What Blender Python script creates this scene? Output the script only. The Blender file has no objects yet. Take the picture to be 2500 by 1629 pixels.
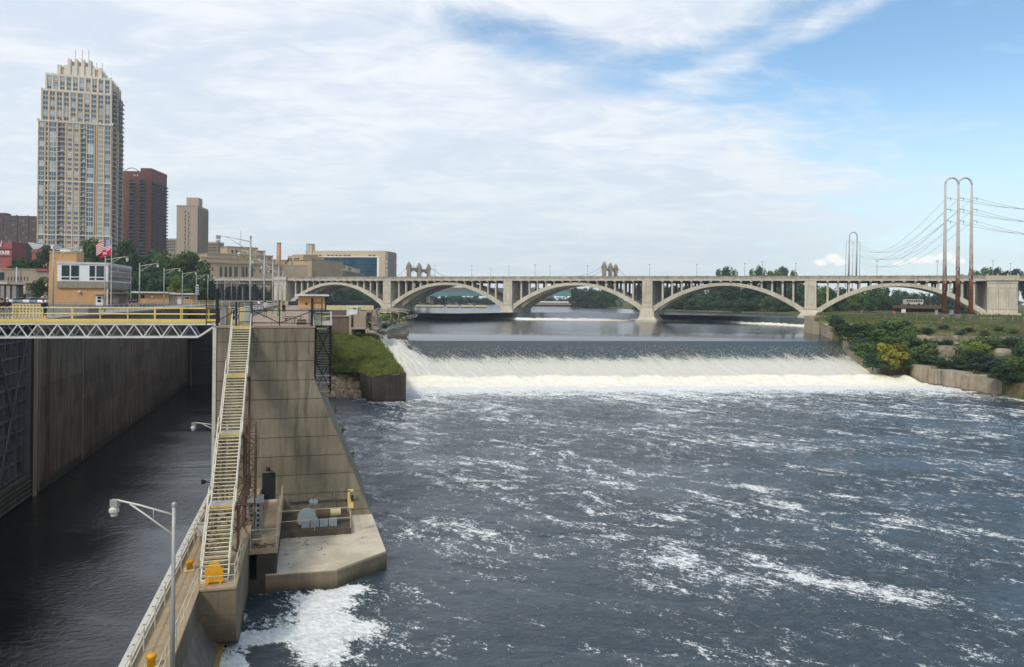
import bpy, math, random
import numpy as np
from mathutils import Vector, Matrix
random.seed(7); RNG = np.random.default_rng(7)
rad = math.radians
SC = bpy.context.scene
COL = SC.collection
# ------------------------------------------------------------ camera, light
CAMH, FPX, ROLL, LA = 18.4, 1850.0, rad(.6), rad(15)
cd = bpy.data.cameras.new('camera'); cam = bpy.data.objects.new('camera', cd); COL.objects.link(cam)
cd.sensor_width = 36; cd.lens = FPX/2500*36; cd.clip_end = 20000; cd.clip_start = .5
cd.shift_y = -(814.5-730)/2500
cam.location = (0, 0, CAMH); cam.rotation_euler = (rad(90), -ROLL, 0)
SC.camera = cam
SUN_EL, SUN_AZ = rad(47), math.atan2(-.55, -.83)
sd = bpy.data.lights.new('sun', 'SUN'); sd.energy = 1.6; sd.angle = rad(10); sd.color = (1, .93, .82)
sun = bpy.data.objects.new('sun', sd); COL.objects.link(sun)
_sv = Vector((math.sin(SUN_AZ)*math.cos(SUN_EL), math.cos(SUN_AZ)*math.cos(SUN_EL), math.sin(SUN_EL)))
sun.rotation_euler = _sv.to_track_quat('Z', 'Y').to_euler()
SC.view_settings.view_transform = 'Standard'; SC.view_settings.look = 'None'
SC.view_settings.exposure = .68; SC.view_settings.gamma = 1

def N(nt, t, ins=None, **props):
    n = nt.nodes.new(t)
    for k, v in props.items(): setattr(n, k, v)
    for k, v in (ins or {}).items():
        s = n.inputs[k]
        if isinstance(v, bpy.types.NodeSocket): nt.links.new(v, s)
        else: s.default_value = v
    return n
def MA(nt, op, a, b=0., c=None, clamp=False):
    n = nt.nodes.new('ShaderNodeMath'); n.operation = op; n.use_clamp = clamp
    for i, v in enumerate((a, b, c)):
        if v is None: continue
        if isinstance(v, bpy.types.NodeSocket): nt.links.new(v, n.inputs[i])
        else: n.inputs[i].default_value = v
    return n.outputs[0]
def MIX(nt, f, a, b, bt='MIX'):
    n = nt.nodes.new('ShaderNodeMix'); n.data_type = 'RGBA'; n.blend_type = bt
    for i, v in ((0, f), (6, a), (7, b)):
        if isinstance(v, bpy.types.NodeSocket): nt.links.new(v, n.inputs[i])
        elif i == 0: n.inputs[0].default_value = v
        else: n.inputs[i].default_value = tuple(v)+((1,) if len(v) == 3 else ())
    return n.outputs[2]
def SS(nt, x, lo, hi, t0=0., t1=1.):
    n = nt.nodes.new('ShaderNodeMapRange'); n.interpolation_type = 'SMOOTHSTEP'
    for i, v in enumerate((x, lo, hi, t0, t1)):
        if isinstance(v, bpy.types.NodeSocket): nt.links.new(v, n.inputs[i])
        else: n.inputs[i].default_value = v
    return n.outputs[0]
def NOI(nt, vec, scale, detail=4, rough=.55, dist=0.):
    return N(nt, 'ShaderNodeTexNoise', {'Vector': vec, 'Scale': scale, 'Detail': detail, 'Roughness': rough, 'Distortion': dist}).outputs[0]
def VM(nt, vec, scale=(1, 1, 1), rot=(0, 0, 0), loc=(0, 0, 0)):
    return N(nt, 'ShaderNodeMapping', {'Vector': vec, 'Scale': scale, 'Rotation': rot, 'Location': loc}).outputs[0]

# sky: Nishita with high thin cloud, thickest to the left, blue opening to the right
wd = bpy.data.worlds.new('World'); SC.world = wd; wd.use_nodes = True
nt = wd.node_tree; nt.nodes.clear()
sky = N(nt, 'ShaderNodeTexSky', sky_type='NISHITA', sun_disc=False, sun_elevation=SUN_EL, sun_rotation=SUN_AZ % (2*math.pi), air_density=1., dust_density=.5, ozone_density=3.)
d = N(nt, 'ShaderNodeTexCoord').outputs['Generated']
sp = N(nt, 'ShaderNodeSeparateXYZ', {0: d})
dx, dy, dz = sp.outputs
az = MA(nt, 'ARCTAN2', dx, dy)                       # 0 straight ahead, + to the right
el = MA(nt, 'ARCSINE', dz)
den = MA(nt, 'ADD', MA(nt, 'MAXIMUM', dz, 0.), .16)
cp = N(nt, 'ShaderNodeCombineXYZ', {0: MA(nt, 'DIVIDE', dx, den), 1: MA(nt, 'DIVIDE', dy, den)}).outputs[0]
big = NOI(nt, VM(nt, cp, (.55, .9, 1), (0, 0, rad(20)), (3.1, 1.4, 0)), 1.0, 3, .5, .4)
mid = NOI(nt, VM(nt, cp, (.9, 1.5, 1), (0, 0, rad(25)), (1.2, .3, 0)), 1.7, 8, .62, .7)
fin = NOI(nt, VM(nt, cp, (1., 1.5, 1), (0, 0, rad(-30))), 4.5, 9, .64, .9)
def lobe(a0, e0, wa, we, tilt=0.):
    a = MA(nt, 'SUBTRACT', az, a0); e = MA(nt, 'SUBTRACT', el, e0)
    ct, st = math.cos(tilt), math.sin(tilt)
    p = MA(nt, 'DIVIDE', MA(nt, 'ADD', MA(nt, 'MULTIPLY', a, ct), MA(nt, 'MULTIPLY', e, st)), wa)
    q = MA(nt, 'DIVIDE', MA(nt, 'SUBTRACT', MA(nt, 'MULTIPLY', e, ct), MA(nt, 'MULTIPLY', a, st)), we)
    r2 = MA(nt, 'ADD', MA(nt, 'MULTIPLY', p, p), MA(nt, 'MULTIPLY', q, q))
    return MA(nt, 'EXPONENT', MA(nt, 'MULTIPLY', r2, -1.))
# coverage falls from left to right of the view, and comes back behind
cov = SS(nt, MA(nt, 'ADD', az, MA(nt, 'MULTIPLY', el, .35)), .03, .62, .90, .13)
cov = MA(nt, 'MAXIMUM', cov, SS(nt, MA(nt, 'ABSOLUTE', az), 1.5, 2.6, 0., .8))
for a0, e0, wa, we, tl, k in ((-.02, .345, .15, .035, -.1, -.62), (.30, .29, .20, .04, .05, -.36), (-.23, .305, .07, .022, 0, -.34),
                              (.22, .375, .13, .045, .1, .80), (.34, .315, .16, .016, .32, .38), (.16, .13, .30, .05, .06, .22), (.05, .20, .30, .07, 0, .2),
                              (.12, .155, .07, .012, .1, -.25), (-.40, .24, .05, .02, 0, -.2)):
    cov = MA(nt, 'ADD', cov, MA(nt, 'MULTIPLY', lobe(a0, e0, wa, we, tl), k))
nz = MA(nt, 'ADD', MA(nt, 'MULTIPLY', mid, .62), MA(nt, 'ADD', MA(nt, 'MULTIPLY', big, .34), MA(nt, 'MULTIPLY', fin, .28)))
cl = SS(nt, MA(nt, 'SUBTRACT', MA(nt, 'ADD', cov, MA(nt, 'MULTIPLY', nz, 1.7)), 1.10), .0, .62)
cl = MA(nt, 'MULTIPLY', cl, .93)
# low cumulus heads on the right horizon
puff = NOI(nt, VM(nt, d, (1, 1, 1.3)), 75., 6, .62)
cum = None
for px_, py_, w_, h_ in ((2006, 641, 20, 9), (2030, 632, 22, 13), (2050, 641, 18, 9), (2196, 643, 22, 8), (2230, 637, 22, 10), (2268, 634, 24, 10), (2306, 628, 26, 12), (2336, 637, 22, 9)):
    l_ = lobe(math.atan((px_-1250)/1850), (730+.0105*(px_-1250)-py_)/1850*math.cos(math.atan((px_-1250)/1850)), w_/1850*.85, h_/1850)
    cum = l_ if cum is None else MA(nt, 'MAXIMUM', cum, l_)
cum = SS(nt, MA(nt, 'ADD', cum, MA(nt, 'MULTIPLY', MA(nt, 'SUBTRACT', puff, .5), 1.3)), .30, .85)
sc = MIX(nt, 1., sky.outputs[0], (1.02, 1.15, 1.10), 'MULTIPLY')
haz = SS(nt, el, .0, .30, .62, .0)
sc = MIX(nt, haz, sc, (6.0, 6.6, 7.1))
ctone = SS(nt, MA(nt, 'ADD', MA(nt, 'MULTIPLY', mid, .6), MA(nt, 'MULTIPLY', fin, .4)), .40, .62)
cc = MIX(nt, ctone, (4.7, 5.25, 6.0), (6.4, 6.5, 6.7))
cc = MIX(nt, SS(nt, el, .02, .30), MIX(nt, .6, cc, (5.2, 5.85, 6.15)), cc)
sc = MIX(nt, cl, sc, cc)
sc = MIX(nt, MA(nt, 'MULTIPLY', cum, .75), sc, (9.6, 8.9, 8.4))
bg = N(nt, 'ShaderNodeBackground', {'Color': sc, 'Strength': .1})
N(nt, 'ShaderNodeOutputWorld', {'Surface': bg.outputs[0]})

# ------------------------------------------------------------ measuring helpers
_c, _s = math.cos(ROLL), math.sin(ROLL)
def ray(px, py):
    u, v = (px-1250)/FPX, (py-730)/FPX
    return u*_c+v*_s, u*_s-v*_c
def PZ(px, py, z):
    a, b = ray(px, py); Y = (z-CAMH)/b
    return Vector((a*Y, Y, z))
def PY(px, py, Y):
    a, b = ray(px, py)
    return Vector((a*Y, Y, CAMH+b*Y))
def ZY(px, py, Y): return CAMH+ray(px, py)[1]*Y
def L(u, v, z=0.):        # lock frame: u along the lock upstream, v to the right
    return Vector((-math.sin(LA)*u+math.cos(LA)*v, math.cos(LA)*u+math.sin(LA)*v, z))
LM = Matrix.Rotation(LA, 4, 'Z')      # local x = v, local y = u
def UV(P): return (-P[0]*math.sin(LA)+P[1]*math.cos(LA), P[0]*math.cos(LA)+P[1]*math.sin(LA))
class Fac:                # an upright wall plane through two plan points; s along, z up, d out towards the camera
    def __init__(f, P0, P1):
        f.P0 = Vector((P0[0], P0[1], 0)); e = Vector((P1[0]-P0[0], P1[1]-P0[1], 0)); f.len = e.length; f.e = e/f.len
        f.n = Vector((f.e.y, -f.e.x, 0))
        f.M = Matrix(((f.e.x, -f.n.x, 0, f.P0.x), (f.e.y, -f.n.y, 0, f.P0.y), (0, 0, 1, 0), (0, 0, 0, 1)))
    def sz(f, px, py=700):
        a, b = ray(px, py); k = f.n.dot(f.P0)/(f.n.x*a+f.n.y)
        P = Vector((a*k, k, 0))
        return (P-f.P0).dot(f.e), CAMH+b*k
    def at(f, s, d=0., z=0.): return f.P0+f.e*s+f.n*d+Vector((0, 0, z))

# ------------------------------------------------------------ object helpers
WM = {}
def tag(o, label=None, cat=None, group=None, kind=None):
    if label: o['label'] = label
    if cat: o['category'] = cat
    if group: o['group'] = group
    if kind: o['kind'] = kind
    return o
def link(o, parent=None, M=None):
    COL.objects.link(o); M = M or Matrix()
    if parent is not None:
        o.parent = parent; o.matrix_parent_inverse = WM[parent.name].inverted()
    o.matrix_basis = M; WM[o.name] = M.copy()
    return o
def thing(name, loc, label, cat, group=None, rz=0.):
    return tag(link(bpy.data.objects.new(name, None), None, Matrix.Translation(loc) @ Matrix.Rotation(rz, 4, 'Z')), label, cat, group)
def copy_tree(o, M, label=None, group=None):
    c = o.copy(); COL.objects.link(c); c.matrix_basis = M; WM[c.name] = M.copy()
    if label: c['label'] = label
    if group: c['group'] = group
    for ch in KIDS(o):
        d = ch.copy(); COL.objects.link(d); d.parent = c
        for g in KIDS(ch):
            e = g.copy(); COL.objects.link(e); e.parent = d
    return c
_kids = {}
def KIDS(o):
    if o.name not in _kids: _kids[o.name] = list(o.children)
    return _kids[o.name]
class MB:
    def __init__(s): s.v, s.f, s.m, s.mats = [], [], [], []
    def mi(s, mat):
        if mat not in s.mats: s.mats.append(mat)
        return s.mats.index(mat)
    def add(s, vs, fs, mat):
        o = len(s.v); s.v += [tuple(p) for p in vs]; s.f += [tuple(i+o for i in f) for f in fs]; s.m += [s.mi(mat)]*len(fs)
    def box(s, x0, x1, y0, y1, z0, z1, mat, M=None):
        vs = [Vector((x, y, z)) for z in (z0, z1) for y in (y0, y1) for x in (x0, x1)]
        if M: vs = [M @ p for p in vs]
        s.add(vs, [(0, 2, 3, 1), (4, 5, 7, 6), (0, 1, 5, 4), (2, 6, 7, 3), (0, 4, 6, 2), (1, 3, 7, 5)], mat)
    def prism(s, poly, z0, z1, mat, M=None, poly2=None):
        n = len(poly); p2 = poly2 or poly
        vs = [Vector((p[0], p[1], z0 if len(p) < 3 else p[2])) for p in poly]+[Vector((p[0], p[1], z1 if len(p) < 3 else p[2])) for p in p2]
        if M: vs = [M @ p for p in vs]
        s.add(vs, [tuple(range(n))[::-1], tuple(range(n, 2*n))]+[(i, (i+1) % n, n+(i+1) % n, n+i) for i in range(n)], mat)
    def tube(s, pts, r, mat, n=6, r1=None, cap=True):
        pts = [Vector(p) for p in pts]; rings = []; o = len(s.v)
        for i, p in enumerate(pts):
            t = (pts[min(i+1, len(pts)-1)]-pts[max(i-1, 0)]).normalized()
            a = t.orthogonal() if abs(t.z) > .99 else t.cross(Vector((0, 0, 1)))
            a.normalize(); b = t.cross(a)
            rr = r if r1 is None else r+(r1-r)*i/(len(pts)-1)
            for k in range(n):
                th = 2*math.pi*k/n; s.v.append(tuple(p+a*(rr*math.cos(th))+b*(rr*math.sin(th))))
        m = s.mi(mat)
        for i in range(len(pts)-1):
            for k in range(n):
                s.f.append((o+i*n+k, o+i*n+(k+1) % n, o+(i+1)*n+(k+1) % n, o+(i+1)*n+k)); s.m.append(m)
        if cap:
            s.f.append(tuple(o+k for k in range(n))[::-1]); s.f.append(tuple(o+(len(pts)-1)*n+k for k in range(n))); s.m += [m, m]
    def lathe(s, c, prof, mat, n=12):
        o = len(s.v); m = s.mi(mat)
        for r, z in prof:
            for k in range(n):
                th = 2*math.pi*k/n; s.v.append((c[0]+r*math.cos(th), c[1]+r*math.sin(th), c[2]+z))
        for i in range(len(prof)-1):
            for k in range(n):
                s.f.append((o+i*n+k, o+i*n+(k+1) % n, o+(i+1)*n+(k+1) % n, o+(i+1)*n+k)); s.m.append(m)
        s.f.append(tuple(o+k for k in range(n))[::-1]); s.f.append(tuple(o+(len(prof)-1)*n+k for k in range(n))); s.m += [m, m]
    def mesh(s, name, smooth=False):
        me = bpy.data.meshes.new(name); me.from_pydata(s.v, [], s.f)
        for m in s.mats: me.materials.append(m)
        me.polygons.foreach_set('material_index', s.m)
        if smooth: me.polygons.foreach_set('use_smooth', [True]*len(s.f))
        me.update(); return me
    def build(s, name, parent=None, smooth=False, M=None):
        return link(bpy.data.objects.new(name, s.mesh(name, smooth)), parent, M)
def inst(name, me, M, parent=None): return link(bpy.data.objects.new(name, me), parent, M)
_unit = {}
def ubox(mat):
    if ('b', mat.name) not in _unit:
        m = MB(); m.box(-.5, .5, -.5, .5, -.5, .5, mat); _unit['b', mat.name] = m.mesh('box_'+mat.name)
    return _unit['b', mat.name]
def utube(mat):
    if ('t', mat.name) not in _unit:
        m = MB(); m.tube([(0, 0, -.5), (0, 0, .5)], .5, mat, 8); me = m.mesh('rod_'+mat.name); _unit['t', mat.name] = me
    return _unit['t', mat.name]
def fb(F, name, mat, x0, x1, y0, y1, z0, z1, parent=None):     # a box in frame F
    M = F @ Matrix.Translation(((x0+x1)/2, (y0+y1)/2, (z0+z1)/2)) @ Matrix.Diagonal((abs(x1-x0), abs(y1-y0), abs(z1-z0), 1))
    return inst(name, ubox(mat), M, parent)
def bar(name, mat, p, q, w, parent=None, h=None, rod=False):   # a straight bar from p to q
    p, q = Vector(p), Vector(q); e = q-p; l = e.length; z = e/l
    x = z.cross(Vector((0, 0, 1))) if abs(z.z) < .999 else Vector((1, 0, 0))
    x.normalize(); y = z.cross(x)
    R = Matrix(((x.x, y.x, z.x, 0), (x.y, y.y, z.y, 0), (x.z, y.z, z.z, 0), (0, 0, 0, 1)))
    return inst(name, utube(mat) if rod else ubox(mat), Matrix.Translation((p+q)/2) @ R @ Matrix.Diagonal((w, h or w, l, 1)), parent)
def rod(name, mat, p, q, d, parent=None): return bar(name, mat, p, q, d, parent, None, True)
def railing(label, pts, mat, h=1.1, n=2, sp=2., d=.06, group=None, cat='railing', mid=True):
    t = thing('railing', pts[0], label, cat, group)
    Z = Vector((0, 0, 1)); seg = list(zip(pts[:-1], pts[1:]))
    for a, b in seg:
        a, b = Vector(a), Vector(b); k = max(1, round((b-a).length/sp))
        for i in range(k+(1 if (a, b) == (Vector(seg[-1][0]), Vector(seg[-1][1])) else 0)):
            p = a.lerp(b, i/k); rod('post', mat, p, p+Z*h, d, t)
        for j in range(n):
            rod('rail', mat, a+Z*(h*(1-j/n)), b+Z*(h*(1-j/n)), d*.9, t)
    return t
# value-noise fbm on numpy arrays
def vnoise(x, y, seed=0):
    xi, yi = np.floor(x).astype(np.int64), np.floor(y).astype(np.int64); xf, yf = x-xi, y-yi
    def h(a, b):
        n = (a*374761393+b*668265263+seed*974634777) & 0x7fffffff
        n = ((n ^ (n >> 13))*1274126177) & 0x7fffffff
        return ((n ^ (n >> 16)) & 0xffff)/65535.
    u, v = xf*xf*(3-2*xf), yf*yf*(3-2*yf)
    return (h(xi, yi)*(1-u)+h(xi+1, yi)*u)*(1-v)+(h(xi, yi+1)*(1-u)+h(xi+1, yi+1)*u)*v
def fbm(x, y, oct=4, seed=0, rough=.5):
    t, a, s = 0., 1., 0.
    for i in range(oct):
        t = t+a*vnoise(x*2**i+i*17.3, y*2**i-i*9.1, seed+i); s += a; a *= rough
    return t/s
def grid_mesh(name, V, mat, smooth=True, attrs=None):
    nr, nc = V.shape[:2]; me = bpy.data.meshes.new(name)
    me.vertices.add(nr*nc); me.vertices.foreach_set('co', V.reshape(-1).astype(np.float32))
    idx = np.arange(nr*nc).reshape(nr, nc)
    q = np.stack([idx[:-1, :-1], idx[:-1, 1:], idx[1:, 1:], idx[1:, :-1]], -1).reshape(-1)
    nf = len(q)//4
    me.loops.add(len(q)); me.loops.foreach_set('vertex_index', q.astype(np.int32))
    me.polygons.add(nf); me.polygons.foreach_set('loop_start', np.arange(0, len(q), 4, dtype=np.int32))
    me.update(calc_edges=True)
    me.polygons.foreach_set('use_smooth', np.full(nf, smooth))
    me.materials.append(mat)
    for k, a in (attrs or {}).items():
        at = me.attributes.new(k, 'FLOAT', 'POINT'); at.data.foreach_set('value', a.reshape(-1).astype(np.float32))
    return me
# ------------------------------------------------------------ materials
MT = {}
def surf(name, col, col2=None, scale=.5, rough=.85, streak=0., grain=.12, bump=.15, gscale=7., rand=.08, metal=0., spec=.3, mix=.8, tide=None):
    if name in MT: return MT[name]
    m = bpy.data.materials.new(name); m.use_nodes = True; MT[name] = m
    nt = m.node_tree; b = nt.nodes['Principled BSDF']
    pos = N(nt, 'ShaderNodeNewGeometry').outputs['Position']
    c = col+(1,)
    col2 = col2 or tuple(x*.75 for x in col)
    n1 = NOI(nt, pos, scale, 6, .6, .3)
    c = MIX(nt, MA(nt, 'MULTIPLY', SS(nt, n1, .36, .66), mix), col, col2)
    if streak:
        wv = N(nt, 'ShaderNodeVectorMath', {0: pos, 1: N(nt, 'ShaderNodeVectorMath', {0: N(nt, 'ShaderNodeTexNoise', {'Vector': pos, 'Scale': .35, 'Detail': 3.}).outputs['Color'], 1: (.5, .5, .4)}, operation='MULTIPLY').outputs[0]}, operation='ADD').outputs[0]
        st = NOI(nt, VM(nt, wv, (1.3, 1.17, .10), (.06, .03, .6)), 1.7, 8, .66, .1)
        c = MIX(nt, MA(nt, 'MULTIPLY', SS(nt, st, .44, .72), streak), c, tuple(x*.42 for x in col2))
        st2 = NOI(nt, VM(nt, wv, (1.1, 1.3, .08), (.03, .06, 1.1), (7, 3, 1)), 2.6, 7, .66, .1)
        c = MIX(nt, MA(nt, 'MULTIPLY', SS(nt, st2, .60, .78), streak*.5), c, tuple(min(1, x*1.6) for x in col))
    g = NOI(nt, pos, gscale, 5, .7)
    k = MA(nt, 'ADD', MA(nt, 'MULTIPLY', MA(nt, 'SUBTRACT', g, .5), grain*3), 1.)
    if rand:
        r = N(nt, 'ShaderNodeObjectInfo').outputs['Random']
        k = MA(nt, 'MULTIPLY', k, MA(nt, 'ADD', MA(nt, 'MULTIPLY', r, rand*2), 1-rand))
    if tide is not None:      # wet dark band and weed just above the water line
        z = N(nt, 'ShaderNodeSeparateXYZ', {0: pos}).outputs[2]
        tz = MA(nt, 'ADD', z, MA(nt, 'MULTIPLY', MA(nt, 'SUBTRACT', NOI(nt, pos, .9, 4), .5), .7))
        c = MIX(nt, SS(nt, tz, tide[0], tide[1], .75, 0.), c, (.022, .022, .014))
    c = MIX(nt, 1., c, N(nt, 'ShaderNodeCombineColor', {0: k, 1: k, 2: k}).outputs[0], 'MULTIPLY')
    nt.links.new(c, b.inputs['Base Color'])
    b.inputs['Roughness'].default_value = rough; b.inputs['Metallic'].default_value = metal
    b.inputs['Specular IOR Level'].default_value = spec
    if bump:
        bn = N(nt, 'ShaderNodeBump', {'Strength': bump, 'Distance': .05, 'Height': MA(nt, 'ADD', g, n1)})
        nt.links.new(bn.outputs[0], b.inputs['Normal'])
    return m
def glass(name, dark, light, share=.4, rough=.08):
    m = bpy.data.materials.new(name); m.use_nodes = True; MT[name] = m
    nt = m.node_tree; b = nt.nodes['Principled BSDF']
    r = N(nt, 'ShaderNodeObjectInfo').outputs['Random']
    r2 = MA(nt, 'FRACT', MA(nt, 'MULTIPLY', r, 37.7))
    c = MIX(nt, SS(nt, r, 1-share-.05, 1-share+.05), dark, light)
    c = MIX(nt, MA(nt, 'MULTIPLY', r2, .45), c, tuple(x*.5 for x in dark))
    nt.links.new(c, b.inputs['Base Color']); b.inputs['Roughness'].default_value = rough; b.inputs['Specular IOR Level'].default_value = .3
    return m
M_face = surf('lift_concrete', (.245, .215, .155), (.165, .145, .10), .28, streak=.75, grain=.10, rand=.06)
M_core = surf('dark_joint_concrete', (.06, .05, .04), None, .5)  # dark concrete core that shows in the joints between lifts
M_dark = surf('lock_wall_concrete', (.20, .155, .11), (.10, .08, .058), .22, streak=.85, grain=.14, rand=.14, tide=(.2, 1.3))
M_shaded = surf('recess_shade_concrete', (.06, .05, .036), (.035, .03, .022), .6, .6, streak=.3, grain=.12, rand=0)  # shade of the recess by the side deck put into the concrete colour
M_pale = surf('weathered_platform_concrete', (.58, .51, .39), (.40, .345, .26), .45, streak=0, grain=.08, rand=0, bump=.2)
M_pier = surf('pier_base_concrete', (.21, .17, .115), (.13, .105, .07), .35, streak=.35, grain=.12, rand=0, tide=(.0, .75))
M_deck = surf('deck_concrete', (.33, .245, .17), (.26, .20, .145), .35, grain=.08, rand=0)
M_deckgrey = surf('grey_deck_concrete', (.27, .255, .23), (.21, .20, .18), .25, grain=.08, rand=.04)
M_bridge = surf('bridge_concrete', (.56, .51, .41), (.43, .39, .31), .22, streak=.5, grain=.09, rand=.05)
M_bridgedk = surf('dark_and_shaded_concrete', (.15, .15, .135), (.10, .10, .09), .2, streak=.3, rand=.08)  # inner bridge parts darkened for deck shade; plain dark concrete elsewhere
M_parapet = surf('parapet_concrete', (.40, .37, .31), (.24, .205, .17), .5, streak=.55, rand=.05)
M_steelw = surf('white_painted_steel', (.70, .71, .70), (.56, .56, .53), 1.2, .5, grain=.05, bump=.05, rand=.03)
M_steely = surf('yellow_painted_steel', (.72, .56, .17), (.62, .46, .14), 1., .55, grain=.07, bump=.05, rand=.05)
M_yellowpale = surf('faded_yellow_paint', (.62, .53, .27), (.50, .43, .24), .8, .6, grain=.08, bump=.05, rand=.06)
M_steelk = surf('black_painted_steel', (.014, .016, .018), (.022, .022, .024), 1., .5, grain=.05, bump=.05)
M_galv = surf('galvanized_steel', (.40, .40, .385), (.30, .295, .28), 1.5, .5, metal=.2, grain=.08, bump=.05, rand=.05)
M_galvw = surf('pale_galvanized_steel', (.58, .56, .50), (.46, .44, .39), 1.2, .5, grain=.06, bump=.05, rand=.04)
M_rail = surf('cream_painted_steel', (.55, .50, .36), (.42, .37, .25), 1.2, .55, grain=.08, bump=.05)
M_stairsteel = surf('cream_stair_steel', (.70, .67, .55), (.58, .54, .43), 1.5, .5, grain=.07, bump=.05, rand=.04)
M_tread = surf('cream_stair_nosing', (.74, .69, .48), (.62, .57, .39), 1.5, .6, grain=.08, bump=.1, rand=.06)
M_rust = surf('rusted_brown_steel', (.11, .075, .05), (.16, .09, .05), 1.6, .8, grain=.15)
M_greysteel = surf('grey_painted_steel', (.27, .28, .275), (.22, .225, .22), .8, .55, grain=.05, bump=.05)
M_bluegrey = surf('blue_grey_machine_paint', (.36, .42, .44), (.29, .34, .35), 1., .5, grain=.06, bump=.05)
M_orange = surf('safety_orange_steel', (.68, .33, .015), (.58, .26, .012), 1.2, .5, grain=.06, bump=.05)
M_brick = surf('orange_brick', (.57, .34, .155), (.49, .285, .125), .5, .85, grain=.10, rand=.03)
M_brickred = surf('dusky_red_brick', (.30, .085, .075), (.25, .07, .06), .4, .85, grain=.08)
M_brickbrown = surf('brown_brick', (.105, .063, .055), (.08, .05, .045), .2, .85, grain=.06, rand=.05)
M_brickrust = surf('rust_red_brick', (.22, .092, .068), (.19, .08, .06), .15, .85, grain=.06)
M_tan = surf('tan_stone', (.47, .355, .215), (.38, .285, .175), .12, .85, streak=.25, grain=.06, rand=.04)
M_tangrey = surf('grey_tan_stone', (.33, .275, .205), (.26, .215, .16), .15, .85, streak=.35, grain=.06)
M_cream = surf('cream_stone', (.60, .47, .31), (.54, .42, .28), .1, .85, grain=.05)
M_towerbrick = surf('buff_tower_brick', (.60, .48, .33), (.54, .43, .29), .06, .85, grain=.04, rand=.04)
M_towerstone = surf('pale_tower_stone', (.68, .62, .52), (.61, .56, .46), .08, .85, grain=.04, rand=.03)
M_towerpink = surf('pinkish_crown_panel', (.50, .36, .27), (.46, .33, .25), .1, .85, grain=.04)
M_beige = surf('beige_concrete', (.40, .325, .25), (.36, .29, .225), .1, .85, grain=.05)
M_void = surf('unlit_opening', (.010, .012, .014), (.016, .018, .020), .3, .6, bump=0, grain=.05)
M_balc = surf('dark_balcony', (.045, .045, .05), (.075, .07, .07), .4, .7, rand=.3)
M_white = surf('white_panel', (.76, .77, .78), (.70, .71, .72), .5, .5, grain=.04, bump=.03, rand=.02)
M_roofw = surf('white_roof_edge', (.70, .69, .65), None, .6, .6, grain=.05)
M_roofg = surf('grey_metal_roof', (.40, .41, .40), (.34, .35, .33), .4, .5, grain=.05)
M_roofd = surf('dark_roof_felt', (.08, .08, .08), None, .6, .9)
M_teal = surf('teal_bridge_paint', (.085, .25, .27), (.07, .20, .22), .2, .6, grain=.05)
M_copper = surf('verdigris_metal', (.28, .50, .52), (.40, .55, .50), .1, .6, grain=.05)
M_stone = surf('rough_stone', (.29, .25, .19), (.17, .145, .11), .6, .9, grain=.2, bump=.5, rand=.25)
M_rock = surf('tan_rubble_rock', (.56, .43, .27), (.34, .26, .16), 1.2, .9, grain=.2, bump=.5, rand=.35)
M_pile = surf('steel_sheet_pile', (.085, .07, .056), (.055, .045, .038), .5, .8, streak=.6, grain=.12, rand=.10, tide=(.0, .6))
M_cell = surf('weathered_cell_concrete', (.36, .30, .225), (.24, .20, .145), .4, .9, streak=.75, grain=.12, rand=.06, tide=(.0, .5))
M_wing = surf('wing_wall_concrete', (.38, .325, .24), (.30, .255, .185), .3, .9, streak=.4, grain=.1, rand=.04)
M_wood = surf('bleached_driftwood', (.48, .41, .32), (.34, .28, .21), 2., .9, grain=.15, rand=.15)
M_trunk = surf('tree_bark', (.07, .055, .04), (.045, .035, .028), 3., .95, grain=.2)
M_asph = surf('asphalt', (.06, .06, .06), (.045, .045, .045), .3, .9)
M_soil = surf('bank_soil', (.16, .13, .085), (.10, .085, .055), .25, .95, grain=.2, bump=.4)
M_skin = surf('skin', (.52, .32, .23), None, 3, .6, bump=0, rand=.1)
M_hair = surf('brown_hair', (.05, .035, .025), None, 3, .7, bump=0)
G_dark = glass('dark_window_glass', (.012, .03, .035), (.05, .07, .08), .2)
G_tower = glass('blue_tower_glass', (.055, .12, .18), (.44, .52, .55), .30, .15)
G_teal = glass('teal_curtain_glass', (.004, .045, .075), (.008, .07, .10), .4, .12)
G_old = glass('old_window_glass', (.02, .025, .03), (.22, .22, .21), .25, .2)
def cloth(name, c): return surf(name, c, None, 4, .9, bump=0, grain=.05, rand=0)

# rust flaking from the foot of the pole upwards
def rustmat():
    m = bpy.data.materials.new('flaking_rusted_pole'); m.use_nodes = True; nt = m.node_tree; b = nt.nodes['Principled BSDF']
    pos = N(nt, 'ShaderNodeNewGeometry').outputs['Position']; z = N(nt, 'ShaderNodeSeparateXYZ', {0: pos}).outputs[2]
    n = NOI(nt, VM(nt, pos, (1., 1., .32)), 1.5, 8, .72); n2 = NOI(nt, pos, .5, 4, .6); n3 = NOI(nt, VM(nt, pos, (1, 1, .5)), 3.5, 5, .6)
    lev = SS(nt, z, 14., 46., .15, -.21)
    rust = SS(nt, MA(nt, 'ADD', n, lev), .46, .54)
    rc = MIX(nt, SS(nt, n2, .42, .62), (.15, .035, .022), (.36, .15, .035))
    rc = MIX(nt, SS(nt, n3, .45, .7), rc, (.09, .03, .02))
    c = MIX(nt, rust, (.44, .41, .37), rc)
    nt.links.new(c, b.inputs['Base Color']); b.inputs['Roughness'].default_value = .8
    return m
M_pole = rustmat()

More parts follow.
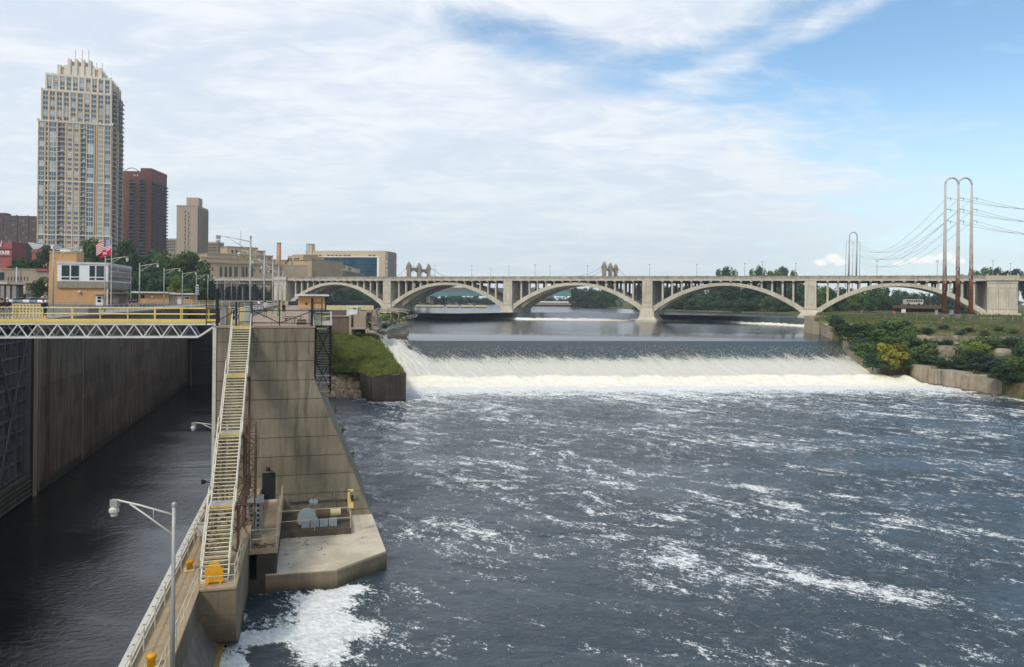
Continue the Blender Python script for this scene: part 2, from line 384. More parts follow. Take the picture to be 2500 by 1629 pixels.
def leafmat(name, c1, c2, c3):
    c1, c2, c3 = (tuple(x*1.35 for x in c) for c in (c1, c2, c3))
    m = bpy.data.materials.new(name); m.use_nodes = True; nt = m.node_tree
    b = nt.nodes['Principled BSDF']; out = nt.nodes['Material Output']
    pos = N(nt, 'ShaderNodeNewGeometry').outputs['Position']
    r = N(nt, 'ShaderNodeObjectInfo').outputs['Random']
    c = MIX(nt, SS(nt, NOI(nt, pos, .45, 4, .6), .35, .68), c1, c2)
    c = MIX(nt, SS(nt, NOI(nt, pos, 2.4, 3, .6), .52, .75), c, c3)
    k = MA(nt, 'ADD', MA(nt, 'MULTIPLY', r, .7), .65)
    c = MIX(nt, 1., c, N(nt, 'ShaderNodeCombineColor', {0: k, 1: k, 2: k}).outputs[0], 'MULTIPLY')
    nt.links.new(c, b.inputs['Base Color']); b.inputs['Roughness'].default_value = .7; b.inputs['Specular IOR Level'].default_value = .2
    tr = N(nt, 'ShaderNodeBsdfTranslucent', {'Color': c})
    ms = N(nt, 'ShaderNodeMixShader', {0: .25, 1: b.outputs[0], 2: tr.outputs[0]})
    nt.links.new(ms.outputs[0], out.inputs['Surface'])
    return m
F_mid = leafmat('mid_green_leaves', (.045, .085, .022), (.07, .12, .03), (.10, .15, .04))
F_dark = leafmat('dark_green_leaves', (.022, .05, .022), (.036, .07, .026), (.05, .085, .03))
F_lite = leafmat('yellow_green_leaves', (.10, .14, .03), (.13, .17, .04), (.16, .19, .05))
F_gold = leafmat('golden_leaves', (.17, .17, .025), (.23, .20, .03), (.12, .15, .03))
F_blue = leafmat('cool_green_leaves', (.030, .062, .034), (.045, .085, .045), (.065, .11, .055))

def grassmat():
    m = bpy.data.materials.new('bank_turf'); m.use_nodes = True; nt = m.node_tree; b = nt.nodes['Principled BSDF']
    pos = N(nt, 'ShaderNodeNewGeometry').outputs['Position']
    c = MIX(nt, SS(nt, NOI(nt, pos, .13, 4, .6), .4, .62), (.085, .125, .028), (.19, .195, .055))
    c = MIX(nt, SS(nt, NOI(nt, VM(nt, pos, loc=(5, 9, 2)), .16, 5, .65), .50, .66), c, (.25, .21, .08))
    c = MIX(nt, SS(nt, NOI(nt, pos, 1.1, 5, .7), .45, .75, 0, .6), c, (.075, .12, .02))
    nt.links.new(c, b.inputs['Base Color']); b.inputs['Roughness'].default_value = .95; b.inputs['Specular IOR Level'].default_value = .1
    bn = N(nt, 'ShaderNodeBump', {'Strength': .6, 'Distance': .2, 'Height': NOI(nt, pos, 2.5, 6, .7)})
    nt.links.new(bn.outputs[0], b.inputs['Normal'])
    return m
M_turf = grassmat()
def drymat():
    m = bpy.data.materials.new('dry_bank_turf'); m.use_nodes = True; nt = m.node_tree; b = nt.nodes['Principled BSDF']
    pos = N(nt, 'ShaderNodeNewGeometry').outputs['Position']
    c = MIX(nt, SS(nt, NOI(nt, pos, .11, 5, .62), .42, .60), (.062, .088, .030), (.15, .135, .055))
    c = MIX(nt, SS(nt, NOI(nt, VM(nt, pos, (.5, 1.4, 1), loc=(5, 9, 2)), .12, 5, .65), .52, .66), c, (.17, .115, .065))
    c = MIX(nt, SS(nt, NOI(nt, pos, .9, 5, .7), .45, .72, 0, .7), c, (.04, .058, .02))
    nt.links.new(c, b.inputs['Base Color']); b.inputs['Roughness'].default_value = .95; b.inputs['Specular IOR Level'].default_value = .1
    bn = N(nt, 'ShaderNodeBump', {'Strength': .8, 'Distance': .3, 'Height': NOI(nt, pos, 1.8, 6, .7)})
    nt.links.new(bn.outputs[0], b.inputs['Normal'])
    return m
M_dry = drymat()

# ------------------------------------------------------------ water
def watermat(name, base, wave=((.35, 1., .5),), foam=None, rough=.12, aniso=(1, 1, 1), rot=0., ior=1.4):
    m = bpy.data.materials.new(name); m.use_nodes = True; nt = m.node_tree; b = nt.nodes['Principled BSDF']
    pos = N(nt, 'ShaderNodeNewGeometry').outputs['Position']
    wp = VM(nt, pos, aniso, (0, 0, rot))
    h = None
    for sc_, amp, rg in wave:
        n = MA(nt, 'MULTIPLY', NOI(nt, wp, sc_, 5, rg, .4), amp); h = n if h is None else MA(nt, 'ADD', h, n)
    sl = SS(nt, NOI(nt, VM(nt, pos, (.6, 1.2, 1), (0, 0, rad(40))), .07, 4, .6, .8), .36, .62, .30, 1.15)
    bn = N(nt, 'ShaderNodeBump', {'Strength': 1., 'Distance': 1., 'Height': MA(nt, 'MULTIPLY', h, sl)})
    nt.links.new(bn.outputs[0], b.inputs['Normal'])
    b.inputs['Base Color'].default_value = base+(1,); b.inputs['Roughness'].default_value = rough; b.inputs['IOR'].default_value = ior
    if foam:
        at = N(nt, 'ShaderNodeAttribute', attribute_name='foam').outputs['Fac']
        fp = VM(nt, pos, (1, 1, .6), (0, 0, rad(40)))
        f1 = SS(nt, NOI(nt, VM(nt, fp, (.5, 1., 1)), .8, 6, .68, .8), .30, .70)
        f2 = SS(nt, NOI(nt, VM(nt, fp, (.6, 1., 1)), 3.6, 4, .65, .4), .30, .70)
        f3 = SS(nt, NOI(nt, pos, 8., 2, .6), .3, .7)
        f = MA(nt, 'ADD', MA(nt, 'MULTIPLY', f1, .36), MA(nt, 'ADD', MA(nt, 'MULTIPLY', f2, .38), MA(nt, 'MULTIPLY', f3, .26)))
        dn_ = MA(nt, 'SUBTRACT', 1., at)
        fm = SS(nt, f, MA(nt, 'SUBTRACT', dn_, .12), MA(nt, 'ADD', dn_, .22))
        fc = MIX(nt, SS(nt, f2, .4, .7), (.66, .68, .66), (.80, .81, .80))
        c = MIX(nt, fm, base, fc)
        nt.links.new(c, b.inputs['Base Color'])
        nt.links.new(MA(nt, 'ADD', MA(nt, 'MULTIPLY', fm, .75), rough), b.inputs['Roughness'])
        nt.links.new(MA(nt, 'MULTIPLY_ADD', fm, -.4, .5), b.inputs['Specular IOR Level'])
    return m
W_river = watermat('river_water', (.034, .050, .062), ((.4, .22, .6), (1.3, .24, .65), (4., .075, .6)), True, .12, (1, 1.35, 1), rad(12))
W_lock = watermat('lock_water', (.006, .007, .008), ((.8, .03, .6), (2.6, .045, .6), (8., .012, .5)), None, .10, (.7, 1.2, 1), LA-.25, 1.52)
W_pool = watermat('pool_water', (.020, .026, .030), ((.6, .06, .6), (2.2, .03, .6)), None, .16)
def fallsmat():
    m = bpy.data.materials.new('falling_water'); m.use_nodes = True; nt = m.node_tree; b = nt.nodes['Principled BSDF']
    pos = N(nt, 'ShaderNodeNewGeometry').outputs['Position']
    at = N(nt, 'ShaderNodeAttribute', attribute_name='foam').outputs['Fac']
    su = N(nt, 'ShaderNodeAttribute', attribute_name='across').outputs['Fac']
    tv = N(nt, 'ShaderNodeAttribute', attribute_name='down').outputs['Fac']
    q = N(nt, 'ShaderNodeCombineXYZ', {0: MA(nt, 'ADD', su, MA(nt, 'MULTIPLY', tv, -.25)), 1: MA(nt, 'MULTIPLY', tv, .30), 2: 0.}).outputs[0]
    a = NOI(nt, q, 1.1, 7, .72, .25); bq = NOI(nt, VM(nt, q, (1, 1.2, 1)), 4.6, 5, .75)
    c0 = NOI(nt, pos, 5., 4, .7)
    a = SS(nt, a, .3, .7); bq = SS(nt, bq, .3, .7); c0 = SS(nt, c0, .3, .7)
    f = MA(nt, 'ADD', MA(nt, 'MULTIPLY', a, .34), MA(nt, 'ADD', MA(nt, 'MULTIPLY', bq, .46), MA(nt, 'MULTIPLY', c0, .20)))
    dn_ = MA(nt, 'SUBTRACT', 1., at)
    fm = SS(nt, f, MA(nt, 'SUBTRACT', dn_, .14), MA(nt, 'ADD', dn_, .18))
    c = MIX(nt, fm, (.022, .038, .036), MIX(nt, SS(nt, at, .5, 1.1), (.74, .73, .63), (.82, .81, .72)))
    nt.links.new(c, b.inputs['Base Color']); nt.links.new(MA(nt, 'ADD', MA(nt, 'MULTIPLY', fm, .7), .15), b.inputs['Roughness'])
    nt.links.new(MA(nt, 'MULTIPLY_ADD', fm, -.4, .5), b.inputs['Specular IOR Level'])
    bn = N(nt, 'ShaderNodeBump', {'Strength': .8, 'Distance': .5, 'Height': f}); nt.links.new(bn.outputs[0], b.inputs['Normal'])
    return m
W_falls = fallsmat()
def foammat():
    m = bpy.data.materials.new('churned_foam'); m.use_nodes = True; nt = m.node_tree; b = nt.nodes['Principled BSDF']
    pos = N(nt, 'ShaderNodeNewGeometry').outputs['Position']
    n = NOI(nt, pos, .5, 6, .65); n2 = NOI(nt, pos, 3., 4, .7)
    c = MIX(nt, SS(nt, n, .35, .65), (.78, .74, .58), (.86, .85, .76))
    nt.links.new(c, b.inputs['Base Color']); b.inputs['Roughness'].default_value = .95; b.inputs['Specular IOR Level'].default_value = .1
    b.inputs['Subsurface Weight'].default_value = 0
    bn = N(nt, 'ShaderNodeBump', {'Strength': .6, 'Distance': .25, 'Height': MA(nt, 'ADD', n, n2)}); nt.links.new(bn.outputs[0], b.inputs['Normal'])
    return m
W_foam = foammat()

# ------------------------------------------------------------ ground and water
def sheet(name, pts, z, mat, kind='structure', depth=0.):
    m = MB()
    if depth: m.prism([(p[0], p[1]) for p in pts], z-depth, z, mat)
    else: m.add([(p[0], p[1], z) for p in pts], [tuple(range(len(pts)))], mat)
    return tag(m.build(name), kind=kind)
sheet('ground', [(-2600, -500), (2600, -500), (2600, 2600), (-2600, 2600)], -4., M_soil)
def smooth(x, a, b):
    t = np.clip((x-a)/(b-a), 0, 1); return t*t*(3-2*t)
# river below the falls (lock frame grid, finer towards the viewer)
vv = np.linspace(-5.6, 172, 470); uu = np.concatenate([np.linspace(8, 75, 230), np.linspace(75.4, 178, 190)])
V_, U_ = np.meshgrid(vv, uu)
X_ = -math.sin(LA)*U_+math.cos(LA)*V_; Y_ = math.cos(LA)*U_+math.sin(LA)*V_
FT0, FT1 = PZ(985, 930, .8), PZ(2150, 918, .8)                 # line where the fall meets the boil
FT0, FT1 = Vector((-24., 166., 0)), Vector((90., 181., 0))
tn = Vector((FT1.y-FT0.y, -(FT1.x-FT0.x), 0)).normalized()     # points downstream
DT = (X_-FT0.x)*tn.x+(Y_-FT0.y)*tn.y                            # metres below that line
rough_ = .6+.9*np.exp(-np.clip(DT, 0, 200)/18.)
Z_ = rough_*(.32*(fbm(X_*.28, Y_*.36, 3, 3)-.5)+.30*(fbm(X_*.9, Y_*1.15, 3, 11)-.5)+.12*(fbm(X_*2.3, Y_*2.8, 2, 21)-.5))
# foam: solid under the falls, torn streaks drifting off to the right, curds in the lee of the pier
ra = rad(-40); S_ = X_*math.cos(ra)+Y_*math.sin(ra); T_ = -X_*math.sin(ra)+Y_*math.cos(ra)
wx = 11*(fbm(X_*.07, Y_*.07, 4, 31)-.5); wy = 11*(fbm(X_*.07+9, Y_*.07+4, 4, 41)-.5)
xq = X_+1.9*(fbm(X_*.45, Y_*.45, 3, 35)-.5)+.30*wx; yq = Y_+1.9*(fbm(X_*.45+7, Y_*.45, 3, 45)-.5)+.30*wy
str1 = fbm((S_+wx*2)*.030, (T_+wy)*.085, 4, 51, .55)
str3 = fbm((S_+wx*1.5)*.15+70, (T_+wy*1.5)*.42, 4, 68, .55)
str2 = fbm((S_+wx)*.075+40, (T_+wy*1.2)*.22, 4, 61, .6)
band1 = np.exp(-((str1-.5)/.045)**2); band2 = np.exp(-((str2-.5)/.05)**2)
clump = fbm((S_+wx)*.045+90, (T_+wy)*.075+20, 3, 66, .5); fine_ = fbm(S_*.30+5, T_*.8, 3, 67, .6)
foam = .12+.05*smooth(clump, .40, .68)+.16*band1*smooth(str2, .40, .62)+.20*np.exp(-((str2-.5)/.032)**2)*smooth(clump, .30, .52)+.26*(fine_-.5)+.24*np.exp(-((str3-.5)/.04)**2)*smooth(str1, .34, .58)
near = np.clip(DT, 0, 200)
foam += .85*np.exp(-(np.clip(near-9, 0, 200)/11.)**1.4)+.29*np.exp(-near/55.)
foam = np.where(DT < 13, np.maximum(foam, 1.3), foam)
def blob(x, y, wx_, wy_, k, rot=0.):
    a, b = xq-x, yq-y; cr, sr = math.cos(rot), math.sin(rot)
    return k*(.9 if k < .45 else 1.)*np.exp(-((a*cr+b*sr)/wx_)**2-((-a*sr+b*cr)/wy_)**2)
def fpatch(px, py, wx_, wy_, k, rot=0.):
    P = PZ(px, py, 0); return blob(P.x, P.y, wx_, wy_, k, rot)
for a in ((868, 1448, 1.3, .9, .75, .5), (838, 1475, 1.3, 1.2, .8, .5), (805, 1510, 1.1, 1.3, .85, .6), (770, 1545, 1.8, .9, .85, .3), (700, 1560, 1.6, .7, .75, .2), (640, 1572, 1.2, .6, .62, .2), (850, 1560, 1.4, .8, .75, .6), (800, 1600, 1.2, 1.2, .75, 0), (760, 1478, 1.6, 1.2, .30, .3), (1000, 1450, 1.8, 1.2, .25, .3), (610, 1618, 1.2, .6, .5, 0),
          (960, 1540, 3.0, 1.2, .22, -.4), (610, 1600, 1.2, .8, .3, 0), (1040, 1590, 2., 1.2, .2, 0),
          (930, 1310, 1.3, 4., .22, .25), (900, 1200, 1.5, 5., .2, .25), (1120, 1280, 3.5, 1.5, .24, -.5), (1230, 1310, 2.2, 1.2, .26, -.4), (1830, 1190, 2.6, 1.1, .42, -.5),
          (1700, 1370, 6., 1.4, .22, -.7), (1960, 1400, 6.5, 1.5, .28, -.75), (2130, 1440, 5., 1.2, .30, -.6), (2200, 1265, 5., 1.6, .26, -.5), (2300, 1290, 5., 1.5, .22, -.4), (2060, 1150, 3.5, 1.6, .25, -.8), (1840, 1085, 5., 2., .3, -.3), (2330, 1165, 4., 2., .25, -.5)):
    foam += fpatch(*a)
foam -= fpatch(640, 1500, 1.6, 1.2, .32)+fpatch(690, 1605, .9, .8, .7)+fpatch(600, 1545, .5, .5, .4)+fpatch(1450, 1560, 7., 4., .10)+fpatch(800, 985, 4, 8, .55)+fpatch(850, 1000, 6, 6, .25)+fpatch(2440, 985, 8, 6, .3)
tag(link(bpy.data.objects.new('river_water', grid_mesh('river_water', np.stack([X_, Y_, Z_], -1), W_river, True, {'foam': foam}))), kind='structure')
m = MB(); pts = [L(-10, -6.8), L(172, -6.8), L(172, -24.6), L(-10, -24.6)]
m.add([(p.x, p.y, 0) for p in pts], [(0, 1, 2, 3)], W_lock); tag(m.build('lock_water'), kind='structure')

# the falls: crest line C, toe line; flat apron above
CR0, CR1 = Vector((-34.5, 190, 7.55)), Vector((93., 211.5, 7.55))
UP0, UP1 = Vector((-37., 212, 8.7)), Vector((99., 241., 8.7))
TO0, TO1 = Vector((-24.5, 166, .3)), Vector((92., 181., .3))
ns, nt_ = 420, 74
s = np.linspace(0, 1, ns)[None, :]; t = np.linspace(0, 1, nt_)[:, None]
def pl(A, B, s): return np.stack([A[i]+(B[i]-A[i])*s for i in range(3)], -1)
C_, T0_, U0_ = pl(CR0, CR1, s), pl(TO0, TO1, s), pl(UP0, UP1, s)
tt = t[..., None]
face = C_*(1-tt)+T0_*tt
face[..., 2] = .3+7.25*(1-t)**1.0*(1-.16*np.sin(math.pi*t))+.0*s     # slightly hollow chute
su = (s*127)+0*t; dn = 25*t+0*s
tex = fbm(su*.5-dn*.08, dn*.12, 4, 71); tex2 = fbm(su*1.6-dn*.25, dn*.45, 3, 81)
edgeL = np.exp(-(su/(8.5+3*(tex-.5)))**3.); edgeR = np.exp(-((127-su)/2.5)**2.)
face[..., 2] += (.15+.35*t)*(tex2-.5)*smooth(t, .1, .6)+.3*(tex-.5)*smooth(t, 0, .5)+edgeL*(.5+1.0*np.sin(math.pi*np.clip(t*1.1, 0, 1))+1.2*(tex2-.5))
ff = .06+.34*smooth(t, .12, .44)+.50*smooth(t, .30, .64)+.40*smooth(t, .55, .85)+.38*(tex-.5)+1.1*edgeL+.25*edgeR*smooth(t, .1, .4)
tag(link(bpy.data.objects.new('waterfall', grid_mesh('waterfall', face, W_falls, True, {'foam': ff, 'across': su, 'down': dn}))), kind='structure')
ap = np.stack([U0_[0], C_[0]], 0)
k = np.linspace(0, 1, 14)[:, None, None]
ap = U0_[0][None]*(1-k)+C_[0][None]*k; ap[..., 2] = 8.7-1.15*(k[..., 0]**2.2)
tag(link(bpy.data.objects.new('spillway_water', grid_mesh('spillway_water', ap, watermat('sliding_water', (.022, .032, .036), ((.5, .03, .5),), None, .14)))), kind='structure')
# boil: a churned roller along the toe
nb = 26; kb = np.linspace(0, 1, nb)[:, None]; sb = np.linspace(-.01, 1.0, 640)[None, :]
A0, B0 = pl(TO0, TO1, sb), pl(TO0, TO1, sb)
dwn = np.array([.20, -.98, 0])
W0 = 15.+0*kb
bo = A0+0*kb[..., None]+dwn*(kb[..., None]*W0[..., None]-2.0)
bx_, by_ = bo[..., 0], bo[..., 1]
bump_ = np.exp(-((kb-.30)/.28)**2)
bo[..., 2] = .0+1.15*bump_+1.1*bump_*(fbm(bx_*.30, by_*.22, 4, 91)-.5)+.7*(fbm(bx_*.9, by_*.9, 4, 95, .6)-.5)*(1-kb*.8)+.25*(1-kb)-.30*smooth(kb, .8, 1.)
tag(link(bpy.data.objects.new('boiling_foam', grid_mesh('boiling_foam', bo, W_foam))), kind='stuff')
# spray flecks thrown off the chute
m = MB(); fv = []
for i in range(16000):
    ts = random.random()**.7*.78+.10; ss = random.random()
    if random.random() < .12: ss = random.random()**2*.06; ts = random.random()*.9+.02
    P = Vector(CR0.lerp(CR1, ss)*(1-ts)+TO0.lerp(TO1, ss)*ts)
    P.z = .3+7.25*(1-ts)*(1-.16*math.sin(math.pi*ts))+abs(random.gauss(.1, .22+.5*ts*(ss < .05)))
    q = random.uniform(.04, .09); dv = Vector((random.uniform(-1, 1), random.uniform(-1, 1), random.uniform(-.4, 1))).normalized()*q
    ax = Vector((.06, -.30, -.10))*random.uniform(.3, 1.); cr = dv.cross(ax).normalized()*q*.7
    m.add([P-ax*.5, P+cr, P+ax*.5, P+dv], [(0, 1, 2), (0, 2, 3), (0, 3, 1), (1, 3, 2)], W_foam)
tag(m.build('water_spray'), kind='stuff')

# pool between the falls and the horseshoe weir, weir, and upper river
POOL = 8.7; UPPER = 12.0
FOOT = [PZ(*p, POOL) for p in ((1008, 778), (1060, 777.5), (1120, 777), (1210, 778.5), (1286, 781.5), (1400, 782.6), (1500, 783.2), (1611, 784.5), (1735, 786), (1807, 790), (1903, 795), (1986, 800))]
CRY = (764, 765, 765.5, 764, 763, 763, 764, 768, 770.5, 772, 775, 778.5)
CREST = [PZ(x, y, UPPER) for x, y in zip((1008, 1060, 1120, 1210, 1290, 1404, 1505, 1614, 1738, 1810, 1904, 1986), CRY)]
pool = [(UP0.x-3, UP0.y-.3), (UP1.x+1, UP1.y-.3), (106, 262)]+[(p.x, p.y+.3) for p in FOOT[::-1]]+[(-45, 330), (-41, 250)]
o = sheet('pool_water', pool, POOL, W_pool); 
WE = surf('weir_sheet_water', (.030, .040, .042), (.05, .06, .06), .3, .25, grain=.1, rand=0, spec=.5)
def weirmat():
    m = bpy.data.materials.new('weir_water'); m.use_nodes = True; nt = m.node_tree; b = nt.nodes['Principled BSDF']
    pos = N(nt, 'ShaderNodeNewGeometry').outputs['Position']; z = N(nt, 'ShaderNodeSeparateXYZ', {0: pos}).outputs[2]
    n = NOI(nt, VM(nt, pos, (1, 1, .15)), .35, 6, .7); n2 = NOI(nt, VM(nt, pos, (1, 1, .2)), .06, 3, .6)
    f = MA(nt, 'ADD', MA(nt, 'ADD', MA(nt, 'MULTIPLY', n, .8), MA(nt, 'MULTIPLY', n2, .5)), MA(nt, 'ADD', SS(nt, z, POOL-.2, POOL+1.7, .72, 0), SS(nt, N(nt, 'ShaderNodeSeparateXYZ', {0: pos}).outputs[0], -52, -22, .45, 0)))
    fm = SS(nt, f, .86, 1.0)
    nt.links.new(MIX(nt, fm, (.055, .07, .075), (.80, .80, .77)), b.inputs['Base Color']); nt.links.new(MA(nt, 'MULTIPLY_ADD', fm, .6, .25), b.inputs['Roughness'])
    return m
W_weir = weirmat()
m = MB()
for i in range(len(FOOT)-1):
    for j in range(6):
        a, b = FOOT[i].lerp(FOOT[i+1], j/6), FOOT[i].lerp(FOOT[i+1], (j+1)/6); c, dd = CREST[i].lerp(CREST[i+1], (j+1)/6), CREST[i].lerp(CREST[i+1], j/6)
        m.add([a-Vector((0, 0, .1)), b-Vector((0, 0, .1)), c, dd], [(0, 1, 2, 3)], W_weir)
tag(m.build('weir_water', None, True), kind='structure')
m = MB(); rwf = random.Random(4)
for i in range(len(FOOT)-1):
    for j in range(24):
        a = FOOT[i].lerp(FOOT[i+1], j/24); b = FOOT[i].lerp(FOOT[i+1], (j+1)/24); w0 = rwf.uniform(1.5, 4.); u0 = rwf.uniform(.25, .55)*(2.2 if i < 2 or i > 8 else 1)
        m.add([a+Vector((0, .6, u0)), b+Vector((0, .6, u0*rwf.uniform(.7, 1.2))), b+Vector((0, -w0*.4, .28)), b+Vector((0, -w0*rwf.uniform(.7, 1), .03)), a+Vector((0, -w0, .03)), a+Vector((0, -w0*.4, .28))], [(0, 1, 2, 5), (5, 2, 3, 4)], W_foam)
tag(m.build('weir_foam'), kind='stuff')
sheet('upper_river', [(p.x, p.y) for p in CREST]+[(260, 330), (420, 900), (300, 1100), (-160, 1100), (-60, 420)], UPPER-.02, W_pool)
# ------------------------------------------------------------ the lock
_cl, _sl = math.cos(LA), math.sin(LA)
def PU(px, py, u):        # where the sight line meets the plane u = const; returns (v, z)
    a, b = ray(px, py); v = u*(a*_cl+_sl)/(_cl-a*_sl)
    return v, CAMH+b*(_cl*u+_sl*v)
def PV(px, py, v):
    a, b = ray(px, py); u = v*(_cl-a*_sl)/(a*_cl+_sl)
    return u, CAMH+b*(_cl*u+_sl*v)
TOP, GD, SDZ = 16.1, 3.7, 2.8
def lt(name, u, v, z, *a, **k): return thing(name, L(u, v, z), *a, **k, rz=LA)
# land side wall of the chamber
w = lt('lock_wall', 78, -24, 0, 'long dark stained concrete wall along the left of the lock chamber', 'wall')
fb(LM, 'wall_core', M_core, -30, -24.12, 78, 205, -4, 15.6, w)
fb(LM, 'wall_core', M_dark, -30, -25.7, 8, 77.7, -4, 15.6, w)
us = [78, 81.4, 93, 105, 117, 129, 141, 153, 168, 205]
for i in range(len(us)-1):
    for k in range(11):
        z1 = TOP-.25-k*1.5; pr = random.uniform(0, .02)
        fb(LM, 'concrete_lift', M_dark, -24.3, -24+pr, us[i]+.02, us[i+1]-.02, z1-1.485, z1, w)
fb(LM, 'coping', M_deckgrey, -30, -23.9, 8, 205, TOP-.25, TOP, w)
fb(LM, 'corner_armor', M_tangrey, -24.1, -23.85, 77.8, 78.15, -1, TOP-.3, w)
for u_ in (78.9, 92.9, 116.9, 128.9):
    fb(LM, 'drain_pipe', M_tangrey, -23.98, -23.93, u_, u_+.08, .2, TOP-.3, w)
lad = lt('wall_ladder', 81.2, -23.9, 0, 'dark rung ladder set in the left lock wall near the gate', 'ladder')
for u_ in (80.9, 81.5): fb(LM, 'side_rail', M_rust, -23.95, -23.86, u_, u_+.06, .3, TOP, lad)
for k in range(38): fb(LM, 'rung', M_rust, -23.95, -23.88, 80.95, 81.5, .7+k*.4, .74+k*.4, lad)
M_gs = surf('dull_gate_steel', (.13, .14, .15), (.09, .095, .10), .8, .6, streak=.4)
# open gate leaf folded into its recess
g = lt('lock_gate', 74, -24.4, 0, 'grey steel lock gate leaf folded against the left wall, ribbed and cross braced', 'lock gate')
fb(LM, 'skin_plate', surf('gate_steel', (.085, .10, .125), (.06, .07, .09), .5, .6, streak=.3, tide=(.2, 1.)), -25.2, -25.0, 58, 77.5, .3, TOP-.5, g)
for k in range(12): fb(LM, 'girder', M_gs, -25., -24.6, 58, 77.5, .9+k*1.32, 1.06+k*1.32, g)
for k in range(14): fb(LM, 'vertical_rib', M_gs, -25., -24.55, 58.3+k*1.4, 58.40+k*1.4, .3, TOP-.6, g)
for a, b in (((70.2, 1.), (77.2, 14.8)), ((77.2, 1.), (70.2, 14.8)), ((62, 1.), (69.5, 14.8)), ((69.5, 1.), (62, 14.8))):
    bar('diagonal_brace', M_gs, L(a[0], -24.45, a[1]), L(b[0], -24.45, b[1]), .12, g)
for k in range(5): fb(LM, 'timber_fender', surf('wet_timber', (.13, .115, .09), (.07, .06, .05), 1.2, .9, streak=.3), -24.5, -24.1, 56, 77.6, .15+k*.42, .42+k*.42, g)
fb(LM, 'gate_post', M_gs, -25.1, -24.3, 77.55, 77.75, 0, TOP-.3, g)
# closed upper gates at the far end
g = lt('lock_gate', 168, -15, 0, 'dark closed gates at the far end of the lock chamber', 'lock gate')
MG = surf('dark_gate_steel', (.030, .030, .030), (.02, .02, .022), .3, .7, streak=.3)
fb(LM, 'gate_leaf', MG, -24, -15.3, 168.3, 169, -3, 15.2, g); fb(LM, 'gate_leaf', MG, -15.2, -6.9, 168.3, 169, -3, 15.2, g)
for v0 in (-23.5, -19, -14.6, -10.6, -8.4):
    fb(LM, 'gate_rib', surf('gate_rib_steel', (.09, .085, .075)), v0, v0+.3, 168, 168.3, 0, 14, g)
for z0 in (3.2, 7., 10.5): fb(LM, 'gate_girder', MG, -23.9, -7, 168.02, 168.3, z0, z0+.3, g)
fb(LM, 'gate_frame', surf('pale_gate_frame', (.16, .14, .11)), -11.6, -9., 167.6, 168, .4, 5.6, g)
fb(LM, 'recess', MG, -11.2, -9.4, 167.5, 167.65, .8, 5.2, g)
fb(LM, 'blue_panel', surf('blue_gate_panel', (.12, .16, .20)), -23.9, -22., 166, 168, 9.6, 13.4, g)

# river wall: the stepped concrete end block and the wall behind it
w = lt('river_wall', 61, -3, 0, 'tall tan concrete end wall of the lock poured in lifts, right side sloping out', 'wall')
zs = [16.08]+[14.9-1.475*k for k in range(10)]+[1.15]
def vr(z): return .45 if z > 12.0 else .45+(12.0-z)*.415
for k in range(len(zs)-1):
    z1, z0 = zs[k], zs[k+1]
    cuts = [-6.9, -2.2+.15*math.sin(k), None] if k in (99,) else [-6.9, None]
    m = MB(); e = .022
    p0 = [(-6.9, 61), (vr(z0+e), 61), (vr(z0+e), 76), (-6.9, 76)]; p1 = [(-6.9, 61), (vr(z1-e), 61), (vr(z1-e), 76), (-6.9, 76)]
    if z1 > 12.0 > z0:
        m.prism(p1, 12., z1-e, M_face, LM); m.prism(p0, z0+e, 12., M_face, LM, [(-6.9, 61), (.45, 61), (.45, 76), (-6.9, 76)])
    else: m.prism(p0, z0+e, z1-e, M_face, LM, p1)
    m.build('concrete_lift', w)
m = MB(); m.prism([(-6.8, 61.06), (4.8, 61.06), (4.8, 75.9), (-6.8, 75.9)], 1.0, 16, M_core, LM, [(-6.8, 61.06), (.35, 61.06), (.35, 75.9), (-6.8, 75.9)])
m = MB(); m.prism([(-6.8, 61.08), (4.2, 61.08), (4.2, 75.9), (-6.8, 75.9)], 1.0, 12., M_core, LM, [(-6.8, 61.08), (.3, 61.08), (.3, 75.9), (-6.8, 75.9)])
m.box(-6.8, .35, 61.05, 75.9, 12, 16, M_core, LM); m.build('lift_joints', w)
fb(LM, 'corner_armor', M_galvw, -6.97, -6.72, 60.93, 61.2, 1.3, 16.0, w)
fb(LM, 'wall_body', M_dark, -6.9, .4, 76, 205, -4, 15.6, w)
fb(LM, 'coping', M_deck, -6.95, .5, 60.95, 205, 15.98, TOP+.02, w)
fb(LM, 'side_wall', M_dark, .4, 1.5, 76, 100, -3, 9.5, w)
d = fb(LM, 'doorway', M_void, *sorted((PU(640, 1200, 60.98)[0], PU(672, 1200, 60.98)[0])), 60.97, 61.1, PU(655, 1222, 60.98)[1], PU(655, 1155, 60.98)[1], w)
fb(LM, 'doorway', M_void, PU(597, 1200, 60.98)[0], PU(612, 1200, 60.98)[0], 60.97, 61.1, PU(600, 1240, 60.98)[1], PU(600, 1160, 60.98)[1], w)
v_, z_ = PU(655, 1151, 60.9)
bar('wall_lamp', M_void, L(60.75, v_, z_+.05), L(60.75, v_, z_+.32), .22, w)
fb(LM, 'ledge', surf('pale_ledge', (.55, .50, .42)), PU(603, 1235, 60.6)[0], PU(676, 1235, 60.6)[0], 60.2, 60.9, PU(640, 1240, 60.5)[1], PU(640, 1224, 60.5)[1], w)
for y0 in (1220,):
    fb(LM, 'string_course', M_face, -1.4, 3.8, 60.82, 60.99, PU(760, 1222, 61)[1], PU(760, 1214, 61)[1], w)
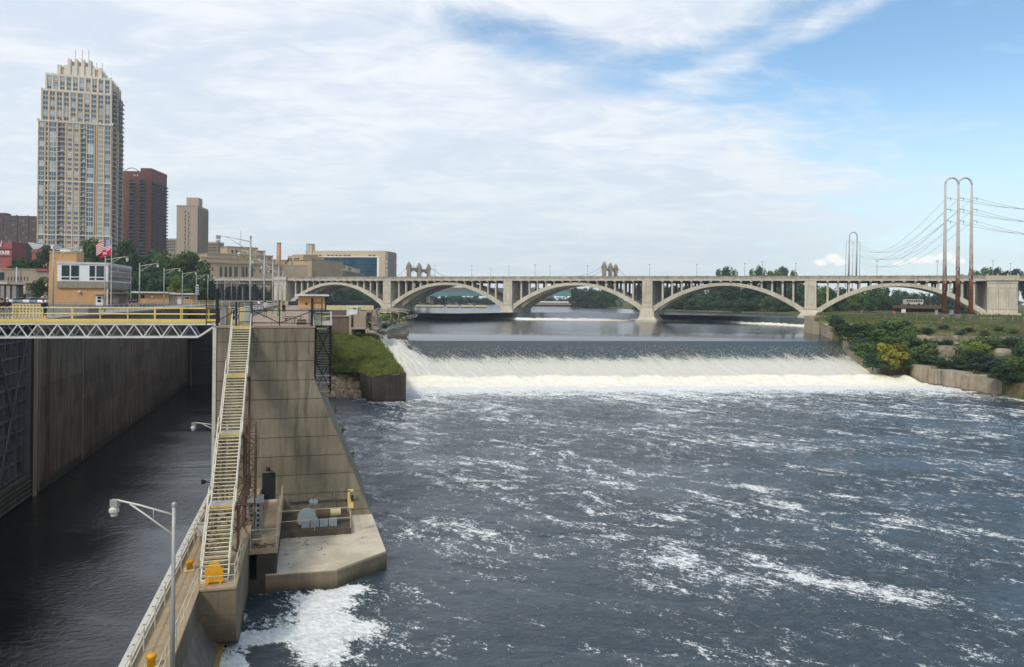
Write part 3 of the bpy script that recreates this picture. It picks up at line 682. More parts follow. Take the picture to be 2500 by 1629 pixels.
# water stain streaks: lime runs on the face are in the material; horn on the near corner
h = lt('loudspeaker_horn', 60.8, -7.0, PU(510, 1175, 60.8)[1], 'small black loudspeaker horn on a bent bracket at the wall corner', 'loudspeaker')
zz = PU(510, 1175, 60.8)[1]
m = MB(); c0 = L(60.6, -7.25, zz); ax = Vector((-.8, -.5, .1)).normalized()
m.tube([c0, c0+ax*.15, c0+ax*.35], .07, M_steelk, 10, r1=.20); m.build('horn', h)
m = MB(); m.tube([c0, L(60.7, -7.0, zz-.1), L(60.7, -6.95, zz-.7), L(60.9, -6.6, zz-1.)], .035, M_steelk, 6); m.build('bracket', h)

# river pier base (the pale platform)
b = lt('pier_base', 55, 1, 0, 'pale concrete apron at the wall foot with a clipped corner and scattered twigs', 'platform')
pol = [(-2.42, 49.15), (1.9, 49.05), (5.28, 51.85), (5.05, 60.98), (-2.42, 60.98)]
m = MB(); m.prism(pol, -3, 1.05, M_pier, LM); m.build('base_block', b)
ins = [(-2.42, 49.20), (1.88, 49.10), (5.22, 51.88), (5.0, 60.98), (-2.42, 60.98)]
m = MB(); m.prism(pol, 1.05, 1.12, M_pier, LM, ins); m.prism(ins, 1.12, 1.2, M_pale, LM); m.build('top_slab', b)
m = MB(); m.prism([(-3.9, 49.3), (-2.43, 49.15), (-2.43, 60.9), (-3.9, 60.9)], -3, .85, M_shaded, LM); m.build('lower_step', b)
P0, P1 = PZ(676, 1290, 1.9), PZ(858, 1280, 1.9); ua, va = UV(P0); ub, vb = UV(P1)
fb(LM, 'machine_pad', surf('dark_pad_concrete', (.13, .095, .065), (.09, .07, .05), .8, streak=.2), va, vb, min(ua, ub), 60.9, 1.2, 1.62, b)
PADU = min(ua, ub)
rw = random.Random(3); tw = MB()
for i in range(62):
    p = L(rw.gauss(54.5, 1.6), rw.gauss(-.4, 1.3) if i < 26 else rw.uniform(-3.4, -1.9), 1.2)
    if i >= 26: p = L(rw.uniform(49.3, 50.2), rw.uniform(-3.3, -1.9), SDZ)
    a = rw.uniform(0, 3.14); l = rw.uniform(.04, .22)*rw.choice((1, .6, 1.3))
    e = Vector((math.cos(a), math.sin(a), 0))*l; tw.tube([p-e+Vector((0, 0, .02)), p+Vector((0, 0, .05)), p+e+Vector((0, 0, .02))], .016, M_trunk, 4)
tag(tw.build('twig_litter'), kind='stuff')
# winch on the pad
wn = lt('winch', PADU+1.2, 1.2, 1.62, 'blue grey hoisting machine with a round drum guard on the concrete pad', 'machine')
def at(px, py, u): v, z = PU(px, py, u); return v, z
um = PADU+1.3
v0, zc = at(742, 1262, um); v1, _ = at(768, 1262, um)
m = MB(); ring = [(v0+.25+.72*math.cos(t), 1.62+.55+max(-.5, .68*math.sin(t))) for t in np.linspace(-.6, math.pi+.6, 18)]
vs = [Vector((p[0], um-.25, p[1])) for p in ring]+[Vector((p[0], um+.35, p[1])) for p in ring]; n = len(ring)
m.add([LM @ p for p in vs], [tuple(range(n)), tuple(range(n, 2*n))[::-1]]+[(i, n+i, n+(i+1) % n, (i+1) % n) for i in range(n)], M_bluegrey); m.build('drum_guard', wn)
va_, vb_ = at(735, 1270, um)[0], at(823, 1270, um)[0]
for i in range(4):
    fb(LM, 'base_frame', M_bluegrey, va_+(vb_-va_)*i/4+.03, va_+(vb_-va_)*(i+1)/4-.03, um-.5, um+.6, 1.62, 2.12, wn)
m = MB(); m.tube([L(um, vb_-1.5, 2.45), L(um, vb_-.5, 2.45)], .30, M_rust, 12); m.build('motor', wn)
m = MB(); m.tube([L(um, vb_-.5, 2.5), L(um, vb_+.25, 2.5)], .26, M_yellowpale, 10); m.build('gear_housing', wn)
m = MB(); m.tube([L(um, va_+1.4, 2.3), L(um, vb_-1.4, 2.3)], .16, M_greysteel, 10); m.build('shaft', wn)
m = MB(); m.tube([L(um+.3, vb_-1.9, 2.1), L(um+.3, vb_-1.9, 3.1)], .05, M_greysteel, 6); m.lathe(L(um+.3, vb_-1.7, 3.0), [(.02, 0), (.3, .12), (.34, .3), (.2, .45), (.02, .5)], M_bluegrey); m.build('brake_cover', wn)
m = MB(); m.tube([L(um, vb_-1.9, 2.2), L(um, vb_-1.7, 3.7), L(um, vb_-1.1, 4.1), L(um, vb_-.4, 4.0), L(um, vb_-.2, 2.2)], .03, M_rust, 5); m.build('conduit', wn)
railing('cream pipe railing round the machine pad on the pale platform', [L(60.8, va+.05, 1.62), L(PADU+.05, va+.05, 1.62), L(PADU+.1, vb-.05, 1.62), L(60.6, vb-.05, 1.62)], M_rail, 1.5, 2, 3.0, .06)
cb = lt('control_box', PADU+.1, vb, 3.0, 'small yellow pendant control box on the railing corner post', 'control box')
fb(LM, 'case', M_steely, vb-.22, vb+.12, PADU-.1, PADU+.12, 3.1, 3.75, cb); fb(LM, 'case', M_steely, vb-.28, vb-.14, PADU-.12, PADU+.1, 3.5, 4.4, cb)
fb(LM, 'button_panel', M_steelk, vb-.05, vb+.12, PADU-.16, PADU-.1, 3.6, 4.05, cb); fb(LM, 'cap', M_steely, vb-.28, vb+.1, PADU-.12, PADU+.1, 4.3, 4.42, cb)

# guide wall with its deck, the stair block and the sloped apron
w = lt('guide_wall', 30, -6, 0, 'narrow low concrete guide wall running towards the viewer with a tan deck', 'wall')
fb(LM, 'wall_body', M_pier, -6.65, -5.2, 6, 61, -4, GD-.12, w)
M_gdk = surf('guide_deck_concrete', (.36, .275, .17), (.29, .215, .13), .5, grain=.1, rand=0)
fb(LM, 'deck', M_gdk, -6.66, -5.15, 6, 60.95, GD-.12, GD, w)
prof = [(61, -3), (61, GD-.1), (40.6, GD-.1), (40.62, 2.7)]+[(40.62+2.5*(1-math.cos(q)), 2.7-2.7*math.sin(q)) for q in np.linspace(.12, 1.35, 11)]+[(43.2, -3)]
m = MB(); n = len(prof); vs = [LM @ Vector((x, p[0], p[1])) for x in (-5.2, -3.42) for p in prof]
m.add(vs, [tuple(range(n))[::-1], tuple(range(n, 2*n))]+[(i, (i+1) % n, n+(i+1) % n, n+i) for i in range(n)], M_pier); m.build('stair_block', w)
fb(LM, 'block_deck', M_gdk, -5.14, -3.4, 40.55, 60.95, GD-.1, GD+.004, w)
fb(LM, 'side_deck', M_gdk, -3.4, -1.72, 49.12, 60.97, SDZ-.3, SDZ, w)
fb(LM, 'side_deck_wall', M_shaded, -2.95, -1.78, 49.2, 60.9, .86, SDZ-.3, w)
ap = [(-5.2, 2.15), (-4.3, .25), (-4.12, .05), (-4.1, -3), (-5.2, -3)]
m = MB(); n = len(ap); vs = [LM @ Vector((p[0], u_, p[1])) for u_ in (6, 43.0) for p in ap]
M_apron = surf('stained_apron_concrete', (.20, .165, .13), (.10, .085, .07), .6, .6, streak=.6, grain=.1, rand=0)
m.add(vs, [tuple(range(n)), tuple(range(n, 2*n))[::-1]]+[(i, n+i, n+(i+1) % n, (i+1) % n) for i in range(n)], M_apron); m.build('sloped_apron', w)
fb(LM, 'apron_edge', surf('mossy_yellow_edge', (.30, .225, .075), (.22, .17, .06), 1., .8, grain=.15), -4.34, -4.1, 6, 42.9, .06, .3, w)
cu = lt('rubbing_rail', 30, -6.9, GD, 'long cream steel rubbing curb along the chamber edge of the guide wall', 'curb')
k = 6.
while k < 60: fb(LM, 'curb_section', M_galvw, -6.98, -6.62, k, min(60.5, k+2.97), GD-.05, GD+.32, cu); k += 3
k = 8
while k < 58: fb(LM, 'bolt', M_rust, -6.84, -6.76, k, k+.08, GD+.32, GD+.34, cu); k += 1.
railing('cream pipe railing on the chamber side of the guide wall deck', [L(8, -6.42, GD), L(60, -6.42, GD)], M_rail, 1.0, 2, 2.4, .06)
railing('cream pipe railing on the river side of the guide wall deck', [L(8, -5.22, GD), L(40.7, -5.22, GD)], M_rail, 1.05, 2, 2.2, .055)
railing('cream pipe railing across the front of the stair foot', [L(45.5, -3.5, GD), L(40.75, -3.5, GD), L(40.75, -5.15, GD)], M_rail, 1.1, 2, 1.6, .055)
railing('cream pipe railing round the small deck beside the cabinet', [L(49.3, -3.35, SDZ), L(49.3, -1.8, SDZ), L(60.5, -1.8, SDZ)], M_rail, 1.15, 2, 4., .06)
for px_, py_, lb in ((369, 1628, 'yellow mooring bollard at the near end of the guide wall'), (463, 1391, 'yellow mooring bollard halfway along the guide wall beside the stair foot')):
    P = PZ(px_, py_, GD); t = thing('bollard', P, lb, 'bollard', 'yellow bollards on the guide wall', LA)
    m = MB(); m.lathe(P, [(.16, .04), (.15, .32), (.20, .36), (.21, .46), (.17, .5)], M_orange, 12); m.build('post', t, True)
    m = MB(); m.box(-.27, .27, -.27, .27, 0, .04, M_yellowpale, Matrix.Translation(P) @ LM); m.build('base_plate', t)
P = PZ(490, 1285, GD+.9); u_, v_ = UV(P)
jb = lt('junction_box', u_, v_, GD, 'grey junction box fixed to the guide wall railing', 'box')
fb(LM, 'case', M_galvw, v_-.2, v_+.2, u_-.15, u_+.15, GD+.35, GD+1.05, jb); fb(LM, 'foot', M_galv, v_-.05, v_+.05, u_-.05, u_+.05, GD, GD+.35, jb); fb(LM, 'cover', M_galv, v_-.22, v_+.22, u_-.18, u_+.18, GD+1.05, GD+1.1, jb)
# electrical cabinet
P = PZ(622, 1306, SDZ); u_, v_ = UV(P)
cb = lt('cabinet', u_, v_, SDZ, 'tall grey electrical cabinet with two columns of vent holes and a sloped top', 'cabinet')
m = MB(); m.box(v_-.42, v_+.42, u_, u_+.6, SDZ+.06, SDZ+2.1, M_greysteel, LM); m.build('body', cb)
m = MB(); m.prism([(v_-.52, u_-.14, SDZ+2.1), (v_+.52, u_-.14, SDZ+2.1), (v_+.52, u_+.66, SDZ+2.1), (v_-.52, u_+.66, SDZ+2.1)], 0, 0, M_galv, LM, [(v_-.52, u_-.10, SDZ+2.26), (v_+.52, u_-.10, SDZ+2.26), (v_+.52, u_+.66, SDZ+2.46), (v_-.52, u_+.66, SDZ+2.46)]); m.build('roof', cb)
for j in range(6):
    for sx in (-.22, .2):
        m = MB(); c0 = LM @ Vector((v_+sx, u_-.012, SDZ+.3+j*.32)); m.tube([c0, c0+L(.02, 0)], .085, M_void, 8); m.build('vent', cb)
fb(LM, 'plinth', M_galv, v_-.45, v_+.45, u_-.03, u_+.63, SDZ, SDZ+.06, cb)
fb(LM, 'door', M_greysteel, v_-.40, v_+.0, u_-.008, u_, SDZ+.1, SDZ+2.05, cb)

# ------------------------------------------------------------ the long steel stair
st = lt('stairway', 41.5, -4.6, GD, 'long cream steel stairway with open treads climbing to the lock wall top', 'stairway')
ZL = [(61.0, 16.1), (57., 12.95), (56.0, 12.95), (51.75, 9.75), (50.75, 9.75), (46.5, 6.6), (45.5, 6.6), (41.7, GD+.1)]
def vst(u): return -4.92+(61-u)*.0185
SW = .61
tm = MB(); tm.box(-SW, SW, -.02, .20, -.03, 0, surf('stair_grating', (.045, .04, .026), (.03, .026, .018), 2.)); tm.box(-SW, SW, -.045, -.02, -.045, .014, M_tread); tread = tm.mesh('tread')
for f in range(4):
    (u1, z1), (u0, z0) = ZL[2*f], ZL[2*f+1]
    n = max(12, round((z1-z0)/.168))
    for k in range(1, n):
        u_ = u1+(u0-u1)*k/n; z = z1+(z0-z1)*k/n
        inst('tread', tread, Matrix.Translation(L(u_, vst(u_), z)) @ LM, st)
    for sg in (-1, 1):
        bar('stringer', M_stairsteel, L(u1, vst(u1)+sg*(SW+.05), z1-.12), L(u0, vst(u0)+sg*(SW+.05), z0-.12), .06, st, .30)
        for hh, dd in ((.98, .06), (.55, .045)):
            rod('handrail', M_stairsteel, L(u1, vst(u1)+sg*(SW+.07), z1+hh), L(u0, vst(u0)+sg*(SW+.07), z0+hh), dd, st)
        for k in range(4):
            u_, z = u1+(u0-u1)*(k+.5)/4, z1+(z0-z1)*(k+.5)/4
            rod('rail_post', M_stairsteel, L(u_, vst(u_)+sg*(SW+.07), z-.1), L(u_, vst(u_)+sg*(SW+.07), z+.98), .05, st)
    if f < 3:
        (ua_, za_), (ub_, zb_) = ZL[2*f+1], ZL[2*f+2]
        fb(LM, 'landing', M_galv, vst(ua_)-SW, vst(ua_)+SW, ub_, ua_+.1, za_-.05, za_, st)
        fb(LM, 'landing_nosing', M_steely, vst(ub_)-SW, vst(ub_)+SW, ub_-.03, ub_, za_-.34, za_+.01, st)
        for sg in (-1, 1):
            for hh in (.98, .55): rod('handrail', M_stairsteel, L(ua_, vst(ua_)+sg*(SW+.07), za_+hh), L(ub_, vst(ub_)+sg*(SW+.07), za_+hh), .055, st)
            bar('stringer', M_stairsteel, L(ua_, vst(ua_)+sg*(SW+.05), za_-.12), L(ub_, vst(ub_)+sg*(SW+.05), za_-.12), .06, st, .24)
fb(LM, 'landing_nosing', M_steely, vst(61)-SW, vst(61)+SW, 60.9, 60.94, TOP-.34, TOP+.02, st)
fb(LM, 'foot_bar', M_stairsteel, vst(41.6)-SW-.08, vst(41.6)+SW+.08, 41.45, 41.6, GD, GD+.14, st)
# lattice tower that carries it
def zst(u):
    for (a, za), (b2, zb) in zip(ZL[:-1], ZL[1:]):
        if b2 <= u <= a: return zb+(za-zb)*(u-b2)/max(a-b2, 1e-6)
    return TOP
for ua_, ub_ in ((56.4, 51.2), (51.2, 46.2)):
    pass
for sg in (-1, 1):
    for u_ in (56.5, 51.3, 46.1):
        v_ = vst(u_)+sg*.85
        rod('tower_leg', M_rust, L(u_, v_, GD), L(u_, v_, zst(u_)-.2), .17, st)
    for u_, u2 in ((56.5, 51.3), (51.3, 46.1)):
        v_ = vst(u_)+sg*.85; ztop = min(zst(u_), zst(u2))-.3
        nz_ = 4 if u2 > 50 else 2
        for j in range(nz_):
            za_, zb_ = GD+(ztop-GD)*j/nz_, GD+(ztop-GD)*(j+1)/nz_
            bar('tower_brace', M_rust, L(u_, v_, za_), L(u2, v_, zb_), .07, st); bar('tower_brace', M_rust, L(u2, v_, za_), L(u_, v_, zb_), .07, st)
            bar('tower_brace', M_rust, L(u_, v_, zb_), L(u2, v_, zb_), .08, st)
for u_ in (56.5, 51.3, 46.1):
    zt = zst(u_)-.3; nz_ = max(2, int((zt-GD)/1.3))
    for j in range(nz_):
        za_, zb_ = GD+(zt-GD)*j/nz_, GD+(zt-GD)*(j+1)/nz_
        a0, a1 = vst(u_)-.85, vst(u_)+.85
        bar('tower_brace', M_rust, L(u_, a0, za_), L(u_, a1, zb_), .06, st); bar('tower_brace', M_rust, L(u_, a1, za_), L(u_, a0, zb_), .06, st)
        bar('tower_brace', M_rust, L(u_, a0, zb_), L(u_, a1, zb_), .06, st)
# a second slimmer lattice mast to the right of the stair
ms = lt('lattice_mast', 50, -3.5, GD, 'rust brown lattice steel mast standing right of the stairway', 'mast')
for du, dv in ((0, 0), (0, .62), (1.2, 0), (1.2, .62)): rod('leg', M_rust, L(51.2+du, -3.85+dv, GD), L(51.2+du, -3.85+dv, 10.2), .09, ms)
for j in range(9):
    za_, zb_ = GD+j*.72, GD+(j+1)*.72
    for du in (0, 1.2):
        bar('brace', M_rust, L(51.2+du, -3.85+(.62 if j % 2 else 0), za_), L(51.2+du, -3.85+(0 if j % 2 else .62), zb_), .045, ms)
        bar('brace', M_rust, L(51.2+du, -3.85, zb_), L(51.2+du, -3.23, zb_), .045, ms)
    bar('brace', M_rust, L(51.2, -3.23, za_), L(52.4, -3.23, zb_), .045, ms)
# round-topped orange guard at the stair foot
u_, v_ = 41.2, vst(41.4)+.03
og = lt('barrier', u_, v_, GD, 'orange steel guard plate with a rounded top at the stair foot', 'barrier')
m = MB(); ring = [(v_-.43, GD+.10), (v_+.43, GD+.10), (v_+.43, GD+.78)]+[(v_+.33*math.cos(t), GD+.78+.33*math.sin(t)) for t in np.linspace(0, math.pi, 10)]+[(v_-.43, GD+.78)]
n = len(ring); vs = [LM @ Vector((p[0], u_+dd, p[1])) for dd in (0, .14) for p in ring]
m.add(vs, [tuple(range(n)), tuple(range(n, 2*n))[::-1]]+[(i, n+i, n+(i+1) % n, (i+1) % n) for i in range(n)], M_orange); m.build('plate', og)
for sg in (-1, 1): fb(LM, 'foot', M_orange, v_+sg*.3-.05, v_+sg*.3+.05, u_-.05, u_+.3, GD, GD+.12, og)

# ------------------------------------------------------------ yellow walkway bridge across the chamber
wk = lt('walkway_bridge', 62, -15, TOP, 'truss footbridge over the lock chamber with yellow railings', 'footbridge')
U0, U1 = 61.3, 62.9; VA, VB = -27.5, -8.05
for u_ in (U0, U1):
    bar('chord', M_steelw, L(u_, VA, 15.28), L(u_, VB, 15.28), .13, wk)
    bar('chord', M_steelw, L(u_, VA, 16.24), L(u_, -6.7, 16.24), .11, wk)
    bar('diagonal', M_steelw, L(u_, VB, 15.28), L(u_, -6.75, 16.2), .12, wk)
    v_ = VB-.0; k = 0
    while v_ > VA:
        bar('diagonal', M_steelw, L(u_, v_, 15.28), L(u_, v_-.63, 16.24), .075, wk); bar('diagonal', M_steelw, L(u_, v_-.63, 16.24), L(u_, v_-1.26, 15.28), .075, wk); v_ -= 1.26
    fb(LM, 'toe_board', M_steely, VA, -7.0, u_-.05, u_+.05, 16.34, 16.58, wk)
    for z in (17.42, 16.98): rod('rail', M_steely, L(u_, VA, z), L(u_, -7.0, z), .07, wk)
    v_ = -7.3+(0 if u_ == U0 else -.35)
    while v_ > VA: rod('rail_post', M_steely, L(u_, v_, 16.2), L(u_, v_, 17.42), .075, wk); v_ -= 1.86
for k in range(16): fb(LM, 'cross_beam', M_steelw, -8.1-k*1.26-.04, -8.1-k*1.26+.04, U0, U1, 15.24, 15.32, wk)
fb(LM, 'deck', M_galv, VA, -6.9, U0-.02, U1+.02, 16.3, 16.34, wk)
# black gate and fence across the wall end
bg_ = lt('gate', 61.3, -3, TOP, 'black steel gate and fence with diagonal braces at the head of the stair', 'gate')
def vz(px, py): return PU(px, py, 61.25)
for px_, yt, wd_ in ((504, 727, .07), (531, 705, .22), (577, 736, .14), (584, 738, .06), (611, 738, .06), (615, 736, .12), (683, 733, .09), (762, 728, .17), (786, 730, .07)):
    v_, zt = vz(px_, yt); rod('gate_post', M_steelk, L(61.25, v_, TOP), L(61.25, v_, zt), wd_, bg_)
for a, b2 in (((504, 786), (531, 786)), ((504, 752), (531, 752)), ((504, 737), (531, 737)), ((584, 738), (611, 738)), ((584, 761), (611, 761)), ((584, 786), (611, 786)), ((615, 758), (762, 759)), ((615, 788), (762, 790)), ((762, 740), (786, 740)), ((531, 784), (577, 757)), ((616, 758), (683, 789)), ((684, 789), (762, 760))):
    (va_, za_), (vb_, zb_) = vz(*a), vz(*b2); bar('gate_bar', M_steelk, L(61.25, va_, max(za_, TOP+.05)), L(61.25, vb_, max(zb_, TOP+.05)), .065, bg_)
railing('grey pipe railing along the end of the lock wall behind the black gate', [L(61.9, -2.8, TOP), L(61.9, .3, TOP)], M_galv, 1.0, 3, 1.5, .05)
# dark access tower hung on the river side
t = lt('access_tower', 65, 1.2, 10, 'dark braced steel stair tower hung on the river side of the wall', 'stair tower')
for u_ in (63.4, 66.6):
    for v_ in (.55, 1.75): rod('post', M_steelk, L(u_, v_, 10.6), L(u_, v_, TOP), .14, t)
    for z0, z1 in ((10.8, 13.2), (13.2, 15.9)):
        bar('brace', M_steelk, L(u_, .55, z0), L(u_, 1.75, z1), .07, t); bar('brace', M_steelk, L(u_, 1.75, z0), L(u_, .55, z1), .07, t)
for k in range(26): fb(LM, 'step', M_galv, .6, 1.7, 63.6+(k % 13)*.22, 63.8+(k % 13)*.22, 10.8+k*.2, 10.84+k*.2, t)
for z0 in (10.7, 11.4, 12.): fb(LM, 'rail', M_galvw, .5, 1.8, 63.35, 63.42, z0, z0+.06, t)
fb(LM, 'platform', M_steelk, .45, 1.85, 63.2, 66.8, TOP-.1, TOP, t)
fb(LM, 'kick_plate', M_galvw, .5, 1.85, 63.22, 63.27, TOP, TOP+.35, t)
railing('pale railing round the landing of the dark access tower', [L(63.3, .5, TOP), L(63.3, 1.8, TOP), L(66.8, 1.8, TOP)], M_galvw, 1.05, 3, 1.3, .05)

# ------------------------------------------------------------ lamps
M_lens = surf('frosted_lamp_glass', (.50, .50, .47), None, 3, .3, bump=0)
def make_lamp(label, group):
    t = thing('street_lamp', (0, 0, 0), label, 'street lamp', group); H = 7.3
    m = MB(); m.tube([(0, 0, 0), (0, 0, H*.5), (0, 0, H)], .10, M_galv, 8, r1=.07); m.build('pole', t, True)
    m = MB(); m.tube([(.05, 0, H-.35), (1.5, 0, H-.05), (2.5, 0, H+.1), (2.62, 0, H+.06)], .042, M_galvw, 6); m.build('arm', t, True)
    m = MB(); m.tube([(.05, 0, H-1.15), (1.2, 0, H-.45), (1.95, 0, H-.02)], .035, M_galvw, 6); m.tube([(.9, 0, H-.6), (.9, 0, H-.18)], .016, M_galvw, 5); m.build('brace', t, True)
    m = MB(); m.box(-.17, .17, -.1, .1, -.16, .12, M_greysteel, Matrix.Translation((2.62, 0, H))); hd = m.build('lamp_head', t)
    m = MB(); m.lathe((2.66, 0, H-.56), [(.10, 0), (.13, .02), (.145, .15), (.15, .17)], M_lens, 12); m.lathe((2.66, 0, H-.39), [(.19, 0), (.20, .03), (.19, .14), (.12, .20), (.08, .24)], M_galvw, 12); m.build('lens', hd)
    m = MB(); m.box(-.2, .2, -.2, .2, 0, .05, M_galv); m.build('base_plate', t)
    m = MB(); m.lathe((0, 0, H), [(.1, 0), (.1, .1), (.03, .16)], M_galv, 8); m.build('cap', t)
    return t
lamp0 = make_lamp('galvanized single-arm lamp on the guide wall in front, arm over the chamber', 'lock lamps with a single arm'); first = [lamp0]
def lamp(P, rz, label, h=7.3):
    M = Matrix.Translation(P) @ Matrix.Rotation(rz, 4, 'Z') @ Matrix.Scale(h/7.3, 4)
    if first:
        first.clear(); o = lamp0; KIDS(o)
        for k_ in KIDS(o): KIDS(k_)
        o.matrix_basis = M; WM[o.name] = M; o['label'] = label; return o
    return copy_tree(lamp0, M, label)
# first foreground lamp: on a bracket of the guide wall deck
a, b = ray(421, 1600); Yl = 28.6; lamp(Vector((a*Yl, Yl, GD-.1)), LA+math.pi-.42, 'tall grey lamp nearest the camera with its arm out over the dark chamber', 6.85)
lamp(L(55.2, -5.3, GD), LA+math.pi, 'grey lamp half hidden behind the stairway with only its arm showing', 6.0)
for i, Y in enumerate((64.6, 84.6, 104.6, 124.6, 144.6)):
    u_ = (Y+5*_sl)/_cl
    lamp(L(u_, -4.85, TOP), LA+math.pi-.08*(i == 0), ('tall lamp behind the black gate with its arm over the chamber', 'lamp next behind the tall gate lamp, left of the round smokestack', 'third lamp back along the river wall, in front of the bridge end', 'fourth lamp back along the river wall, in front of the bridge end', 'farthest lamp of the river wall row, beside the first spandrel posts')[i], 7.3)
ll = ['lamp pole in front of the orange control building, arm over its roof', 'lamp at the right corner of the control building beside the flagpole', 'lamp just right of the control building against the trees', 'second lamp right of the control building against the trees', 'third lamp right of the control building above the low hut', 'lamp beside the white traffic signal at the end of the low hut',
      'first slim lamp under the bridge approach', 'second slim lamp under the bridge approach', 'third slim lamp under the bridge approach', 'fourth slim lamp under the bridge approach', 'fifth slim lamp under the bridge approach']
for i in range(11):
    Y = 79.7+20.3*i; u_ = (Y+26*_sl)/_cl; lamp(L(u_, -26, TOP), LA, ll[i], 7.25)
# small goose neck lamp and the white traffic signal on the left wall
ts = lt('traffic_signal', 186, -26, TOP, 'white three-light lock signal head on a pole by the low hut', 'traffic signal')
a, b = ray(481, 706); uS = -25.6*(_cl-a*_sl)/(a*_cl+_sl); YS = _cl*uS-25.6*_sl
zc = CAMH+b*YS
fb(LM, 'housing', M_white, -25.9, -25.3, uS, uS+.3, zc-1., zc+1., ts)
for k in (-1, 0, 1):
    m = MB(); c0 = LM @ Vector((-25.6, uS-.02, zc+k*.62)); m.tube([c0, c0-L(.12, 0)], .2, M_void, 10); m.build('light', ts)
rod('pole', M_galv, L(uS+.2, -25.6, TOP), L(uS+.2, -25.6, zc-1), .12, ts)

# ------------------------------------------------------------ control building
UB = 172.
vL, vR, vW = PU(118, 742, UB)[0], PU(260, 742, UB)[0], PU(141, 660, UB)[0]
uE = PV(317, 742, vR)[0]
def cz(py, px=200): return PU(px, py, UB)[1]
cbld = lt('control_building', UB, (vL+vR)/2, TOP, 'orange brick lock control house with a white glazed upper storey', 'building')
fb(LM, 'brick_wall', M_brick, vL, vR, UB, uE-1.5, TOP, cz(703), cbld)
vT = PU(186, 600, UB)[0]
fb(LM, 'stair_tower', M_brick, vL+.05, vT, UB+.25, UB+5.5, cz(703), cz(618), cbld)
fb(LM, 'tower_coping', M_tan, vL-.05, vT+.1, UB+.15, UB+5.6, cz(618), cz(615), cbld)
fb(LM, 'brick_wall', M_brick, vL+.02, vW-.02, UB+.02, UB+.3, cz(703), cz(640), cbld)
fb(LM, 'roof_unit', M_white, PU(146, 610, UB+2)[0], PU(171, 610, UB+2)[0], UB+2, UB+4, cz(615), cz(609), cbld)
zb0, zb1, zu1 = cz(703), cz(687), cz(645)
fb(LM, 'concrete_band', surf('grey_band_concrete', (.33, .30, .235), (.26, .235, .18), .5, streak=.3), vW, vR+.35, UB-.35, uE, zb0, zb1, cbld)
up = fb(LM, 'upper_wall', M_white, vW, vR+.25, UB-.25, uE-.1, zb1, zu1, cbld)
fb(LM, 'roof_edge', M_roofw, vW-.12, vR+.4, UB-.4, uE+.1, zu1, cz(640.5), cbld)
for x0, x1 in ((640, 722), (738, 820), (929, 986), (1000, 1080)):
    v0_, v1_ = PU(x0*.2353, 660, UB-.25)[0], PU(x1*.2353, 660, UB-.25)[0]
    f_ = fb(LM, 'window', M_white, v0_-.06, v1_+.06, UB-.30, UB-.26, cz(684.5), cz(647.5), cbld)
    fb(LM, 'pane', G_dark, v0_, v1_, UB-.32, UB-.302, cz(675.5), cz(648.5), f_); fb(LM, 'pane', G_dark, v0_, v1_, UB-.32, UB-.302, cz(683.5), cz(678), f_)
vd0, vd1 = PU(234, 730, UB)[0], PU(251, 730, UB)[0]
dr = fb(LM, 'door', M_white, vd0, vd1, UB-.06, UB-.01, TOP, cz(722), cbld)
for z0, z1 in ((730, 724.5), (738, 732)): fb(LM, 'pane', G_dark, vd0+.3, vd1-.3, UB-.08, UB-.062, cz(z0), cz(z1), dr)
fb(LM, 'canopy', M_galv, vd0-.2, vd1+.2, UB-.7, UB-.02, cz(719), cz(717), cbld)
fb(LM, 'plinth', M_deckgrey, vL-.05, vR+.05, UB-.05, uE-1.4, TOP-.2, TOP+.3, cbld)
m = MB(); c0 = LM @ Vector((PU(195, 713, UB)[0], UB-.15, cz(713))); m.lathe(c0+Vector((0, 0, -.3)), [(.02, 0), (.24, .12), (.32, .32), (.24, .52), (.02, .64)], M_galvw, 10); m.build('globe_lamp', cbld, True)
# river-facing side: band of small panes over a glazed entrance
for r in range(3):
    z0 = zb1+.25+(zu1-zb1-.4)*r/3; z1 = zb1+.15+(zu1-zb1-.4)*(r+1)/3
    for k in range(9):
        ua_ = UB+.3+(uE-UB-1)*k/9; fb(LM, 'side_window', G_old if r == 2 else G_dark, vR+.26, vR+.30, ua_+.1, ua_+(uE-UB-1)/9-.1, z0, z1, cbld)
for k in range(5):
    ua_ = UB+.6+(uE-UB-3)*k/5; fb(LM, 'glass_panel', G_dark, vR+.005, vR+.05, ua_+.08, ua_+(uE-UB-3)/5-.08, TOP+.3, zb0-.3, cbld)
for u_ in (UB-.2, uE-.3): fb(LM, 'column', M_galvw, vR+.05, vR+.3, u_, u_+.25, TOP, zb0, cbld)
# flagpole with two flags
a, b = ray(271, 742); uF = UB-6; vF = PU(271, 742, uF)[0]; PF = L(uF, vF, TOP); zt = ZY(271, 583, PF.y)
fp_ = thing('flagpole', PF, 'slim pale flagpole standing in front of the control building', 'flagpole')
m = MB(); m.tube([PF, PF+Vector((0, 0, zt-TOP))], .10, M_galvw, 8, r1=.06); m.build('pole', fp_)
m = MB(); m.lathe(PF+Vector((0, 0, zt-TOP)), [(.02, 0), (.13, .1), (.13, .2), (.02, .3)], M_steely, 8); m.build('finial', fp_)
M_red = cloth('flag_red', (.55, .035, .06)); M_wht = cloth('flag_white', (.75, .74, .76)); M_nvy = cloth('flag_navy', (.035, .05, .16)); M_crim = cloth('flag_crimson', (.58, .02, .06))
def flagpt(s_, t_, w_, h_, z_, droop):
    e = -Vector((math.cos(LA*.2), math.sin(LA*.2), 0)); nn = Vector((e.y, -e.x, 0))
    return PF+Vector((0, 0, z_-TOP-t_*h_-droop*s_**1.3))+e*(.1+s_*w_)+nn*(.32*math.sin(s_*7+t_*1.1)*s_**.7)
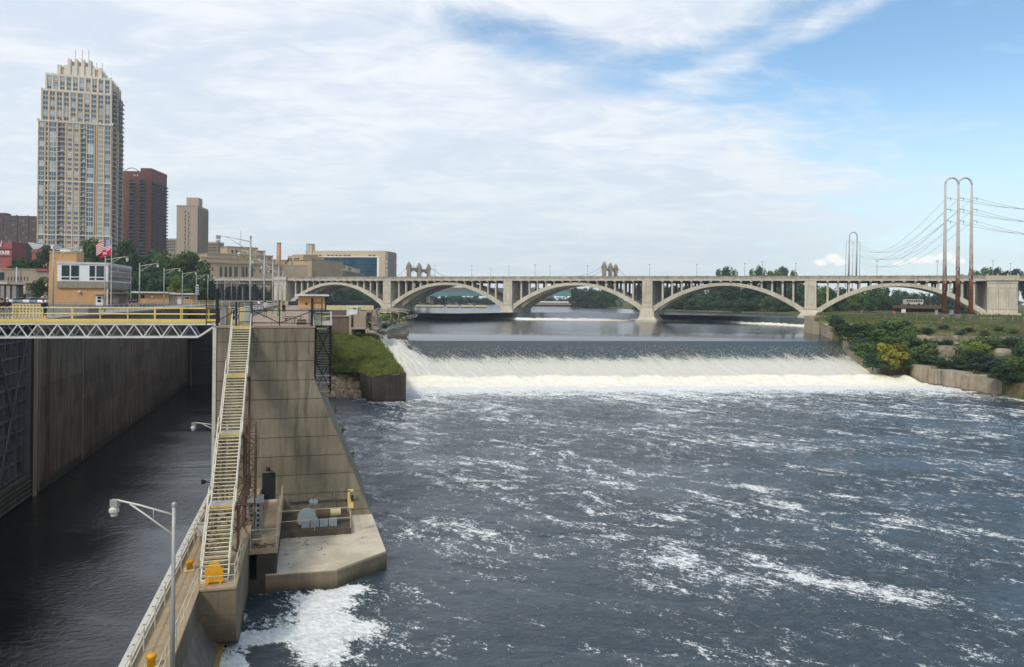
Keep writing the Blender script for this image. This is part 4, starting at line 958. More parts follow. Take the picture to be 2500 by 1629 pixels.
def flag(label, w_, h_, z_, droop, cols):
    m = MB(); ny, nx = 13, 16
    for j in range(ny):
        for i in range(nx):
            q = [flagpt((i+di)/nx, (j+dj)/ny, w_, h_, z_, droop) for di, dj in ((0, 0), (1, 0), (1, 1), (0, 1))]
            m.add(q, [(0, 1, 2, 3)], cols(i/nx, j))
    return m
PX = PF.y/FPX
f1 = thing('flag', PF+Vector((0, 0, zt-TOP-1)), 'striped red and white flag with a blue star canton flying from the pole', 'flag')
m = flag('', 37*PX, 28*PX, ZY(271, 584, PF.y), 14*PX, lambda s_, j: M_nvy if s_ < .4 and j < 7 else (M_red if j % 2 == 0 else M_wht)); m.build('cloth', f1)
m = MB()
for r in range(9):
    for k in range(6 if r % 2 == 0 else 5):
        p = flagpt((.02+.36*(k+(.5 if r % 2 == 0 else 1.))/6), (r+.7)/9*.51, 37*PX, 28*PX, ZY(271, 584, PF.y), 14*PX)+Vector((.0, -.03, 0))
        m.box(p.x-.05, p.x+.05, p.y-.02, p.y, p.z-.05, p.z+.05, M_wht)
tag(m.build('stars', f1), kind='stuff')
f2 = thing('flag', PF+Vector((0, 0, zt-TOP-5)), 'small plain red flag with a white castle mark flying below', 'flag')
flag('', 27*PX, 16*PX, ZY(271, 608, PF.y), 7*PX, lambda s_, j: M_crim).build('cloth', f2)
m = MB()
for s0, s1, t0, t1 in ((.38, .62, .45, .68), (.36, .43, .34, .45), (.47, .53, .30, .45), (.57, .64, .34, .45)):
    q = [flagpt(a_, b_, 27*PX, 16*PX, ZY(271, 608, PF.y), 7*PX)+Vector((0, -.05, 0)) for a_, b_ in ((s0, t0), (s1, t0), (s1, t1), (s0, t1))]
    m.add(q, [(0, 1, 2, 3)], M_wht)
m.build('emblem', f2)
# low hut behind it and the shed on the river wall
def hut(name, label, u0, px0, px1, pytop, depth, roofpx, mat=M_brick):
    v0_, v1_ = PU(px0, 745, u0)[0], PU(px1, 745, u0)[0]; zt_ = PU((px0+px1)/2, pytop, u0)[1]
    t = lt(name, u0, (v0_+v1_)/2, TOP, label, 'building')
    fb(LM, 'wall', mat, v0_, v1_, u0, u0+depth, TOP, zt_, t); fb(LM, 'plinth', M_deckgrey, v0_-.04, v1_+.04, u0-.04, u0+depth+.04, TOP-.1, TOP+.25, t)
    rv0, rv1 = PU(roofpx[0], 745, u0)[0], PU(roofpx[1], 745, u0)[0]
    fb(LM, 'roof', M_roofw, rv0, rv1, u0-.9, u0+depth+.6, zt_, zt_+.28, t); fb(LM, 'roof_felt', M_roofg, rv0+.1, rv1-.1, u0-.8, u0+depth+.5, zt_+.28, zt_+.33, t)
    return t, v0_, v1_, zt_
t, v0_, v1_, zt_ = hut('shed', 'small orange brick shed with a flat white roof on the river wall', 141, 728, 793, 723, 6., (719, 803))
fb(LM, 'vent', M_void, v0_+1.2, v0_+1.6, 140.97, 141.02, zt_-1.6, zt_-1.2, t); fb(LM, 'side_door', M_greysteel, v1_-.01, v1_+.04, 142, 143.1, TOP, TOP+2.1, t)
rod('downpipe', M_steelk, L(140.93, v0_+2.7, TOP), L(140.93, v0_+2.7, zt_+4.5), .07, t)
t, v0_, v1_, zt_ = hut('low_hut', 'low orange brick lockhouse hut with a flat white roof behind the control building', 212, 338, 412, 715.5, 9, (321, 412))
fb(LM, 'window', M_void, v0_+.5, v0_+1.4, 211.95, 212.05, TOP+1.5, zt_-.5, t); fb(LM, 'wall_lamp', M_white, v0_+3., v0_+3.4, 211.8, 212, zt_-1.2, zt_-.7, t); fb(LM, 'gutter', M_galvw, v0_-1., v1_, 211.05, 211.1, zt_-.05, zt_+.1, t)
t, v0_, v1_, zt_ = hut('low_hut', 'lower right wing of the brick lockhouse hut with a white door', 213, 413, 470, 719, 8, (414, 476))
fb(LM, 'door', M_white, PU(433, 740, 213)[0], PU(443, 740, 213)[0], 212.93, 213.02, TOP, zt_-.5, t)
fb(LM, 'door', M_bluegrey, PU(416, 740, 213)[0], PU(425, 740, 213)[0], 212.93, 213.02, TOP, zt_-.6, t)
w_ = fb(LM, 'window', M_white, PU(450, 740, 213)[0], PU(463, 740, 213)[0], 212.93, 213.02, TOP+1.2, zt_-.5, t)
fb(LM, 'pane', G_old, PU(451.5, 740, 213)[0], PU(461.5, 740, 213)[0], 212.9, 212.925, TOP+1.4, zt_-.7, w_)
# rails and barriers along the left wall top
railing('grey pipe railing along the left lock wall top', [L(78, -24.4, TOP), L(200, -24.4, TOP)], M_galv, 1.05, 2, 3., .07)
railing('green grey pipe railing on the left wall in front of the parked cars', [L(96, -38, TOP), L(132, -34, TOP)], M_galv, 1.05, 2, 2.5, .06)
yb = lt('safety_barrier', 90, -27, TOP, 'pale yellow barred gate beam on the left lock wall behind the walkway', 'barrier')
va_, vb_ = PU(32, 770, 84)[0], PU(98, 770, 84)[0]
for z0 in (TOP+.08, TOP+.62, TOP+1.2): fb(LM, 'rail', M_yellowpale, va_, vb_, 83.95, 84.05, z0, z0+.12, yb)
for k in range(9): fb(LM, 'upright', M_yellowpale, va_+(vb_-va_)*k/8-.05, va_+(vb_-va_)*k/8+.05, 83.9, 84.1, TOP, TOP+1.3, yb)
fb(LM, 'gate_curb', M_deckgrey, -30, -24.2, 96, 100, TOP, TOP+.7, lt('curb', 98, -27, TOP, 'low grey concrete block on the left lock wall', 'curb'))
# machinery and odds and ends on the river wall deck
def deckbox(name, label, cat, px0, px1, py0, py1, u0, dep, mat, extra=None):
    (v0_, z0), (v1_, z1) = PU(px0, py1, u0), PU(px1, py0, u0); z0 = TOP
    t = lt(name, u0, (v0_+v1_)/2, TOP, label, cat)
    fb(LM, 'body', mat, v0_, v1_, u0, u0+dep, z0+.05, z1, t); fb(LM, 'foot', M_greysteel, v0_+.05, v1_-.05, u0+.05, u0+dep-.05, z0, z0+.05, t)
    fb(LM, 'lid', extra or mat, v0_-.04, v1_+.04, u0-.04, u0+dep+.04, z1, z1+.07, t); fb(LM, 'door', extra or mat, v0_+.1, (v0_+v1_)/2, u0-.03, u0, z0+.15, z1-.1, t)
    return t
deckbox('machinery_cabinet', 'grey machinery cabinet left of the stair head', 'cabinet', 537, 552, 752, 784, 63.5, 1., M_greysteel)
deckbox('machinery_cabinet', 'yellow machinery cabinet behind the stair head gate', 'cabinet', 552, 562, 752, 782, 64.5, .8, M_steely)
deckbox('machinery_cabinet', 'pale yellow cabinet beside the big lamp behind the gate', 'cabinet', 583, 597, 752, 778, 66.5, .8, M_yellowpale)
deckbox('machinery_cabinet', 'large grey cabinet behind the big lamp', 'cabinet', 597, 614, 750, 782, 64.5, 1.2, M_bluegrey)
deckbox('machinery_cabinet', 'grey cabinet at the right end of the lock wall deck', 'cabinet', 752, 764, 756, 782, 62.6, .9, M_greysteel)
for i, (px0, px1, py0, py1, u0) in enumerate(((693, 740, 772, 777, 74), (690, 727, 777, 783, 68))):
    v0_, v1_ = PU(px0, 780, u0)[0], PU(px1, 780, u0)[0]
    t = lt('bench', u0, (v0_+v1_)/2, TOP, ('long brown timber bench farther back on the wall deck', 'brown timber bench nearer the fence on the wall deck')[i], 'bench', 'timber benches on the lock wall')
    for j in range(3): fb(LM, 'slat', M_rust, v0_, v1_, u0+j*.17, u0+j*.17+.14, TOP+.38, TOP+.44, t)
    for v_ in (v0_+.2, v1_-.3): fb(LM, 'leg', M_rust, v_, v_+.1, u0, u0+.45, TOP+.02, TOP+.38, t)
v0_, v1_ = PU(724, 780, 64)[0], PU(748, 780, 64)[0]
t = lt('timber_stack', 64, v0_, TOP, 'low stack of brown timbers by the end fence on the wall deck', 'timber stack')
for k in range(3):
    for j in range(4): fb(LM, 'plank', surf('brown_timber', (.13, .085, .05), (.09, .06, .04), 2.), v0_+.02*k, v1_-.03*j, 63.6+j*.28, 63.85+j*.28, TOP+.02+k*.15, TOP+.15+k*.15, t)
fb(LM, 'parapet', M_deckgrey, -6.9, -6.5, 78, 200, TOP, TOP+.55, lt('parapet', 100, -6.7, TOP, 'low grey parapet along the chamber side of the river wall', 'parapet'))
railing('grey pipe railing along the chamber side of the river wall', [L(70, -6.7, TOP), L(200, -6.7, TOP)], M_galvw, 1.05, 2, 3., .07)
yr = railing('faded yellow railing farther up the river wall in front of the bridge', [L(150, -5.2, TOP), L(204, -5.2, TOP)], M_yellowpale, 1.2, 3, 1.8, .09)
yl = railing('faded yellow railing crossing the far end of the lock chamber', [L(169, -23.5, TOP), L(169, -7.2, TOP)], M_yellowpale, 1.2, 3, 1.5, .1)
fb(LM, 'walk_deck', M_galv, -24, -6.9, 168.4, 170.2, 15.9, TOP, lt('gate_walkway', 169, -15, TOP, 'grey walkway on top of the far lock gates', 'walkway'))
# ------------------------------------------------------------ concrete arch bridge
BP0 = Vector((-64.6, 392, 0)); BD = Vector((62.6, -26.4, 0)); BL = BD.length; BE = BD/BL; BN = Vector((-BE.y, BE.x, 0))  # BN away
BM = Matrix(((BE.x, BN.x, 0, BP0.x), (BE.y, BN.y, 0, BP0.y), (0, 0, 1, 0), (0, 0, 0, 1)))       # local x along, y away, z up
br = tag(link(bpy.data.objects.new('arch_bridge', None), None, BM), 'long pale concrete bridge of five open-spandrel arches crossing the river', 'bridge')
BW = 22.; ZD = 27.9; ZP = 29.15
def zpar(x): return 0.
X0, X1 = -BL*2.7, BL*4.75
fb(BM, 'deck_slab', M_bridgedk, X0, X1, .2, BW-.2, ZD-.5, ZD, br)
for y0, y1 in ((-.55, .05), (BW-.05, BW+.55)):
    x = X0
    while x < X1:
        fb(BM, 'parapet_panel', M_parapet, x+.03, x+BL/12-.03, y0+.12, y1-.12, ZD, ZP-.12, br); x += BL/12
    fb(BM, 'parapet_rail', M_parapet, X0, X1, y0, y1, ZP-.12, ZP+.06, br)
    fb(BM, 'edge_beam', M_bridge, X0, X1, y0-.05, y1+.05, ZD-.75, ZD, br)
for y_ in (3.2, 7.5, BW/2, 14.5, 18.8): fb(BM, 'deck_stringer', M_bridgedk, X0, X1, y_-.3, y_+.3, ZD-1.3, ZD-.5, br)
x = X0; pm = M_parapet
while x < X1:
    fb(BM, 'parapet_post', pm, x-.22, x+.22, -.65, .1, ZD-.1, ZP+.24, br); x += BL/12
SPR, CRN = 14.6, 26.4
def arch_z(q): return SPR+(CRN-SPR)*(1-(2*q-1)**2)**1.0 if True else 0
spans = [(i*BL+2.5, (i+1)*BL-2.5) for i in range(-1, 4)]
spans[4] = (3*BL+2.5, 4*BL-5.6)
spans[0] = (-BL+5.0, -2.5)
for a, b2 in spans:
    for y0 in (.15, BW/2-1.2, BW-2.6):
        m = MB(); n = 24; top, bot = [], []
        for k in range(n+1):
            q = k/n; x = a+(b2-a)*q; e = abs(2*q-1); th = 1.35+1.15*e**1.6
            zt = SPR+1.2+(CRN-SPR-1.2)*(1-e**2.05); top.append((x, zt)); bot.append((x, zt-th-(.5 if e > .98 else 0)))
        ww = 2.4
        for k in range(n):
            q4 = [top[k], top[k+1], bot[k+1], bot[k]]
            vs = [BM @ Vector((p[0], y, p[1])) for y in (y0, y0+ww) for p in q4]
            m.add(vs, [(0, 3, 2, 1), (4, 5, 6, 7), (0, 1, 5, 4), (3, 7, 6, 2)], M_bridge)
        m.build('arch_rib', br)
    nc = 14
    for k in range(1, nc+1):
        q = k/(nc+1); x = a+(b2-a)*q; e = abs(2*q-1); zt = SPR+1.2+(CRN-SPR-1.2)*(1-e**2.05)
        for y0 in (.4, BW/2-.6, BW-1.9):
            if ZD-.75-zt > .25:
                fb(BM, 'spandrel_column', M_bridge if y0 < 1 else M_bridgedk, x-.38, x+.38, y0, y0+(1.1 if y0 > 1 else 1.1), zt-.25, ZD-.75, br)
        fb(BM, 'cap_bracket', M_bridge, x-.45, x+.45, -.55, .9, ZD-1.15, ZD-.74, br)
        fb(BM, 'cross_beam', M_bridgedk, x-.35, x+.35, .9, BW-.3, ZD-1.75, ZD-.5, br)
def pier(x, w2, base):
    p = tag(link(bpy.data.objects.new('pier', None), br, BM @ Matrix.Translation((x, 0, 0))))
    fb(BM, 'shaft', M_bridge, x-w2, x+w2, -.45, BW+.3, 16.2, ZD-.75, p)
    fb(BM, 'recessed_panel', M_parapet, x-w2*.62, x+w2*.62, -.50, -.44, 17.2, ZD-3.0, p)
    fb(BM, 'recessed_panel', M_bridge, x-w2*.58, x+w2*.58, -.53, -.49, 17.3, ZD-3.2, p)
    fb(BM, 'moulding', M_bridge, x-w2-.35, x+w2+.35, -.8, BW+.6, 15.5, 16.2, p)
    fb(BM, 'moulding', M_bridge, x-w2-.15, x+w2+.15, -.62, BW+.5, 15.1, 15.5, p)
    m = MB(); e = w2+.7; f_ = w2+1.0; g_ = base
    m.prism([(x-f_-.25, -1.5), (x+f_+.25, -1.5), (x+f_+.25, BW+1.2), (x-f_-.25, BW+1.2)], g_+2.2, 15.1, M_bridge, BM, [(x-w2-.3, -.8), (x+w2+.3, -.8), (x+w2+.3, BW+.7), (x-w2-.3, BW+.7)])
    m.prism([(x-f_-1.1, -2.2), (x+f_+1.1, -2.2), (x+f_+1.1, BW+1.5), (x-f_-1.1, BW+1.5)], g_+.9, g_+2.2, M_bridge, BM, [(x-f_-.25, -1.5), (x+f_+.25, -1.5), (x+f_+.25, BW+1.2), (x-f_-.25, BW+1.2)]); m.build('base', p)
    m = MB(); m.prism([(x-f_-1.9, -2.7), (x, -3.6), (x+f_+1.9, -2.7), (x+f_+1.9, BW+2), (x-f_-1.9, BW+2)], 6., g_+.9, M_bridge, BM, [(x-f_-1.5, -2.5), (x, -3.2), (x+f_+1.5, -2.5), (x+f_+1.5, BW+1.8), (x-f_-1.5, BW+1.8)]); m.build('footing', p)
for i in range(0, 4): pier(i*BL, 2.25, 8.7 if i < 3 else 12)
def abut(x, w2, lab):
    p = tag(link(bpy.data.objects.new('abutment', None), br, BM @ Matrix.Translation((x, 0, 0))))
    fb(BM, 'shaft', M_bridge, x-w2, x+w2, -1.2, BW+.8, 15, ZD-.6, p)
    for k in range(3):
        xx = x-w2+w2*2*(k+.5)/3; fb(BM, 'pilaster_panel', M_parapet, xx-w2*.27, xx+w2*.27, -1.28, -1.19, 16.4, ZD-3.3, p); fb(BM, 'pilaster_panel', M_bridge, xx-w2*.24, xx+w2*.24, -1.34, -1.27, 16.5, ZD-3.6, p)
    fb(BM, 'cornice', M_bridge, x-w2-.4, x+w2+.4, -1.7, BW+1, ZD-.6, ZP, p); fb(BM, 'moulding', M_bridge, x-w2-.2, x+w2+.2, -1.4, BW+1, ZD-1.6, ZD-1.2, p)
    fb(BM, 'base', M_bridge, x-w2-1, x+w2+1, -2.2, BW+1.5, 10, 15, p)
    for k in (-1, -.33, .33, 1): fb(BM, 'finial_post', M_parapet, x+k*w2-.3, x+k*w2+.3, -1.7, -1.1, ZP, ZP+.7, p)
abut(4*BL-.6, 4.9, ''); abut(-BL-.2, 4.2, '')
for k in range(9):     # approach span columns on the left
    x = -BL-6-k*8.
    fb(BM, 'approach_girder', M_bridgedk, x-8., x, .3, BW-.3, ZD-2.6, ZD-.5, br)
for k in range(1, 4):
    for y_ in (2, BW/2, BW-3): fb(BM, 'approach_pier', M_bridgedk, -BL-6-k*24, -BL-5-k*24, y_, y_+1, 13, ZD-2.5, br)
# street lamps on the bridge
def bl_at(px):
    a, b = ray(px, 676); t = (BP0.y*a-BP0.x)/(BE.x-a*BE.y); return t
m = MB(); m.tube([(0, 0, 0), (0, 0, 7.)], .11, M_greysteel, 6, r1=.07)
lp = thing('bridge_lamp', (0, 0, 0), 'slim dark lamp post on the arch bridge deck', 'street lamp', 'lamp posts along the arch bridge'); m.build('pole', lp)
m = MB(); m.box(-.5, .5, -.2, .2, 6.9, 7.12, M_greysteel); m.build('lamp_head', lp)
m = MB(); m.box(-.2, .2, -.2, .2, 0, .5, M_greysteel); m.build('base', lp)
bls = [(967, 646), (978, 651), (1061, 648), (1151, 648), (1153, 655), (1242, 649), (1266, 646), (1342, 649), (1434, 648), (1585, 646), (1701, 645), (1818, 643), (1851, 639), (1943, 643), (2141, 637), (2288, 637), (2424, 637), (2467, 643)]
bll = {0: 'leftmost lamp post over the second arch, left of the suspension tower', 17: 'lamp post above the big right-hand abutment'}
for k, (px_, pt) in enumerate(bls):
    t_ = bl_at(px_); yy = .2 if k not in (1, 4, 6, 12) else BW-.2
    P = BM @ Vector((t_, yy, ZD)); h_ = ZY(px_, pt, P.y)-ZD
    M_ = Matrix.Translation(P) @ Matrix.Rotation(math.atan2(BE.y, BE.x), 4, 'Z') @ Matrix.Scale(max(.5, h_/7.1), 4)
    if k == 0: lp.matrix_basis = M_; WM[lp.name] = M_; o = lp
    else: o = copy_tree(lp, M_)
    near_ = ['left of the suspension tower', 'left of the suspension tower, second from its cables', 'right of the first suspension tower', 'at the left end of the third arch', 'just beside the pole left of the second river pier', 'a little right of the second river pier', 'with a double head right of the second river pier', 'above the left half of the third arch', 'in front of the second suspension tower cables', 'directly above the third river pier', 'above the left part of the fourth arch', 'above the trees of the fourth arch', 'rising highest behind the fourth arch', 'above the crown right of the fourth arch', 'just right of the far pylon', 'left of the rusted pylon', 'between the rusted pylon and the abutment', 'above the big right-hand abutment'][k]
    o['label'] = 'slim dark bridge lamp post '+near_
# a couple of cars on the deck
for px_, nm, c_ in ((1322, 'dark', (.03, .03, .035)), (1408, 'silver', (.5, .5, .5))):
    t_ = bl_at(px_); cr = tag(link(bpy.data.objects.new('car', None), None, BM @ Matrix.Translation((t_, 3, ZD))), nm+' car driving over the arch bridge behind the parapet', 'car', 'cars on the bridge')
    mc = surf('car_paint_'+nm, c_, None, 1, .3, bump=0)
    m = MB(); m.prism([(t_-2.2, 2.2), (t_+2.2, 2.2), (t_+2.2, 3.9), (t_-2.2, 3.9)], ZD+.35, ZD+.95, mc, BM, [(t_-2.1, 2.25), (t_+2.1, 2.25), (t_+2.1, 3.85), (t_-2.1, 3.85)]); m.build('body', cr)
    m = MB(); m.prism([(t_-1.5, 2.3), (t_+1.3, 2.3), (t_+1.3, 3.8), (t_-1.5, 3.8)], ZD+.95, ZD+1.5, G_dark, BM, [(t_-1., 2.45), (t_+.8, 2.45), (t_+.8, 3.65), (t_-1., 3.65)]); m.build('cabin', cr)
    for xx in (-1.4, 1.4):
        m = MB(); m.tube([BM @ Vector((t_+xx, 2.15, ZD+.33)), BM @ Vector((t_+xx, 3.95, ZD+.33))], .33, M_void, 10); m.build('wheel', cr)

# suspension bridge towers beyond
def susp(name, label, cols, Y, ybase):
    t = thing(name, PY(cols[0][0], ybase, Y), label, 'bridge tower', 'suspension bridge towers beyond the arches')
    cs = []
    for i, (xc, wpx, yt) in enumerate(cols):
        Yk = Y+i*9; P = PY(xc, ybase, Yk); zt = ZY(xc, yt, Yk); hw = wpx/2*Yk/FPX; cs.append((P, zt, hw))
        T = Matrix.Translation((P.x, P.y, 0))
        m = MB(); m.box(-hw, hw, -hw, hw, 14, zt-2.9*hw, M_tangrey, T)
        m.box(-hw*1.25, hw*1.25, -hw*1.25, hw*1.25, zt-2.9*hw, zt-2.3*hw, M_tangrey, T); m.build('column', t)
        m = MB(); m.lathe((P.x, P.y, zt-2.3*hw), [(hw*1.1, 0), (hw*1.05, hw*.7), (hw*.7, hw*1.4), (hw*.25, hw*1.9), (.05, hw*2.3)], M_tangrey, 8); m.build('dome_cap', t)
        for sx in (-1, 1): m = MB(); m.box(sx*hw*1.3-.2, sx*hw*1.3+.2, -.4, .4, zt-4.4*hw, zt-2.9*hw, M_tangrey, T); m.build('bracket', t)
    for (P, zt, hw), (Q, zq, hq) in zip(cs[:-1], cs[1:]):
        n = 8; m = MB()
        for k in range(n):
            a, b2 = k/n, (k+1)/n
            pa, pb = P.lerp(Q, a), P.lerp(Q, b2); za = min(zt, zq)-3.2*hw; da, db = 3.2*abs(2*a-1)**2, 3.2*abs(2*b2-1)**2
            vs = [Vector((p.x+ox, p.y, z)) for ox in (-.8, .8) for p, z in ((pa, za), (pb, za), (pb, za-2.2-db), (pa, za-2.2-da))]
            m.add(vs, [(0, 1, 2, 3), (4, 7, 6, 5), (0, 4, 5, 1), (3, 2, 6, 7)], M_tangrey)
        m.build('arch_head', t)
    return t, cs
t1, c1 = susp('suspension_tower', 'grey stone suspension bridge tower of three domed columns above the second arch', ((998, 9.5, 638), (1023, 9.5, 640), (1046, 8.5, 643)), 640, 676)
t2, c2 = susp('suspension_tower', 'grey stone suspension bridge tower seen end-on above the third arch', ((1475, 10, 637), (1490, 9, 640), (1503, 9, 643)), 760, 674)
def cable(label, pts, d=.18, mat=None):
    t = thing('suspension_cable', pts[0], label, 'cable', 'suspension cables')
    m = MB(); m.tube(pts, d, mat or M_greysteel, 5); m.build('strand', t)
for (x0, y0, Ya), (x1, y1, Yb), lb in (((996, 650, 640), (955, 678, 640), 'left suspension cable of the left tower'), ((1002, 647, 640), (1080, 678, 700), 'long cable running right from the left tower'), ((1047, 650, 658), (1100, 677, 700), 'cable running right from the third column of the left tower'), ((1023, 652, 649), (980, 678, 649), 'short cable left of the middle column of the left tower'),
                                       ((1472, 649, 760), (1415, 674, 760), 'upper cable running left from the right tower'), ((1472, 657, 760), (1437, 674, 760), 'lower cable running left from the right tower'), ((1507, 653, 778), (1535, 676, 778), 'cable running right from the right tower')):
    A, B = PY(x0, y0, Ya), PY(x1, y1, Yb); n = 8
    cable(lb, [A.lerp(B, k/n)-Vector((0, 0, 2.*math.sin(math.pi*k/n))) for k in range(n+1)])
# teal girder bridge and a low concrete bridge seen through the arches
def boxpx(F, name, mat, x0, x1, y0, y1, Y, dep, parent):
    A, B = PY(x0, y1, Y), PY(x1, y0, Y); return fb(Matrix(), name, mat, A.x, B.x, Y, Y+dep, A.z, B.z, parent)
t = thing('girder_bridge', PY(1110, 722, 780), 'teal steel girder bridge with a grey parapet seen through the second arch', 'bridge')
for x0, x1 in ((1000, 1090), (1090, 1185), (1185, 1300), (1300, 1420)): boxpx(None, 'girder', M_teal, x0+.3, x1-.3, 714, 722.5, 780, 2, t)
boxpx(None, 'parapet', M_bridgedk, 1000, 1420, 705, 714, 781, 1, t); boxpx(None, 'deck', M_bridgedk, 1000, 1420, 712, 716, 782, 16, t)
for x0 in (1050, 1240, 1400): boxpx(None, 'pier', M_bridgedk, x0, x0+8, 722, 752, 783, 12, t)
t = thing('low_bridge', PY(1320, 745, 700), 'low brown bridge on stone piers under the third arch', 'bridge')
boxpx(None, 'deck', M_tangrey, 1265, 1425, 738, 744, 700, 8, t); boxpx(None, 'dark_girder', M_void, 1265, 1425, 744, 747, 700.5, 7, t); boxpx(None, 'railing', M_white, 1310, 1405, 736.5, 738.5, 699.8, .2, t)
for x0 in (1268, 1309, 1352, 1384): boxpx(None, 'pier', M_tangrey, x0, x0+4, 747, 760, 701, 6, t)
# dark bridge with a pale bus under the fifth arch
t = thing('rail_bridge', PY(2240, 755, 340), 'dark low plate girder bridge under the right arch behind the pylons', 'bridge')
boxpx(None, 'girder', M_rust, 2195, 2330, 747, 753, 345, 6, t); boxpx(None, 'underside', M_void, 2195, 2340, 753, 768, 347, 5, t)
for x0 in range(2200, 2330, 12): boxpx(None, 'railing_post', M_galv, x0, x0+.8, 742, 747, 344.8, .1, t)
t = thing('bus', PY(2235, 742, 350), 'white bus with dark windows on the bridge behind the pylons', 'bus')
boxpx(None, 'body', M_galvw, 2211, 2254, 731.5, 743, 349, 2.5, t)
for k in range(7): boxpx(None, 'window', M_void, 2214+k*5.6, 2218+k*5.6, 733, 737, 348.9, .1, t)
for x0 in (2218, 2244):
    m = MB(); P = PY(x0, 742.5, 348.8); m.tube([P, P+Vector((0, .4, 0))], .45, M_void, 10); m.build('wheel', t)
# yellow floating booms on the upper river
for i, (x0, x1) in enumerate(((993, 1024), (1024.5, 1052), (1053, 1082), (1089, 1119), (1125, 1155), (1160, 1188))):
    P = PZ((x0+x1)/2, 757, UPPER); Yb = 520; A, B = PY(x0, 757, Yb), PY(x1, 746, Yb)
    t = thing('boom_float', A, ['first', 'second', 'third', 'fourth', 'fifth', 'last'][i]+' yellow boom float from the left in the row beyond the weir', 'float', 'yellow boom floats on the upper river')
    fb(Matrix(), 'barrel', M_yellowpale, A.x, B.x, Yb, Yb+2.5, UPPER+.5, B.z, t); fb(Matrix(), 'waterline', M_void, A.x, B.x, Yb-.05, Yb+2.4, UPPER-.3, UPPER+.5, t); fb(Matrix(), 'top_plate', M_yellowpale, A.x+.1, B.x-.1, Yb+.1, Yb+2.3, B.z, B.z+.15, t)

# ------------------------------------------------------------ pylons and wires
def pylon(label, cols, Y, base_y, top_y, arc_y, r0, r1, n, grp, pads=True, mat=None):
    P0 = PY(cols[0], base_y, Y); t = thing('pylon', P0, label, 'power pylon', grp)
    zt = ZY(cols[0], arc_y, Y); z0 = P0.z; xs = [PY(c, 600, Y).x for c in cols]
    for c in cols:
        xb = PY(c-2.5, base_y, Y).x; xt = PY(c, arc_y, Y).x
        m = MB(); m.tube([(xb, Y, z0-1), (xb*.5+xt*.5, Y, (z0+zt)/2), (xt, Y, zt)], r0, mat or M_pole, 12, r1=r1); m.build('pole', t, True)
        if pads: m = MB(); m.lathe((xb, Y, z0-3.5), [(1.3, 0), (1.3, 4.2), (1.1, 4.3)], M_bridgedk, 14); m.build('footing', t)
    for a, b2 in zip(cols[:-1], cols[1:]):
        xa, xb = PY(a, arc_y, Y).x, PY(b2, arc_y, Y).x; rr = (xb-xa)/2; h = ZY(a, top_y, Y)-zt
        m = MB(); m.tube([((xa+xb)/2-rr*math.cos(q), Y, zt+h*math.sin(q)) for q in np.linspace(0, math.pi, 17)], r1*1.02, M_galvw, 10); m.build('arch', t, True)
    return t
PYC = [2308, 2340, 2372.5]
py1 = pylon('tall transmission pylon of three rust-streaked poles joined by two arches', PYC, 236, 773, 434, 450, .72, .30, 3, 'tubular power pylons')
py2 = pylon('distant grey transmission pylon of two poles joined by one arch', [2074, 2092.5], 470, 690, 567, 577, .55, .36, 2, 'tubular power pylons', False, M_galv)
py3 = pylon('faint far transmission pylon behind the two-pole one', [2066, 2083, 2100], 800, 700, 588, 594, .35, .25, 3, 'tubular power pylons', False, M_galv)
for c in PYC:
    for ya in (483.5, 511, 539.5):
        A = PY(c, ya, 236); B = PY(c+13, ya+.5, 235)
        bar('crossarm', M_steelk, A, B, .14, py1); bar('insulator', M_steelk, B-Vector((0, 0, .7)), B, .12, py1)
w_ = 0
for i, c in enumerate(PYC):
    for j, ya in enumerate((484.5, 512.5, 541)):
        A = PY(c+13, ya, 235); B = PY(2600+i*40, ya+26+8*i+4*j, 215-12*i)
        t = thing('power_line', A, 'thin %s power line running right from the %s tall pylon pole' % (('top', 'middle', 'lowest')[j], ('first', 'second', 'third')[i]), 'power line', 'power lines')
        m = MB(); m.tube([A.lerp(B, k/8)-Vector((0, 0, 1.2*math.sin(math.pi*k/8))) for k in range(9)], .045, M_greysteel, 4); m.build('wire', t)
        A = PY(c, ya+2, 236); B = PY((2074, 2083, 2092.5)[i], 592+j*14, 470)
        t = thing('power_line', A, 'thin %s power line sagging far back from the %s tall pylon pole' % (('top', 'middle', 'lowest')[j], ('first', 'second', 'third')[i]), 'power line', 'power lines')
        m = MB(); m.tube([A.lerp(B, k/14)-Vector((0, 0, 11*math.sin(math.pi*k/14))) for k in range(15)], .05, M_galv, 4); m.build('wire', t)

# ------------------------------------------------------------ land
def poly_land(name, pts, z, mat): return sheet(name, pts, z, mat, 'structure', 14.)
lw = [L(8, -30), L(205, -30), L(205, -24.2), L(300, -24.2), L(430, 6)]
poly_land('left_bank', [(p.x, p.y) for p in lw]+[(-78, 470), (-110, 700), (-160, 1100), (-1400, 1100), (-1400, -50), (-60, -50)], TOP-.05, M_asph)
poly_land('river_island', [(p.x, p.y) for p in (L(205, -6.9), L(205, .4), L(172, .45))]+[(-46, 180), (-41, 188), (-43, 214), (-46, 250), (-45, 330), (-48, 455), (-66, 455), (-100, 430)], 9.6, M_soil)
m = MB(); m.prism([(-2550, 1101), (-160, 1101), (2550, 1101), (2550, 2550), (-2550, 2550)], 5, 14.5, M_turf); tag(m.build('far_ground'), kind='structure')
